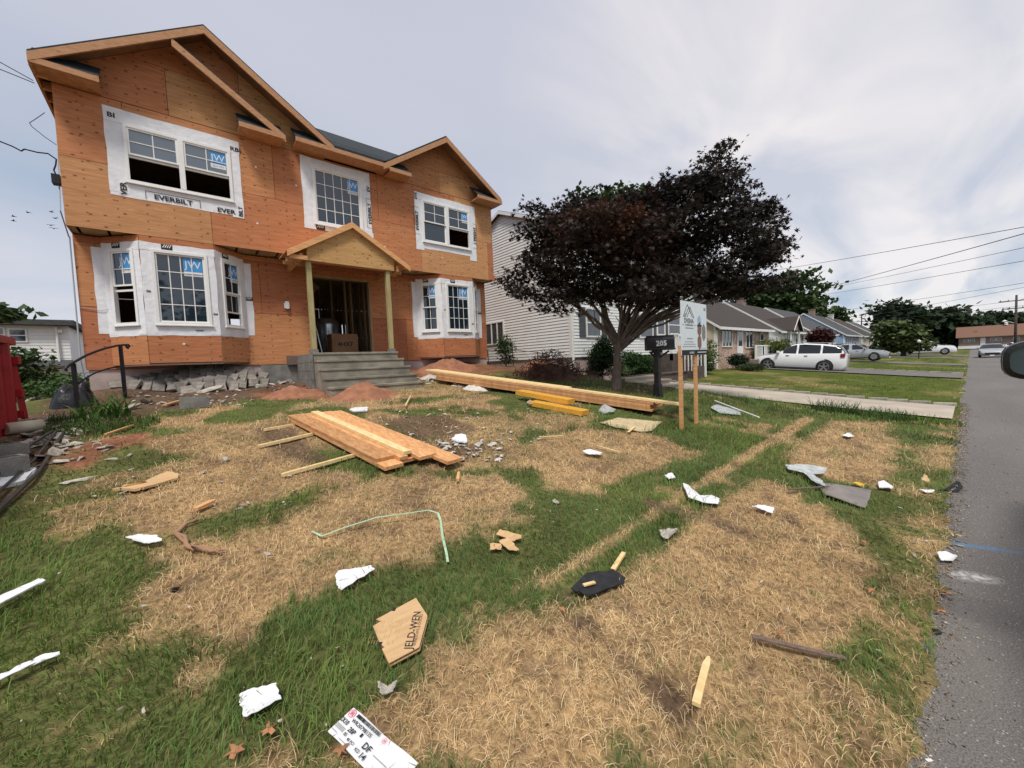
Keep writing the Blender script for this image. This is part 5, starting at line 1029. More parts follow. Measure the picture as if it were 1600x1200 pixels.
for v, dl, lb in ((.13, .42, 'pale yellow board on top of the long stack reaching out past the first sign post'), (-.08, -1.8, 'shorter pale board lying on the back of the long stack')):
    plank('long_board', lb, 'board', on_long(-.35, v, .155), on_long(L2+dl, v+.02, .155), .19, .038, 'pale', group=lg)
def beam(lb, a, b, zlift, w=.24, th=.085):
    p, q = G(*a), G(*b); z = max(p.z, q.z)+zlift; s = (q-p); p.z = p.z+zlift; q.z = q.z+zlift; foot([p+Vector((0, .15, 0)), q+Vector((0, .15, 0)), q-Vector((0, .15, 0)), p-Vector((0, .15, 0))]); plank('laminated_beam', lb, 'beam', p, q, w, th, 'lvl', group='short yellow beams')
beam('upper short yellow laminated beam in front of the long boards', (812, 624), (893, 640), .15); beam('lower short yellow laminated beam on the grass in front of the long boards', (832, 634), (915, 650), .055)
# --- sign on two posts
S1, S2 = G(1065, 670), G(1088, 662); S = (S1+S2)/2
sg_ = thing('construction_sign', 'white contractor sign with a mountain emblem on two wooden posts', 'sign', tuple(S))
for q in (S1, S2): b = MB(); d = (S2-S1); d.z = 0; d.normalize(); n_ = Vector((d.y, -d.x, 0)); b.bar(q-Vector((0, 0, .2)), Vector((q.x, q.y, 1.76 if q is S1 else 1.74)), .089, .038, n_); b.build('post', 'lum', sg_, bevel=.002); foot([q+Vector((.05, .05, 0)), q+Vector((-.05, .05, 0)), q+Vector((-.05, -.05, 0)), q+Vector((.05, -.05, 0))])
ul = atY(1057, 470, S1.y-.03)
D1 = (S1-Vector((0, 0, 0))).xy.length
tl = ray(1057, 470); tl = tl*(D1/np.hypot(tl[0], tl[1])); bl_ = ray(1057, 556); bl_ = bl_*(D1/np.hypot(bl_[0], bl_[1])); z_t, z_b = CAMH+tl[2], CAMH+bl_[2]
O = Vector((tl[0], tl[1], z_b))-n_*.0; r2 = ray(1097, 480); 
# right edge: meet the panel line through O along d
t_ = (O.x*d.y-O.y*d.x)/(r2[0]*d.y-r2[1]*d.x); E_ = Vector((r2[0]*t_, r2[1]*t_, 0)); pw = (E_.xy-O.xy).length
nn = n_ if n_.dot(Vector((-O.x, -O.y, 0))) > 0 else -n_
F = (O+nn*((S1-O).dot(nn)+.034), d, Vector((0, 0, 1)), nn); ph = z_t-z_b
b = MB(F); b.box(0, pw, 0, ph, -.012, 0, 0); p_ = b.build('panel', 'signw', sg_)
b = MB(F); u = pw/.61
b.box(.002, pw-.002, .002, ph*.10, .0005, .002, 0)
def ln(x0, y0, x1, y1, w=.012): b.bar((x0*pw, y0*ph, .002), (x1*pw, y1*ph, .002), w, .002, (0, 0, 1), 0)
for q in ((.07, .71, .23, .94), (.23, .94, .33, .83), (.14, .70, .25, .86), (.21, .71, .31, .84), (.31, .84, .42, .71), (.26, .86, .33, .90), (.33, .90, .48, .70), (.10, .70, .16, .78)): ln(*q)
def tx(s, size, x, y, mi=0, sx=1., bold=0.): b.text(s, size, x*pw, y*ph, .003, mi, sx=sx, bold=bold)
tx('DVISHA', .115, .28, .645, 0, .95, .01); b.box(.03*pw, .10*pw, ph*.564, ph*.568, .001, .003, 0); b.box(.47*pw, .54*pw, ph*.564, ph*.568, .001, .003, 0); tx('CONSTRUCTION', .042, .285, .565, 0, .95, .015)
for y, x0, x1 in ((.50, .14, .45), (.305, .2, .42)): b.box(x0*pw, x1*pw, y*ph, (y+.018)*ph, .001, .002, 1)
for y, x0, x1 in ((.245, .12, .46), (.20, .08, .52), (.155, .04, .54)):
    x = x0
    while x < x1: w = random.uniform(.03, .07); b.box(x*pw, min(x+w, x1)*pw, y*ph, (y+.016)*ph, .001, .002, 1); x += w+.015
b.box(.72*pw, .95*pw, .125*ph, .132*ph, .001, .002, 1)
b.box(.88*pw, .96*pw, .87*ph, .93*ph, .001, .002, 1)
tx('1.609.456.0', .05, .37, .05, 2, .85, .02); b.box(.60*pw, .97*pw, .045*ph, .06*ph, .0025, .0035, 2)
b.build('lettering', ['ink', 'greyink', 'white'], p_)
b = MB(F)
def hexa(cx_, cy_, r, mi, sy=1.): b.prism([(cx_*pw+r*pw*math.cos(a)*.85, cy_*ph+r*pw*sy*math.sin(a), .001) for a in [R(30+60*k) for k in range(6)]], (0, 0, .002), mi)
hexa(.69, .655, .10, 0); hexa(.69, .50, .105, 1, 1.15); b.box(.6*pw, .79*pw, .555*ph, .58*ph, .003, .004, 3); hexa(.87, .44, .10, 2, 1.5); hexa(.69, .25, .105, 1, 1.2); b.build('picture', [mat('picture_sky', (.2, .42, .62), (.45, .55, .62), .5, 12), mat('picture_house', (.30, .14, .10), (.12, .09, .08), .5, 20), mat('picture_tree', (.12, .13, .12), (.30, .28, .26), .5, 16), 'ink'], p_)
# --- mailbox
q = G(1028, 622); mb_ = thing('mailbox', 'black post mounted mailbox with its house number, left of the sign', 'mailbox', tuple(q)); q0 = Vector(q)
topz = q.z+.97*(q.xy.length/9.2)*1.26 if False else (ray(1028, 524)/np.hypot(*ray(1028, 524)[:2])*q.xy.length)[2]+CAMH; botz = (ray(1028, 546)/np.hypot(*ray(1028, 546)[:2])*q.xy.length)[2]+CAMH
dv = Vector((q.x, q.y, 0)).normalized(); rt = Vector((dv.y, -dv.x, 0)); bx = rt*.93+dv*.25; bx.normalize(); by = Vector((-bx.y, bx.x, 0))
hl_, hw_ = .29, .10; F = (Vector((q.x, q.y, botz))+bx*.07, bx, Vector((0, 0, 1)), -by); hh = topz-botz
b = MB(F); n = 9; prof = [(-hw_, 0), (-hw_, hh*.55)]+[(-hw_*math.cos(math.pi*i/n), hh*.55+hh*.45*math.sin(math.pi*i/n)) for i in range(1, n)]+[(hw_, hh*.55), (hw_, 0)]
b.prism([(-hl_, z, w) for w, z in prof], (2*hl_, 0, 0)); b.box(-hl_-.02, -hl_, hh*.0, hh*.9, -hw_-.01, hw_+.01); b.box(-hl_-.01, hl_+.01, -.02, .015, -hw_-.015, hw_+.015); b.build('box', 'black', mb_, bevel=.004)
b = MB(F); b.box(-.11, .11, hh*.22, hh*.68, hw_+.001, hw_+.004, 0); b.text('205', hh*.5, 0, hh*.43, hw_+.005, 1, bold=.02); b.build('house_number', ['shut', 'white'], mb_)
b = MB(); s_ = .055
b.box(q.x-s_, q.x+s_, q.y-s_, q.y+s_, q.z-.2, botz-.02); b.box(q.x-s_*1.5, q.x+s_*1.5, q.y-s_*1.5, q.y+s_*1.5, q.z-.1, q.z+.12); b.box(q.x-s_*1.3, q.x+s_*1.3, q.y-s_*1.3, q.y+s_*1.3, q.z+.12, q.z+.32); b.box(q.x-s_*1.25, q.x+s_*1.25, q.y-s_*1.25, q.y+s_*1.25, q.z+.55, q.z+.6); b.box(q.x-s_*1.6, q.x+s_*1.6, q.y-s_*1.6, q.y+s_*1.6, botz-.08, botz-.021); b.bar(q0+Vector((0, 0, botz-q.z-.22)), q0+bx*.26+Vector((0, 0, botz-q.z-.04)), .04, .04); b.bar(q0+Vector((0, 0, botz-q.z-.22)), q0-bx*.16+Vector((0, 0, botz-q.z-.04)), .04, .04); b.build('post', 'black', mb_, bevel=.004)
# --- handrail
a, c = G(122, 640), G(196, 622); c.z = float(gz(c.x, c.y))
rl = thing('handrail', 'curved black iron handrail with a scrolled end at the left corner of the house', 'handrail', tuple(a)); 
def on_v(px, py, ref): r = ray(px, py); return Vector((r[0], r[1], r[2]))*(ref.xy.length/math.hypot(r[0], r[1]))+Vector((0, 0, CAMH))
for ref, px, py in ((a, 119, 568), (c, 186, 540)): t_ = on_v(px, py, ref); b = MB(); b.box(ref.x-.028, ref.x+.028, ref.y-.028, ref.y+.028, ref.z-.25, t_.z); b.build('post', 'black', rl)
def railpath(pts): return [on_v(x, y, Vector(((a+(c-a)*max(-.4, min(1.4, (x-120)/68.))).xy.to_3d()))) for x, y in pts]
b = MB(); b.tube(railpath([(103, 580), (104, 574), (110, 569), (119, 564), (135, 555), (150, 549), (165, 544), (183, 540), (192, 539), (200, 538.5), (202.5, 541), (200, 544), (197, 541)]), .02, 8); b.build('rail', 'black', rl, smooth=True)
b = MB(); b.tube(railpath([(120, 601), (135, 590), (150, 582), (168, 576), (187, 572)]), .014, 6); b.build('lower_rail', 'black', rl, smooth=True)
# --- red dumpster
tz = (ray(34, 528)/ray(34, 528)[1]*8.29)[2]+CAMH
dm = thing('dumpster', 'bright red steel roll off dumpster cut by the left edge', 'dumpster', (-2.8, 5.6, .85)); x1, y1 = -1.66, 8.29; zz = .92
b = MB(); b.box(x1-2.3, x1-.02, 3.2, y1-.02, zz+.1, tz-.1); b.box(x1-2.35, x1, 3.15, y1, zz, zz+.14); b.build('bin', 'red', dm)
b = MB(); b.box(x1-.10, x1+.03, 3.15, y1+.01, tz-.1, tz); b.box(x1-2.35, x1-.1, y1-.1, y1, tz-.1, tz); b.build('top_rim', 'red', dm, bevel=.01)
for y in np.arange(3.3, 8.3, .42): b = MB(); b.prism([(x1-.02, y, zz+.14), (x1+.03, y+.03, zz+.14), (x1+.03, y+.09, zz+.14), (x1-.02, y+.12, zz+.14)], (0, 0, tz-.1-zz-.14)); b.build('rib', 'red', dm)
for x in np.arange(x1-2.2, x1-.1, .5): b = MB(); b.box(x, x+.1, y1-.05, y1+.02, zz+.14, tz-.1); b.build('rib', 'red', dm)
b = MB(); b.bar((x1-.02, y1-.0, tz-.3), (x1+.03, y1+.02, zz+.2), .05, .06); [b.box(x1-.02, x1+.05, y1-.08, y1+.04, z, z+.1) for z in (tz-.35, zz+.5, zz+.22)]; b.build('door_hinge', 'red', dm)
# --- things around the handrail and dumpster
def lump(name, label, cat, p, r, h, m, seed, rough=.25, group=None, n=28, k=14, ell=1., pw_=1.5):
    rr = np.random.default_rng(seed); V = []; 
    for i in range(k+1):
        f = i/k
        for j in range(n):
            a_ = 2*math.pi*j/n; e = 1+.25*(vnoise(math.cos(a_)*1.6+seed, math.sin(a_)*1.6+seed)-.5)*2; x, y = p.x+f*r*e*math.cos(a_), p.y+f*r*ell*e*math.sin(a_)
            z = float(gz(x, y))-.02+h*(1-f**pw_)*(1+rough*(float(fbm(x*9/r*.3+seed, y*9/r*.3))-.5)*2)*(1 if i < k else 0)+rough*.12*h*(rr.random()-.5)*(i < k); V.append((x, y, z))
    mb = MB(); mb.mesh(V, [(i*n+j, i*n+(j+1) % n, (i+1)*n+(j+1) % n, (i+1)*n+j) for i in range(k) for j in range(n)]); o = mb.build(name, m, None, p, smooth=True); foot([(p.x+r*.9*math.cos(t), p.y+r*ell*.9*math.sin(t)) for t in np.linspace(0, 6.28, 12)]); return tag(o, label, cat, group)
q = G(112, 640); q = GP(q.x-.05, q.y+.5); lump('rubbish_bag', 'shiny black rubbish bag on the ground behind the handrail', 'bag', q, .27, .36, 'bag', 3, .4, pw_=4)
lump('soil_pile', 'mound of orange red soil in front of the steps', 'soil pile', GP(2.85, 7.95), .72, .27, 'redsoil', 5, .6, ell=.6)
lump('soil_pile', 'low heap of red soil left of the steps', 'soil pile', GP(1.75, 9.0), .6, .17, 'redsoil', 6, .6, ell=.7)
lump('sand_pile', 'small heap of pale sand beside the long boards', 'sand pile', G(745, 607), .36, .15, 'sand', 7, .5)
lump('sand_pile', 'flat spill of pale cement left of the sand heap, under the long boards', 'sand pile', G(718, 602), .3, .05, 'sand', 8, .5)
lump('sand_pile', 'grey white powder spill between the steps and the board ends', 'sand pile', atY(677, 590, 9.6) if False else GP(5.25, 9.6), .35, .1, 'rub', 9, .5)
lump('soil_pile', 'dark brown soil heap at the foot of the pink foundation right of the steps', 'soil pile', GP(6.2, 10.3), 1.0, .28, 'redsoil', 10, .7, ell=.6)
lump('soil_pile', 'rounded brown soil heap behind the chain link fence posts', 'soil pile', GP(9.3, 9.4), .7, .38, 'redsoil', 12, .5)
# pavers thrown against the foundation
b = local(); b.box(-.1, .1, -.2, .2, -.03, .03); pav = b.build('paver', 'paver', None, None, bevel=.006); pav['x'] = 1; pm = pav.data; bpy.data.objects.remove(pav)
def paver(p, rot, s, i, j):
    lb = '%s paving block %s of the heap under the left bay' % (('topmost', 'upper', 'upper middle', 'middle', 'lower middle', 'lower', 'lowest')[j], 'at the far left end,at the left end,near the left end,left,left of the middle,just left of the middle,in the middle,just right of the middle,right of the middle,right,near the right end,at the right end,at the far right end'.split(',')[i])
    o = put(pm, 'paver', lb, 'paver', p, s, rot, 'pavers heaped under the left bay'); m_ = o.modifiers.new('bevel', 'BEVEL'); m_.width = .006; m_.segments = 1
rr = random.Random(3)
for i in range(13):
    for j in range(7):
        x = -.95+i*.2+rr.uniform(-.03, .03)+(j % 2)*.04; top = 1.48+.27*math.exp(-((x-.55)/.75)**2)
        y = 10.88-j*.105; z = top-.078*j
        if z < float(gz(x, y))+.0: continue
        paver((x, y, z+.03), (R(rr.uniform(38, 58)), R(rr.uniform(-10, 16)), R(rr.uniform(-24, 24)+(-16 if j % 2 else 14))), (rr.uniform(.8, 1.0), rr.uniform(.55, .8), 1), i, j)
ck = [chunk_mesh('stone', 'rub', s_, *sh) for s_, sh in ((1, (1, .8, .5)), (2, (1, .7, .35)), (3, (1.1, .6, .4)), (4, (.8, .9, .6)))]
def scatter(name, label, cat, group, box, n, s0, s1, mlist, seed, lift=.0, inside=None):
    r_ = random.Random(seed)
    for i in range(n):
        for _ in range(30):
            px, py = r_.uniform(box[0], box[2]), r_.uniform(box[1], box[3])
            if inside is None or inside(px, py): break
        p = G(px, py, lift); s = r_.uniform(s0, s1); me = r_.choice(mlist); f = (s-s0)/(s1-s0); e = max(v.co.x for v in me.vertices)/max(.01, max(v.co.y for v in me.vertices))
        lb = '%s %s%s' % ('smallest sized' if f < .25 else 'smaller' if f < .5 else 'larger' if f < .8 else 'biggest sized', 'long ' if e > 1.6 else '', label.replace('small ', '').replace('tiny ', ''))
        put(me, name, ' '.join(lb.split()[:16]), cat, p, (s, s*r_.uniform(.6, 1.1), s*r_.uniform(.5, 1)), (r_.uniform(-.4, .4), r_.uniform(-.4, .4), r_.uniform(0, 6.3)), group)
scatter('stone', 'broken grey stone in the rubble in front of the paver heap', 'stone', 'rubble in front of the paver heap', (205, 612, 400, 634), 60, .05, .15, ck, 11)
scatter('stone', 'broken brick or stone in the rubble left of the steps', 'stone', 'rubble left of the steps', (330, 592, 470, 612), 45, .08, .26, ck, 12)
scatter('stone', 'broken stone between the dumpster and the handrail', 'stone', 'rubble beside the dumpster', (40, 655, 130, 700), 50, .06, .2, ck, 13)
scatter('stone', 'broken stone in the red earth left of the lawn', 'stone', 'stones in the red earth', (90, 688, 210, 720), 16, .06, .16, ck, 14)
scatter('stone', 'stone fragment in the dirt right of the steps', 'stone', 'fragments right of the steps', (640, 588, 715, 602), 26, .06, .2, ck, 15)
for px, py, s, lb in ((60, 600, .55, 'large pale boulder slab leaning by the dumpster corner'), (80, 588, .5, 'rounded tan boulder behind the black bag'), (48, 615, .5, 'flat tan rock at the foot of the dumpster corner'), (205, 640, .42, 'pale flat stone below the handrail post'), (330, 612, .5, 'wide flat pinkish slab below the pavers'), (228, 630, .35, 'pale broken slab standing in the weeds right of the handrail'), (150, 655, .3, 'tan rock in the weeds left of the handrail post')):
    put(ck[int(px) % 4], 'rock', lb, 'rock', G(px, max(py, 610)) if py > 605 else GP(atY(px, py, 11.5).x, 11.5), (s, s*.8, s*.7), (.2, .3, px), None)
def hollow_block(label, p, rz, tilt=0.):
    t = local()
    for q in ((-.2, .2, -.1, -.07), (-.2, .2, .07, .1), (-.2, -.165, -.07, .07), (.165, .2, -.07, .07), (-.018, .018, -.07, .07)): t.box(q[0], q[1], q[2], q[3], 0, .19)
    o = t.build('cinder_block', 'cblock', None); o.location = p; o.rotation_euler = (tilt, 0, rz); return tag(o, label, 'block')
hollow_block('grey hollow cinder block lying in front of the paver heap', G(305, 637, -.0), R(-2), R(0)); hollow_block('grey hollow block stacked at the left edge below the dumpster', G(-8, 728), R(20))
hollow_block('second grey block under the stacked one at the left edge', G(-14, 752), R(26))
for n_i, (pts, r, lb) in enumerate([([(-60, 870), (0, 803), (60, 745), (100, 680)], .016, 'long black pipe nearest the lawn at the left edge'), ([(-60, 850), (0, 778), (55, 726), (88, 682)], .012, 'middle black pipe along the driveway edge'), ([(-40, 800), (0, 752), (50, 705), (82, 684)], .016, 'long black pipe nearest the dumpster')]):
    b = MB(); P = [G(x, y, r+.02+.02*n_i) for x, y in pts]; b.tube(P, r, 10); o = b.build('long_pipe', 'pipe', None, P[1], smooth=True); tag(o, lb, 'pipe', 'black pipes along the driveway edge'); [foot([P[i]+Vector((.05, .05, 0)), P[i+1]+Vector((.05, .05, 0)), P[i+1]-Vector((.05, .05, 0)), P[i]-Vector((.05, .05, 0))]) for i in range(3)]
b = MB(); p = G(38, 676, .07); b.lathe([(.06, -.16), (.075, -.16), (.075, .16), (.06, .16), (.06, -.15)], (0, 0, 0), 16, 'y'); b.local = True; o = b.build('pipe_offcut', 'pvc', None, smooth=True); o.location = p; o.rotation_euler = (0, 0, R(-50)); tag(o, 'short yellowed plastic pipe offcut beside the dumpster', 'pipe')
o, _ = sheet('foam_slab', 'crumbled white plaster slab under the black pipes at the left edge', 'slab', [(0, 752), (30, 742), (58, 738), (40, 755), (0, 768)], 'white', .03, .03, .02, seed=3)
put(ck[3], 'rock', 'round cream coloured rock beside the black pipes', 'rock', G(85, 712), (.16, .15, .2), (0, 0, 1), None)
put(ck[1], 'rock', 'tan flat rock in the red earth right of the pipes', 'rock', G(95, 722), (.26, .2, .1), (0, 0, 2), None)
scatter('timber_scrap', 'rotten wood scrap between the dumpster and the black pipes', 'scrap', 'wood scraps beside the dumpster', (5, 690, 80, 740), 14, .1, .3, [chunk_mesh('timber', 'dkwood', 31, 2, .4, .2), chunk_mesh('timber', 'dkwood', 32, 1.5, .5, .15)], 16)
rc = [chunk_mesh('clod', 'redsoil', 60+i, 1, .8, .6) for i in range(3)]
scatter('soil_clod', 'clod of red soil on the mounds by the steps', 'clod', 'red clods by the steps', (395, 592, 610, 612), 60, .03, .11, rc, 28)
scatter('soil_clod', 'clod of red soil right of the steps', 'clod', 'red clods right of the steps', (640, 578, 760, 600), 30, .04, .12, rc, 29)
# weeds by the handrail
def blades_np(P, h, w, lean, ang, col, rg, seg=3, curve=1.0):
    n = len(P); ts = np.linspace(0, 1, seg+1); d = np.stack([np.cos(ang), np.sin(ang), np.zeros(n)], 1); s = np.stack([-np.sin(ang), np.cos(ang), np.zeros(n)], 1); V = []
    tw = rg.uniform(-.8, .8, n)[:, None]; s = s*np.cos(tw)+d*np.sin(tw)
    for i, t in enumerate(ts):
        a = lean*t**curve; x = h*(np.sin(a)*t)*.98; z = h*np.cos(a*.9)*t; c = P+d*x[:, None]; c = c+np.array([0, 0, 1])*z[:, None]
        if i < seg: ww = (w*(1-t*.6)/2)[:, None]; V += [c-s*ww, c+s*ww]
        else: V.append(c)
    m = 2*seg+1; V = np.stack(V, 1).reshape(-1, 3); b = (np.arange(n)*m)[:, None]
    Q = np.concatenate([b+np.array([[2*i, 2*i+1, 2*i+3, 2*i+2]]) for i in range(seg-1)]); T = b+np.array([[2*seg-2, 2*seg-1, 2*seg]]); return V, Q, T, np.repeat(col, m, 0)
def tuft(label, p, r, n, h, w, col, seed, name='weed_tuft', cat='weeds', lean=(.3, 1.3)):
    rg = np.random.default_rng(seed); a = rg.uniform(0, 6.283, n); q = rg.random(n)**.5*r; P = np.stack([p.x+q*np.cos(a), p.y+q*np.sin(a)], 1); P = np.column_stack([P, gz(P[:, 0], P[:, 1])])
    V, Q, T, A = blades_np(P, h*rg.uniform(.5, 1.1, n), np.full(n, w), rg.uniform(*lean, n), rg.uniform(0, 6.283, n), np.array(col)*(1+rg.normal(size=(n, 1))*.25), rg, 4)
    o = npmesh(name, V-np.array(p), Q, 'blade', None, np.clip(A, .004, 1), tris=T); o.location = p; return tag(o, label, cat)
tuft('tall broad bladed weeds at the foot of the right handrail post', G(165, 652), .3, 70, .42, .03, (.07, .14, .03), 61)
tuft('clump of weeds around the left handrail post', G(130, 655), .35, 250, .2, .012, (.05, .10, .025), 62); tuft('grassy weeds below the handrail where the lawn starts', G(165, 668), .55, 700, .14, .010, (.06, .12, .025), 63)
tuft('tall weeds along the near edge of the concrete driveway', G(1305, 645), .45, 260, .34, .014, (.05, .09, .025), 64); tuft('weeds on the driveway edge nearer the road', G(1380, 652), .5, 300, .26, .014, (.06, .12, .03), 65); tuft('bright weeds where the driveway edge meets the road', G(1450, 660), .5, 260, .16, .012, (.09, .17, .03), 66)
# heap of torn out roots and brush behind the maple
q = GP(8.6, 8.3); rg = np.random.default_rng(9); paths = []
for i in range(650):
    c = np.array([q.x+rg.normal()*.65, q.y+rg.normal()*.5, 0]); f = np.exp(-((c[0]-q.x)/.95)**2-((c[1]-q.y)/.8)**2); c[2] = q.z+rg.random()*.85*f
    d_ = rg.normal(size=3)*[1, 1, .55]; d_ /= np.linalg.norm(d_); l_ = rg.uniform(.12, .45); P = c+d_*np.linspace(-.5, .5, 5)[:, None]*l_+rg.normal(size=(5, 3))*.03; P[:, 2] = np.maximum(P[:, 2], q.z); paths.append((P, np.full(5, rg.uniform(.003, .011))))
V, Q = tubes_np(paths, 4); V2 = V-np.array(q); o = npmesh('brush_pile', V2, Q, 'brush'); o.location = q; tag(o, 'reddish brown heap of dead brush and torn roots behind the maple trunk', 'brush pile')
lump('soil_pile', 'low dark mound of earth under the dead brush heap', 'soil pile', q, 1.0, .42, 'brush', 15, .5)
# retaining wall, path steps and chain link fence beyond the maple
t = MB(); t.box(11.6, 16.2, 7.7, 7.95, .3, .90); t.box(11.55, 16.25, 7.66, 7.99, .901, .95); o = t.build('retaining_wall', 'dkwall', None, (14, 7.8, .4)); tag(o, 'low dark block retaining wall in front of the white house', 'wall')
st_ = thing('garden_steps', 'pale concrete garden steps leading up from the driveway beside the maple', 'steps', (12.2, 7.2, .5))
for i, (y, z) in enumerate(((6.6, .62), (7.0, .78), (7.4, .93))): b = MB(); b.box(11.2, 13.6-.2*i, y, y+.55, .2+.0*i, z-.05); b.box(11.15, 13.65-.2*i, y-.03, y+.55-(.13 if i < 2 else 0), z-.049, z); b.build('step', 'drive', st_)
fc = thing('chain_link_fence', 'rusty low chain link fence by the side wall of the white house', 'fence', (9.6, 10.6, 1.2)); fx = np.linspace(8.6, 10.9, 4); gp = [GP(x, 11.4-.65*(x-8.6)) for x in fx]
for p in gp: b = MB(); b.tube([p-Vector((0, 0, .1)), p+Vector((0, 0, .62))], .02, 6); b.build('post', 'rust', fc)
b = MB(); b.tube([p+Vector((0, 0, .6)) for p in gp], .013, 6); b.build('top_rail', 'rust', fc); b = MB()
for p, q_ in zip(gp, gp[1:]):
    n = 14
    for i in range(n):
        for s_ in (0, 1): f0, f1 = i/n, min(1, max(0, (i+(6 if s_ else -6))/n)); b.bar(p+(q_-p)*f0+Vector((0, 0, .02)), p+(q_-p)*f1+Vector((0, 0, .02+.56*abs(f1-f0)*n/6)), .003, .003)
b.build('mesh', 'rust', fc)
# things inside the open doorway
b = MB(); b.box(3.3, 4.02, 11.55, 12.0, 2.045, 2.62); o = b.build('cardboard_box', 'cardd', None, (3.6, 11.6, 2.045), bevel=.008); o.name = 'carton'; tag(o, 'brown cardboard box printed 4HX7 standing in the doorway', 'box')
g_ = MB(frame(3.66, 11.55, 2.33)); g_.text('4HX7', .17, 0, 0, .002, 0, bold=.02); q = g_.build('lettering', 'ink', None, (3.6, 11.6, 2.045)); q.parent = o; q.location = (0, 0, 0)
b = MB(); b.lathe([(.28, 0), (.33, .05), (.33, .9), (.30, 1.05), (.2, 1.12), (.05, 1.14)], (3.5, 12.6, 2.045), 24); o = b.build('water_tank', 'foil', None, (3.5, 12.6, 2.045), smooth=True); tag(o, 'shiny foil wrapped cylinder behind the box in the doorway', 'tank')
b = MB(); b.bar((3.12, 11.9, 2.05), (3.02, 12.1, 3.0), .06, .02, (1, 0, 0)); o = b.build('metal_strip', 'foil', None, (3.1, 12, 2.05)); tag(o, 'bright metal strip leaning inside the doorway left of the box', 'strip')
# ---------------------------------------------------------------- poles, wires, birds
def pole(label, p, h, m='pole', arms=((-.8, 1.6), (-1.9, 1.3))):
    t = thing('utility_pole', label, 'utility pole', tuple(p)); b = MB(); b.tube([p-Vector((0, 0, .5)), p+Vector((0, 0, h))], [.17, .11], 10); b.build('pole', m, t, smooth=True)
    for dz, l in arms:
        b = MB(); b.bar(p+Vector((.12, -l, h+dz)), p+Vector((.12, l, h+dz)), .1, .12); b.build('crossarm', m, t)
        for y in (-l*.9, -l*.45, l*.45, l*.9): b = MB(); b.lathe([(.02, 0), (.05, .04), (.04, .16), (.01, .18)], p+Vector((.12, y, h+dz+.06)), 8); b.build('insulator', 'rubber', t)
    return t
pe = atX(1586, 545, 92); pt = atX(1586, 461, 92); pp_ = pole('tall wooden utility pole at the right in front of the brown house', Vector((92, pe.y, .0)), pt.z)
b = MB(); b.bar((92, pe.y, 4.2), (92, pe.y+1.0, 4.6), .06, .06); b.lathe([(.05, 0), (.28, .1), (.05, .3)], (92, pe.y+1.0, 4.45), 10); b.build('lamp', 'trim', pp_)
pe = atX(1346, 530, 120); pt = atX(1346, 494, 120); pole('distant utility pole standing above the cottage roofs', Vector((120, pe.y, .5)), pt.z-.5, arms=((-1.2, 1.6),))
def wire(label, pts, r=.012, sag=.0, group='overhead wires crossing the street', name='overhead_wire', cat='wire', m='black'):
    P = []
    for a_, c_ in zip(pts, pts[1:]):
        n = 12
        for i in range(n): f = i/n; P.append(a_+(c_-a_)*f-Vector((0, 0, sag*4*f*(1-f))))
    P.append(pts[-1]); b = MB(); b.tube(P, r, 5); o = b.build(name, m, None, P[0]); return tag(o, label, cat, group)
def cross(label, px1, py1, px0, py0, X1=40, Y0=14, r=.016, ext=.35, sag=.1):
    a_, c_ = atX(px1, py1, X1), atY(px0, py0, Y0); wire(label, [a_+(a_-c_)*ext, c_], r, sag)
cross('topmost overhead wire at the right, running down behind the maple', 1600, 352, 1200, 424, 30, 13); cross('thick second overhead wire sloping over the cottages', 1600, 363, 1285, 451, 40, 15, .028); cross('thin wire just under the thick one', 1600, 385, 1285, 452, 40, 15)
cross('fourth overhead wire from the top at the right', 1600, 406, 1290, 460, 50, 15, .02); cross('long low wire over the skyline trees', 1600, 441, 1310, 486, 70, 17, .022); cross('lower wire from the pole over the far trees', 1600, 448, 1330, 498, 80, 20, .022)
wire('wire reaching the tall pole crossarm from the right edge', [atX(1620, 462, 80), atX(1587, 470, 92), atX(1347, 499, 120)], .02); wire('lowest wire between the tall pole and the distant one', [atX(1620, 474, 80), atX(1587, 479, 92), atX(1347, 503, 120)], .02)
lg_ = 'service wires left of the plywood house'
wire('upper pair wire running to the left eave', [atY(-40, 75, 12), atY(52, 126, 12)], .008, group=lg_); wire('lower pair wire running to the left eave', [atY(-40, 92, 12), atY(54, 130, 12)], .008, group=lg_)
wire('thin looped wire hanging below the left eave', [atY(x, y, 11.2) for x, y in ((70, 176), (54, 187), (46, 192), (50, 198), (70, 214), (92, 229))], .006, group=lg_)
wire('thick drooping service cable ending at the black clamp', [atY(x, y, 11.0) for x, y in ((-30, 208), (0, 221), (20, 229), (33, 236), (38, 233), (58, 238), (75, 240), (88, 249), (87, 258), (84, 266), (88, 274), (93, 278))], .012, group=lg_)
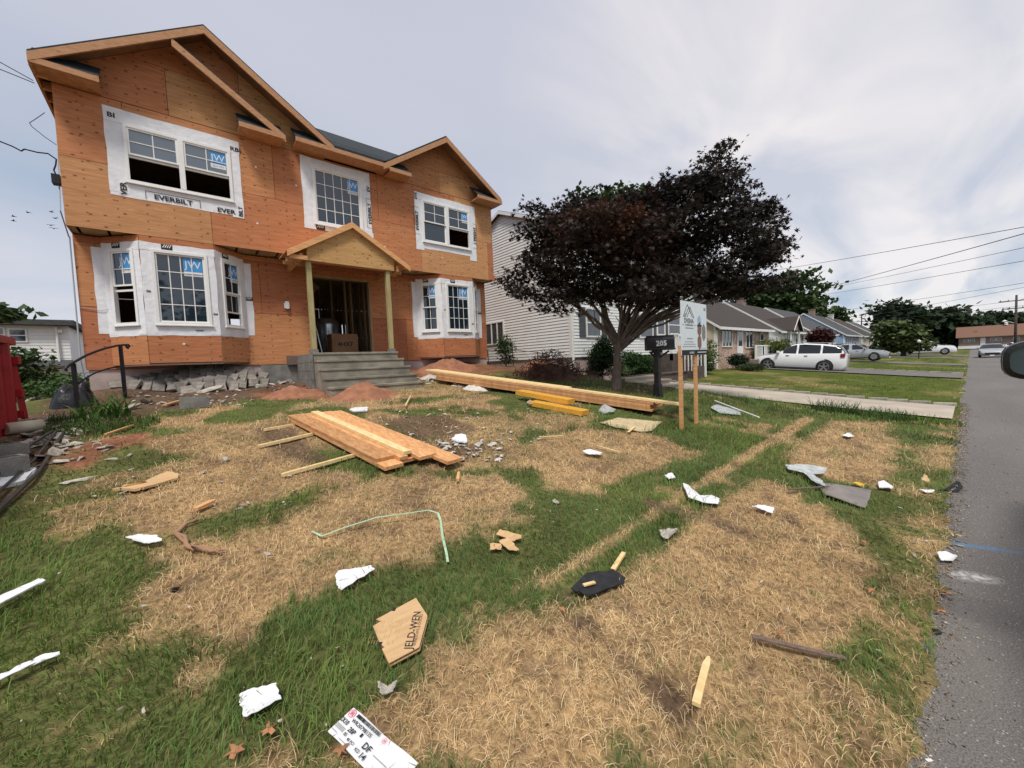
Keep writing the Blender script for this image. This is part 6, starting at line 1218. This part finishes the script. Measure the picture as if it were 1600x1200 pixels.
for i, (x, y, lb) in enumerate([(44, 332, 'highest small dark bird at the far left'), (21, 338, 'small dark bird left of the flock'), (21, 345, 'small dark bird just below the leftmost one'), (80, 331, 'dark bird nearest the house wall, uppermost'), (86, 341, 'dark bird nearest the house wall, middle'), (79, 352, 'dark bird nearest the house wall, lower'), (84, 357, 'lowest dark bird by the house wall'), (1415, 327, 'lone bird in the pale sky on the right')]):
    p = atY(x, y, 60); t = local(); t.lathe([(.01, -.16), (.045, -.08), (.06, 0), (.04, .1), (.03, .14), (.008, .19)], (0, 0, 0), 8, 'y')
    o = t.build('bird', 'ink', None, smooth=True); o.location = p; o.scale = (.9,)*3; o.rotation_euler = (0, 0, R(60+20*i)); tag(o, lb, 'bird', 'birds in the sky')
    for s_ in (-1, 1): w_ = local(); w_.prism([(0, .06, 0), (s_*.2, .02, .08), (s_*.4, -.08, .05), (s_*.18, -.06, .06), (0, -.05, 0)], (0, 0, .008)); w_.build('wing', 'ink', o)
    t = local(); t.prism([(-.02, -.14, 0), (.02, -.14, 0), (.05, -.26, 0), (-.05, -.26, 0)], (0, 0, .006)); t.build('tail', 'ink', o)
# ---------------------------------------------------------------- litter on the lawn
# lumber tag with its printing
def flat_frame(pts3, lift):
    """frame on the ground: O at the first point, U towards the second, V towards the last"""
    a_, b_, d_ = [Vector(p) for p in pts3]; U = (b_-a_).normalized(); Nn = U.cross(d_-a_).normalized(); 
    if Nn.z < 0: Nn = -Nn
    V_ = Nn.cross(U).normalized(); return (a_+Nn*lift, U, V_, Nn)
def lumber_tag():
    a_, b_ = G(551, 1116), G(512, 1155); dd = (G(640, 1195)-a_); wdt = (b_-a_).length; U = dd.normalized(); F = flat_frame((b_, b_+dd, a_), .035); Ln = .36
    foot([a_, a_+U*Ln, b_+U*Ln, b_]); b = MB(F); n = 10; c = [(i/n*Ln, .006*math.sin(i*1.3)) for i in range(n+1)]
    hgt = lambda x: .004*math.sin(x/Ln*9)+.006*max(0, x/Ln-.6)
    for i in range(n): x0, x1 = Ln*i/n, Ln*(i+1)/n; b.mesh([(x0, 0, hgt(x0)), (x1, 0, hgt(x1)), (x1, wdt, hgt(x1)), (x0, wdt, hgt(x0)), (x0, 0, hgt(x0)-.0015), (x1, 0, hgt(x1)-.0015), (x1, wdt, hgt(x1)-.0015), (x0, wdt, hgt(x0)-.0015)], [(0, 1, 2, 3), (4, 7, 6, 5), (0, 4, 5, 1), (2, 6, 7, 3)])
    o = b.build('lumber_tag', 'white', None, b_); tag(o, 'white printed lumber tag reading 2X10 at the bottom edge of the lawn', 'tag')
    g_ = MB(F); z = .007
    def bars(x0, x1, y0, y1):
        x = x0; r_ = random.Random(5)
        while x < x1: w = r_.choice((.001, .0018, .003)); g_.box(x, min(x+w, x1), y0, y1, z-.001, z, 0); x += w+r_.choice((.0012, .002))
    k = wdt/.12
    bars(.045, .175, .098*k, .112*k); g_.text('WR20798135', .021*k, .098, .082*k, z, 0, sx=1.0, bold=.01); g_.text('2X10', .026*k, .022, .062*k, z, 0, bold=.02, sx=.8); g_.text('2BP', .026*k, .078, .052*k, z, 0, bold=.02, sx=.9)
    g_.text('05', .017*k, .068, .030*k, z, 0, bold=.01); g_.text('40 PCI', .015*k, .105, .024*k, z, 0, bold=.01); g_.text('KD', .018*k, .150, .018*k, z, 0, bold=.01); g_.text('DF', .034*k, .172, .046*k, z, 0, bold=.02); g_.text('14', .03*k, .182, .016*k, z, 0, bold=.02); g_.box(.116, .125, .056*k, .070*k, z-.001, z, 0)
    for y in (.040, .034, .028): g_.box(.006, .052, y*k, (y+.0035)*k, z-.001, z, 1)
    g_.box(.006, .035, .014*k, .0165*k, z-.001, z, 1); g_.box(.06, .11, .006*k, .008*k, z-.001, z, 1); g_.box(.21, .28, .040*k, .043*k, z-.001, z, 1)
    for cx_, cy_, r_ in ((.022, .098*k, .0155), (.205, .100*k, .010)):
        n = 28; ring = [(cx_+r_*q*math.cos(2*math.pi*i/n), cy_+r_*q*math.sin(2*math.pi*i/n), z) for q in (1, .86) for i in range(n)]; g_.mesh(ring, [(i, (i+1) % n, n+(i+1) % n, n+i) for i in range(n)], 2); g_.text('H', r_*1.3, cx_, cy_, z, 2, bold=.05)
    q = g_.build('lettering', ['ink', 'greyink', 'pinkmark'], None, b_); q.parent = o; q.location = (0, 0, 0)
lumber_tag()
# cardboard window corner guard
P = [G(x, y) for x, y in ((650, 948), (668, 976), (667, 981), (655, 1026), (608, 1053), (597, 1030), (601, 1027), (594, 1022), (583, 993), (596, 985), (588, 982))]
def carton_piece():
    c = sum(P, Vector())/len(P); foot(P, .03); F = flat_frame((G(607, 1053), G(650, 948), G(583, 993)), .05); O, U, V_, Nn = F; b = MB(F)
    Q = [((p-O).dot(U), (p-O).dot(V_), 0) for p in P]; b.prism(Q, (0, 0, .006)); b.prism([(x+.004, y-.003, -.02) for x, y, _ in Q], (0, 0, .008)); b.prism([Q[2], Q[3], Q[4], tuple(Vector(Q[4])+Vector((.0, 0, -.02))), tuple(Vector(Q[3])+Vector((.0, 0, -.02))), tuple(Vector(Q[2])+Vector((0, 0, -.02)))][:3]+[tuple(Vector(Q[4]))], (0, 0, -.012)) if False else None
    o = b.build('cardboard_piece', 'cardb', None, c, bevel=.001); tag(o, 'five sided piece of window carton with dark lettering lying in the grass', 'cardboard')
    g_ = MB(F); s0 = Vector(((G(637, 1030)-O).dot(U), (G(637, 1030)-O).dot(V_), 0)); e0 = Vector(((G(652, 970)-O).dot(U), (G(652, 970)-O).dot(V_), 0)); dr = (e0-s0); an = math.atan2(dr.y, dr.x); mid = (s0+e0)/2
    g_.text('JELD-WEN', dr.length/4.55, mid.x, mid.y, .0075, 0, an, bold=.008); off = Vector((dr.y, -dr.x, 0)).normalized()*.026; g_.text('WINDOWS & DOORS', dr.length/11.5, mid.x+off.x, mid.y+off.y, .0075, 1, an)
    c2 = Vector(((c-O).dot(U), (c-O).dot(V_), 0)); dn = Vector((-dr.y, dr.x, 0)).normalized(); du = dr.normalized()
    for i in range(11):
        for j in range(5):
            if random.random() < .25: continue
            s = c2+dn*(-.012+i*.0125)+du*(-.085+j*.034+random.uniform(-.004, .004)); e = s+du*random.uniform(.012, .028); w_ = dn*.0009
            g_.face([s-w_+Vector((0, 0, .0068)), e-w_+Vector((0, 0, .0068)), e+w_+Vector((0, 0, .0068)), s+w_+Vector((0, 0, .0068))], 2)
    for x, y in ((616, 966), (594, 1023)): q = G(x, y); g_.box((q-O).dot(U)-.012, (q-O).dot(U)+.012, (q-O).dot(V_)-.008, (q-O).dot(V_)+.008, .0065, .008, 0)
    q = g_.build('lettering', ['ink', mat('brown_ink', (.12, .07, .04), None, .8), mat('faint_print', (.42, .26, .13), None, .85)], None, c); q.parent = o; q.location = (0, 0, 0)
carton_piece()
LT = [
 ('paper_scrap', 'torn white sheet of paper left of the lumber tag', 'paper', [(376, 1104), (390, 1098), (432, 1085), (441, 1110), (385, 1143), (376, 1120)], 'white', .002, .05, .008),
 ('paper_scrap', 'long white paper scrap above the window carton piece', 'paper', [(524, 914), (530, 904), (580, 895), (586, 903), (533, 937), (527, 926)], 'white', .002, .05, .008),
 ('paper_scrap', 'crumpled white wrapper in the grass near the tan root', 'paper', [(197, 853), (218, 845), (245, 849), (254, 857), (225, 861)], 'white', .004, .05, .012),
 ('trim_strip', 'white plastic trim strip cut by the left edge', 'strip', [(-20, 960), (-20, 975), (68, 927), (74, 924), (64, 922)], 'white', .008, .06, .0),
 ('trim_strip', 'grey split trim strip lower down at the left edge', 'strip', [(-20, 1085), (-20, 1092), (60, 1056), (96, 1040), (94, 1035), (50, 1052)], 'white', .006, .05, .01),
 ('cardboard_scrap', 'square tan cardboard scrap of the group beside the green strap end, upper one', 'cardboard', [(775, 843), (782, 837), (815, 845), (815, 850), (803, 855)], 'cardb', .004, .04, .01),
 ('cardboard_scrap', 'tan cardboard scrap lowest of the group of three', 'cardboard', [(780, 855), (795, 852), (812, 868), (807, 872), (795, 870)], 'cardb', .004, .045, .01),
 ('cardboard_scrap', 'smallest tan cardboard scrap, left one of the group of three', 'cardboard', [(766, 859), (784, 859), (784, 869), (766, 867)], 'cardb', .004, .04, .01),
 ('shingle_piece', 'torn dark roofing shingle lying in the dry grass', 'shingle', [(892, 932), (917, 905), (935, 901), (948, 904), (958, 900), (977, 913), (975, 920), (921, 942)], 'tar', .006, .04, .01),
 ('plywood_scrap', 'thin square of pale plywood lying in front of the long stack', 'plywood', [(938, 663), (965, 655), (1035, 662), (1018, 676), (1003, 677), (960, 670)], 'osb', .012, .03, .008),
 ('board_scrap', 'long tan splintered board with a white end left of the near joists', 'board', [(176, 771), (212, 765), (262, 744), (280, 748), (278, 753), (228, 769), (213, 773)], 'cardb', .02, .04, .01),
 ('sheet_scrap', 'old grey brown board sheet with a pale bent edge near the road', 'sheet', [(1275, 757), (1305, 762), (1362, 772), (1352, 798), (1318, 788), (1288, 778)], 'slate', .008, .03, .015),
 ('film_scrap', 'clear plastic film bunched on the dark sheet near the road', 'plastic', [(1228, 733), (1262, 735), (1292, 741), (1288, 748), (1266, 745), (1284, 758), (1290, 771), (1272, 764), (1254, 745), (1232, 740)], 'film', .003, .05, .03),
 ('foam_scrap', 'bright white torn scrap right of the clear film', 'scrap', [(1372, 761), (1382, 758), (1396, 765), (1394, 771), (1386, 769), (1375, 767)], 'white', .008, .04, .02),
 ('foam_scrap', 'white scrap with a curled tail right of the trench line', 'scrap', [(1067, 764), (1075, 766), (1080, 779), (1100, 787), (1112, 783), (1125, 789), (1122, 796), (1098, 793), (1075, 785)], 'white', .005, .05, .012),
 ('foam_scrap', 'pale two toned scrap on the dry grass below the trench line', 'scrap', [(1031, 838), (1045, 833), (1060, 836), (1044, 850), (1033, 846)], 'rub', .006, .04, .015),
 ('foam_scrap', 'white scrap at the right of the dry front patch', 'scrap', [(1174, 798), (1185, 796), (1210, 803), (1208, 808), (1190, 805)], 'white', .006, .04, .02),
 ('foam_scrap', 'small white scrap on the bright patch near the driveway', 'scrap', [(1315, 684), (1325, 681), (1335, 685), (1326, 688)], 'white', .006, .04, .015),
 ('foam_scrap', 'white scrap in the green band above the trench line', 'scrap', [(1039, 750), (1050, 747), (1056, 753), (1046, 757)], 'white', .006, .05, .015),
 ('foam_scrap', 'blue and white wrapper on the dry patch in front of the sign', 'scrap', [(911, 712), (922, 709), (941, 713), (938, 718), (920, 716)], 'white', .006, .05, .015),
 ('plastic_scrap', 'flattened white plastic scrap on the edge of the asphalt', 'scrap', [(1464, 872), (1480, 868), (1496, 875), (1488, 884), (1470, 881)], 'white', .004, .03, .015),
 ('foam_scrap', 'pale crumpled scrap between the window carton and the lumber tag', 'scrap', [(592, 1083), (605, 1086), (620, 1083), (614, 1095), (597, 1099)], 'rub', .006, .04, .02),
 ('foam_scrap', 'long white foam strip on the lawn left of the sand heap', 'scrap', [(546, 642), (555, 639), (575, 638), (574, 644), (552, 645)], 'white', .02, .03, .0),
 ('plastic_bag', 'crumpled white film beside the near joists', 'plastic', [(705, 690), (712, 686), (729, 686), (730, 696), (716, 697)], 'white', .02, .04, .03),
 ('plastic_bag', 'clear plastic bag under the yellow beams', 'plastic', [(823, 632), (835, 627), (838, 636), (828, 637)], 'film', .02, .05, .04),
 ('plastic_bag', 'clear crumpled bag below the long boards', 'plastic', [(936, 645), (945, 637), (963, 643), (958, 648), (945, 648)], 'film', .03, .04, .04),
 ('film_scrap', 'white sheet of film on the grass right of the sign', 'plastic', [(1110, 640), (1120, 635), (1155, 645), (1158, 652), (1125, 648)], 'film', .01, .04, .012),
 ('foam_scrap', 'yellow tape scrap beside the dark sheet', 'scrap', [(1332, 760), (1338, 758), (1350, 763), (1345, 765)], 'ylw', .005, .04, .01),
 ('asphalt_plate', 'small triangular stone near the road edge', 'stone', [(1438, 752), (1448, 745), (1454, 756)], 'cardb', .03, .02, .0),
 ('foam_scrap', 'white stick shaped scrap near the black curl at the road edge', 'scrap', [(1436, 768), (1447, 770), (1460, 770), (1459, 773), (1446, 774)], 'white', .006, .03, .005),
]
for i, (nm, lb, ct, px, m_, th, lf, cu) in enumerate(LT): sheet(nm, lb, ct, px, m_, th, lf, cu, seed=i)
def lay_bar(name, label, cat, a_, c_, w, th, m, lift=.03, taper=False):
    p, q = G(*a_, lift), G(*c_, lift); b = MB(); d_ = (q-p); s_ = Vector((-d_.y, d_.x, 0)).normalized(); 
    pts = [p-s_*w/2, p+s_*w/2, p+d_*.8+s_*w*.5, q+s_*w*(.12 if taper else .5), q-s_*w*(.2 if taper else .5), p+d_*.9-s_*w*.45]
    b.prism(pts, (0, 0, th)); o = b.build(name, m, None, p, bevel=.002); foot([p-s_*w/2, p+s_*w/2, q+s_*w/2, q-s_*w/2]); return tag(o, label, cat)
lay_bar('wood_stake', 'split yellow wooden wedge standing out of the dry grass at the lower right', 'stake', (1088, 1122), (1107, 1046), .033, .02, 'pale', .05, True); lay_bar('wood_stake', 'short pale stake end beside the dark shingle', 'stake', (958, 900), (975, 873), .03, .02, 'pale', .03)
lay_bar('lath', 'long weathered reddish lath on the dry grass at the lower right', 'lath', (1175, 1006), (1322, 1042), .028, .012, 'dkwood', .035); lay_bar('lath', 'broken orange wood chip with a white end left of centre', 'wood', (306, 803), (336, 789), .05, .02, 'lum', .03, True)
lay_bar('wood_chip', 'small split orange block below the near joists', 'wood', (716, 757), (717, 745), .03, .03, 'lum', .03, True); lay_bar('lath', 'thin pale stick leaning in the weeds on the trampled turf', 'stick', (634, 640), (642, 624), .025, .02, 'pale', .06); lay_bar('lath', 'thin pale stick on the dry patch in front of the sign', 'stick', (932, 701), (968, 712), .015, .01, 'pale', .04)
lay_bar('lath', 'pair of crossed thin laths in front of the short yellow beams', 'stick', (842, 688), (880, 686), .02, .012, 'pale', .04); lay_bar('lath', 'thin reddish stick in the red earth at the left', 'stick', (165, 684), (208, 669), .03, .02, 'lum', .03); lay_bar('lath', 'white lath on the grass right of the sign', 'stick', (1117, 630), (1186, 657), .03, .015, 'white', .05)
lay_bar('lath', 'short pale lath poking out from under the plywood scrap', 'stick', (982, 680), (992, 671), .04, .01, 'pale', .045); lay_bar('lath', 'dark thin rod crossing the clear film near the road', 'rod', (1232, 773), (1295, 768), .02, .012, 'dkwood', .05)
lay_bar('lath', 'orange stick under the lowest rubble by the cinder block', 'stick', (258, 637), (282, 630), .06, .03, 'lum', .03); lay_bar('chalk_strip', 'curved white strip on the asphalt at the bottom edge', 'strip', (1447, 1190), (1510, 1187), .012, .003, 'white', .004)
lay_bar('wood_chip', 'small bone shaped wood bit resting on the dark shingle', 'wood', (912, 930), (930, 925), .022, .012, 'pale', .055)
b = MB(); P_ = [G(x, y, l) for x, y, l in ((488, 836, .03), (503, 844, .03), (540, 834, .05), (590, 822, .07), (640, 817, .08), (670, 812, .08), (685, 815, .07), (689, 825, .06), (692, 848, .05), (698, 875, .05), (700, 885, .03))]
for p, q in zip(P_, P_[1:]): b.bar(p, q, .017, .0025)
o = b.build('strapping', 'green', None, P_[0]); tag(o, 'long pale green plastic strap bent across the dry grass', 'strap')
b = MB(); P_ = [G(x, y, .03) for x, y in ((310, 818), (290, 825), (275, 841), (290, 846), (292, 860), (305, 868), (300, 862), (330, 868), (352, 866))]; b.tube(P_, [.012, .014, .018, .016, .015, .006, .014, .012, .005], 8); b.tube([G(x, y, .035) for x, y in ((275, 841), (284, 850), (297, 862), (320, 862), (345, 872))], [.014, .012, .01, .009, .004], 6); o = b.build('tree_root', 'root', None, P_[0], smooth=True); tag(o, 'forked dry tan root on the edge of the left dry patch', 'root')
blk = chunk_mesh('pebble', 'bag', 41, 1, .9, .8)
put(blk, 'black_stone', 'small shiny black stone on the left dry patch', 'stone', G(273, 926, .01), .05, (.2, .3, 1)); put(blk, 'black_stone', 'small black lump on the edge of the asphalt', 'stone', G(1464, 991, .0), .05, (.2, .3, 2))
put(ck[0], 'stone', 'fist sized tan stone at the left tip of the green band', 'stone', G(868, 786), .1, (0, 0, 1)); put(ck[2], 'stone', 'pale rounded stone high on the left of the lawn', 'stone', G(352, 719), .13, (0, 0, 2)); put(ck[3], 'stone', 'white stone on the lawn above the near joists', 'stone', G(286, 675), .09, (0, 0, 2)); put(ck[2], 'stone', 'grey stone low in the left dry patch', 'stone', G(418, 865), (.09, .08, .03), (0, 0, 2)); put(ck[1], 'stone', 'pale stone left of the root in the grass', 'stone', G(120, 752), (.3, .15, .08), (0, 0, .5))
put(ck[1], 'stone', 'grey stone with a wire beside the orange wood chip', 'stone', G(375, 795), (.09, .06, .05), (0, 0, .5)); 
b = MB(); P_ = [G(x, y, l) for x, y, l in ((1466, 766, .01), (1478, 768, .02), (1488, 764, .04), (1497, 761, .06), (1501, 766, .03), (1490, 770, .01), (1508, 769, .0))]
for p, q in zip(P_, P_[1:]): b.bar(p, q, .03, .005)
o = b.build('rubber_scrap', 'tar', None, P_[0]); tag(o, 'curled black rubber strip at the edge of the asphalt', 'rubber')
def dleaf(px, py, s, seed, label):
    rg_ = random.Random(seed); p = G(px, py, .035); V = []; n = 14
    for i in range(n): a_ = 2*math.pi*i/n; r_ = s*(.5+.28*math.cos(5*a_)+rg_.uniform(-.08, .08)); V.append((r_*math.cos(a_), r_*math.sin(a_), .35*s*abs(math.sin(a_*1.5))+rg_.uniform(0, .1)*s))
    V.append((0, 0, 0)); b = local(); b.mesh(V, [(i, (i+1) % n, n) for i in range(n)]); o = b.build('dry_leaf', 'leafbr', None, smooth=True); o.location = p; o.rotation_euler = (0, 0, rg_.uniform(0, 6)); m_ = o.modifiers.new('thickness', 'SOLIDIFY'); m_.thickness = .0015; tag(o, label, 'leaf')
dleaf(421, 1157, .045, 1, 'orange brown dry leaf right of the torn white sheet'); dleaf(535, 1190, .04, 2, 'dry leaf at the bottom edge left of the lumber tag'); dleaf(880, 963, .03, 3, 'curled dry leaf beside the dark shingle'); dleaf(1360, 932, .04, 4, 'dry leaf on the mixed grass near the road'); dleaf(1220, 1000, .035, 5, 'pale dry leaf above the reddish lath'); dleaf(368, 1192, .05, 6, 'dark dry leaf at the bottom edge'); dleaf(1350, 855, .04, 7, 'dry leaf in the grass above the blue chalk mark'); dleaf(1478, 935, .04, 8, 'dry leaf lying on the asphalt edge'); dleaf(1470, 965, .035, 9, 'dry leaf just above the black lump on the asphalt edge')
# many small pale scraps on the trampled turf
wm = [chunk_mesh('scrap', 'plaster', s_, *sh) for s_, sh in ((51, (1, .7, .25)), (52, (1.2, .5, .3)), (53, (.8, .8, .4)))]; bm_ = [chunk_mesh('scrap', 'rub', s_, *sh) for s_, sh in ((54, (1, .7, .25)), (55, (1.2, .5, .3)))]; pm_ = [chunk_mesh('scrap', 'pale', 56, 2.2, .25, .15)]
scatter('plaster_scrap', 'small white plaster scrap on the turf right of the near joist stack', 'scrap', 'white scraps right of the near joists', (668, 690, 785, 724), 75, .04, .13, wm+[bm_[0]], 21, .02)
scatter('plaster_scrap', 'small pale scrap on the turf between the near joists and the long boards', 'scrap', 'pale scraps between the two stacks', (575, 640, 860, 700), 110, .025, .10, wm+bm_+pm_, 22, .02)
scatter('plaster_scrap', 'small pale scrap on the worn turf left of the near joist stack', 'scrap', 'pale scraps left of the near joists', (140, 655, 470, 800), 55, .02, .07, wm+bm_*3+pm_, 23, .02)
scatter('plaster_scrap', 'tiny pale scrap on the front part of the lawn', 'scrap', 'pale scraps on the front lawn', (700, 720, 1450, 1050), 30, .012, .035, wm+bm_+pm_*2, 24, .025)
scatter('plaster_scrap', 'tiny pale scrap in the grass at the front left', 'scrap', 'pale scraps at the front left', (0, 760, 600, 1150), 22, .012, .035, wm+bm_+pm_, 25, .03)
scatter('plaster_scrap', 'pale scrap in the dark verge beside the asphalt', 'scrap', 'pale scraps on the verge', (1380, 640, 1500, 900), 26, .02, .06, wm+bm_+pm_, 26, .01)
scatter('pebble', 'pale pebble on the asphalt', 'pebble', 'pebbles on the asphalt', (1480, 600, 1600, 1200), 40, .008, .022, bm_, 27, .002, lambda x, y: x > 1505-.02*(y-600) or y > 700)
r_ = random.Random(4)
for i in range(34): x = 15+i*.8+r_.uniform(-.3, .3); s = r_.uniform(.06, .2); put(r_.choice(ck), 'edge_stone', ORD[i]+' pale kerb stone beyond the concrete driveway along the asphalt edge', 'stone', GP(x, .22+r_.uniform(-.05, .08), -.01), (s, s*.7, s*.4), (0, 0, r_.uniform(0, 3)), 'edge stones along the asphalt')
r_ = random.Random(5); b = local(); b.box(-.2, .2, -.05, .05, -.04, .05); em = b.build('edging_stone', 'rub', None); eme = em.data; bpy.data.objects.remove(em)
for i in range(20): put(eme, 'edging_stone', ORD[i]+' pale edging stone from the road along the concrete driveway', 'stone', GP(14.82, .4+i*.43+r_.uniform(-.03, .03), .04), (1, 1, 1), (0, 0, R(90+r_.uniform(-5, 5))), 'edging stones of the concrete driveway')
for i in range(20): put(eme, 'edging_stone', ORD[i]+' pale edging stone from the road along the white SUV drive', 'stone', GP(30.8, .4+i*.43+r_.uniform(-.03, .03), .05), (1, 1, 1), (0, 0, R(90+r_.uniform(-5, 5))), 'edging stones of the asphalt drive')
# ---------------------------------------------------------------- grass
def in_foot(x, y):
    m = np.zeros(x.shape, bool)
    for P in EXC:
        a, b = P.min(0)-.01, P.max(0)+.01; c = (x > a[0]) & (x < b[0]) & (y > a[1]) & (y < b[1])
        if c.any(): i = np.where(c)[0]; m[i[sdist(x[i], y[i], P) > 0]] = True
    return m
def sample(r0, r1, dens, rg):
    """random ground points between two distances from the viewer's feet"""
    A = math.pi*(r1**2-r0**2)*.5; n = int(A*dens); r = np.sqrt(rg.uniform(r0**2, r1**2, n)); a = rg.uniform(R(-12), R(168), n)
    x, y = r*np.cos(a), r*np.sin(a); k = (y > .10+.12*(fbm(x*5, y*0+3, 3)-.5)) & (x > -3.2) & (x < 42); 
    for a0, a1, b0, b1 in PAVE: k &= ~((x > a0) & (x < a1) & (y > b0) & (y < b1))
    k &= ~((x > HL-.1) & (x < HR+.1) & (y > YL-.1)) & ~((y > 9.4)) & ~((x < -1.65) & (y > 3.0))
    return x[k], y[k]
def lawn():
    rg = np.random.default_rng(2); D = {'dry': [], 'green': []}
    for r0, r1, dd, dg, sz in ((.5, 2.4, 5200, 4200, 1.), (2.4, 3.6, 3600, 3000, 1.12), (3.6, 5.2, 2000, 1900, 1.35), (5.2, 8, 900, 950, 1.8), (8, 12, 380, 480, 2.3), (12, 20, 40, 130, 3.2), (20, 42, 0, 34, 4.5)):
        for kind, dens in (('dry', dd), ('green', dg)):
            if not dens: continue
            x, y = sample(r0, r1, dens, rg); dry, soil, red, nb = cover(x, y); n3 = fbm(x*9, y*9, 2)
            pr = dry if kind == 'dry' else np.maximum(1-dry, .10*(n3 > .56)+.015)
            pr = pr*(1-.93*np.clip(soil+red, 0, 1)); k = rg.random(len(x)) < pr; k &= ~in_foot(x, y); x, y = x[k], y[k]; n = len(x)
            if not n: continue
            z = gz(x, y)-.004; P = np.column_stack([x, y, z]); flow = fbm(x*.8+9, y*.8, 3)*14; nbk = x > 11.6
            if kind == 'dry':
                col = np.array([.76, .555, .31])*(1+rg.normal(size=(n, 1))*.24); w_ = rg.random(n) < .14; col[w_] = np.array([.26, .16, .08]); w_ = rg.random(n) < .10; col[w_] = np.array([.80, .64, .42])
                v = fbm(x*1.6, y*1.6, 3)[:, None]; col *= .72+.6*v
                h = rg.uniform(.025, .085, n)*sz**.5; w = rg.uniform(.0016, .0036, n)*sz; lean = rg.uniform(.9, 1.75, n); ang = rg.uniform(0, 6.283, n)
            else:
                g1, g2 = np.array([.18, .27, .065]), np.array([.105, .185, .055]); t = rg.random((n, 1)); v = fbm(x*1.1+4, y*1.1, 3)[:, None]; w0 = np.clip((v-.35)*3, 0, 1)
                col = (g2*(1-w0)+g1*w0)*(.7+.6*t); yl = rg.random(n) < .10; col[yl] = np.array([.24, .22, .09]); col[nbk] = np.array([.12, .17, .03])*(.8+.4*t[nbk])
                tall = np.clip(.35+1.5*(fbm(x*.9+2, y*.9+7, 3)-.25), .45, 1.25)*np.where(nbk, .45, 1)*np.where(y < .9, .7, 1)
                dr = dry[k]; tall = tall*np.where(dr > .5, .55, 1)*np.where((y > 4.6), .5, 1)
                h = rg.uniform(.05, .135, n)*sz**.35*tall; w = rg.uniform(.0028, .006, n)*sz; lean = rg.uniform(.25, 1.35, n); ang = flow+rg.normal(size=n)*1.1
            D[kind].append(blades_np(P, h, w, lean, ang, np.clip(col, .005, 1), rg, 3, 1.2))
    for kind, L_ in D.items():
        V = []; Q = []; T = []; A = []; b = 0
        for v, q, t, a in L_: V.append(v); Q.append(q+b); T.append(t+b); A.append(a); b += len(v)
        o = npmesh('%s_grass' % kind, np.concatenate(V), np.concatenate(Q), 'blade', None, np.concatenate(A), tris=np.concatenate(T)); tag(o, {'dry': 'dead straw coloured turf in worn patches on the lawn', 'green': 'uncut green grass growing in bands across the lawn'}[kind], 'grass', kind='stuff')
        print(kind, b)
lawn()
def grit():
    rg = np.random.default_rng(8); n = 5200; x = rg.uniform(.3, 16, n)**1.0; y = .10+rg.normal(size=n)*.045-.03*rg.random(n); far_ = rg.random(n) < .06; y[far_] -= rg.uniform(0, .8, far_.sum()); s = rg.uniform(.002, .007, n)*(1+.08*x)
    z = np.maximum(gz(x, y), .001); c = np.column_stack([x, y, z]); d = rg.normal(size=(n, 4, 3))*[1, 1, .5]; V = c[:, None, :]+d*s[:, None, None]; V[:, :, 2] = np.maximum(V[:, :, 2], .0005)
    T = (np.arange(n)*4)[:, None, None]+np.array([[0, 1, 2], [0, 3, 1], [1, 3, 2], [2, 3, 0]])[None]
    col = np.array([.60, .52, .42])*(1+rg.normal(size=(n, 1))*.3); b_ = rg.random(n) < .3; col[b_] = np.array([.42, .28, .16]); o = npmesh('grit', V.reshape(-1, 3), None, 'leaf', None, np.clip(np.repeat(col, 4, 0), .01, 1), tris=T.reshape(-1, 3)); tag(o, 'loose grit and crumbs along the edge of the asphalt', 'grit', kind='stuff')
grit()
for o in bpy.data.objects:
    if o.get('x') is not None: del o['x']
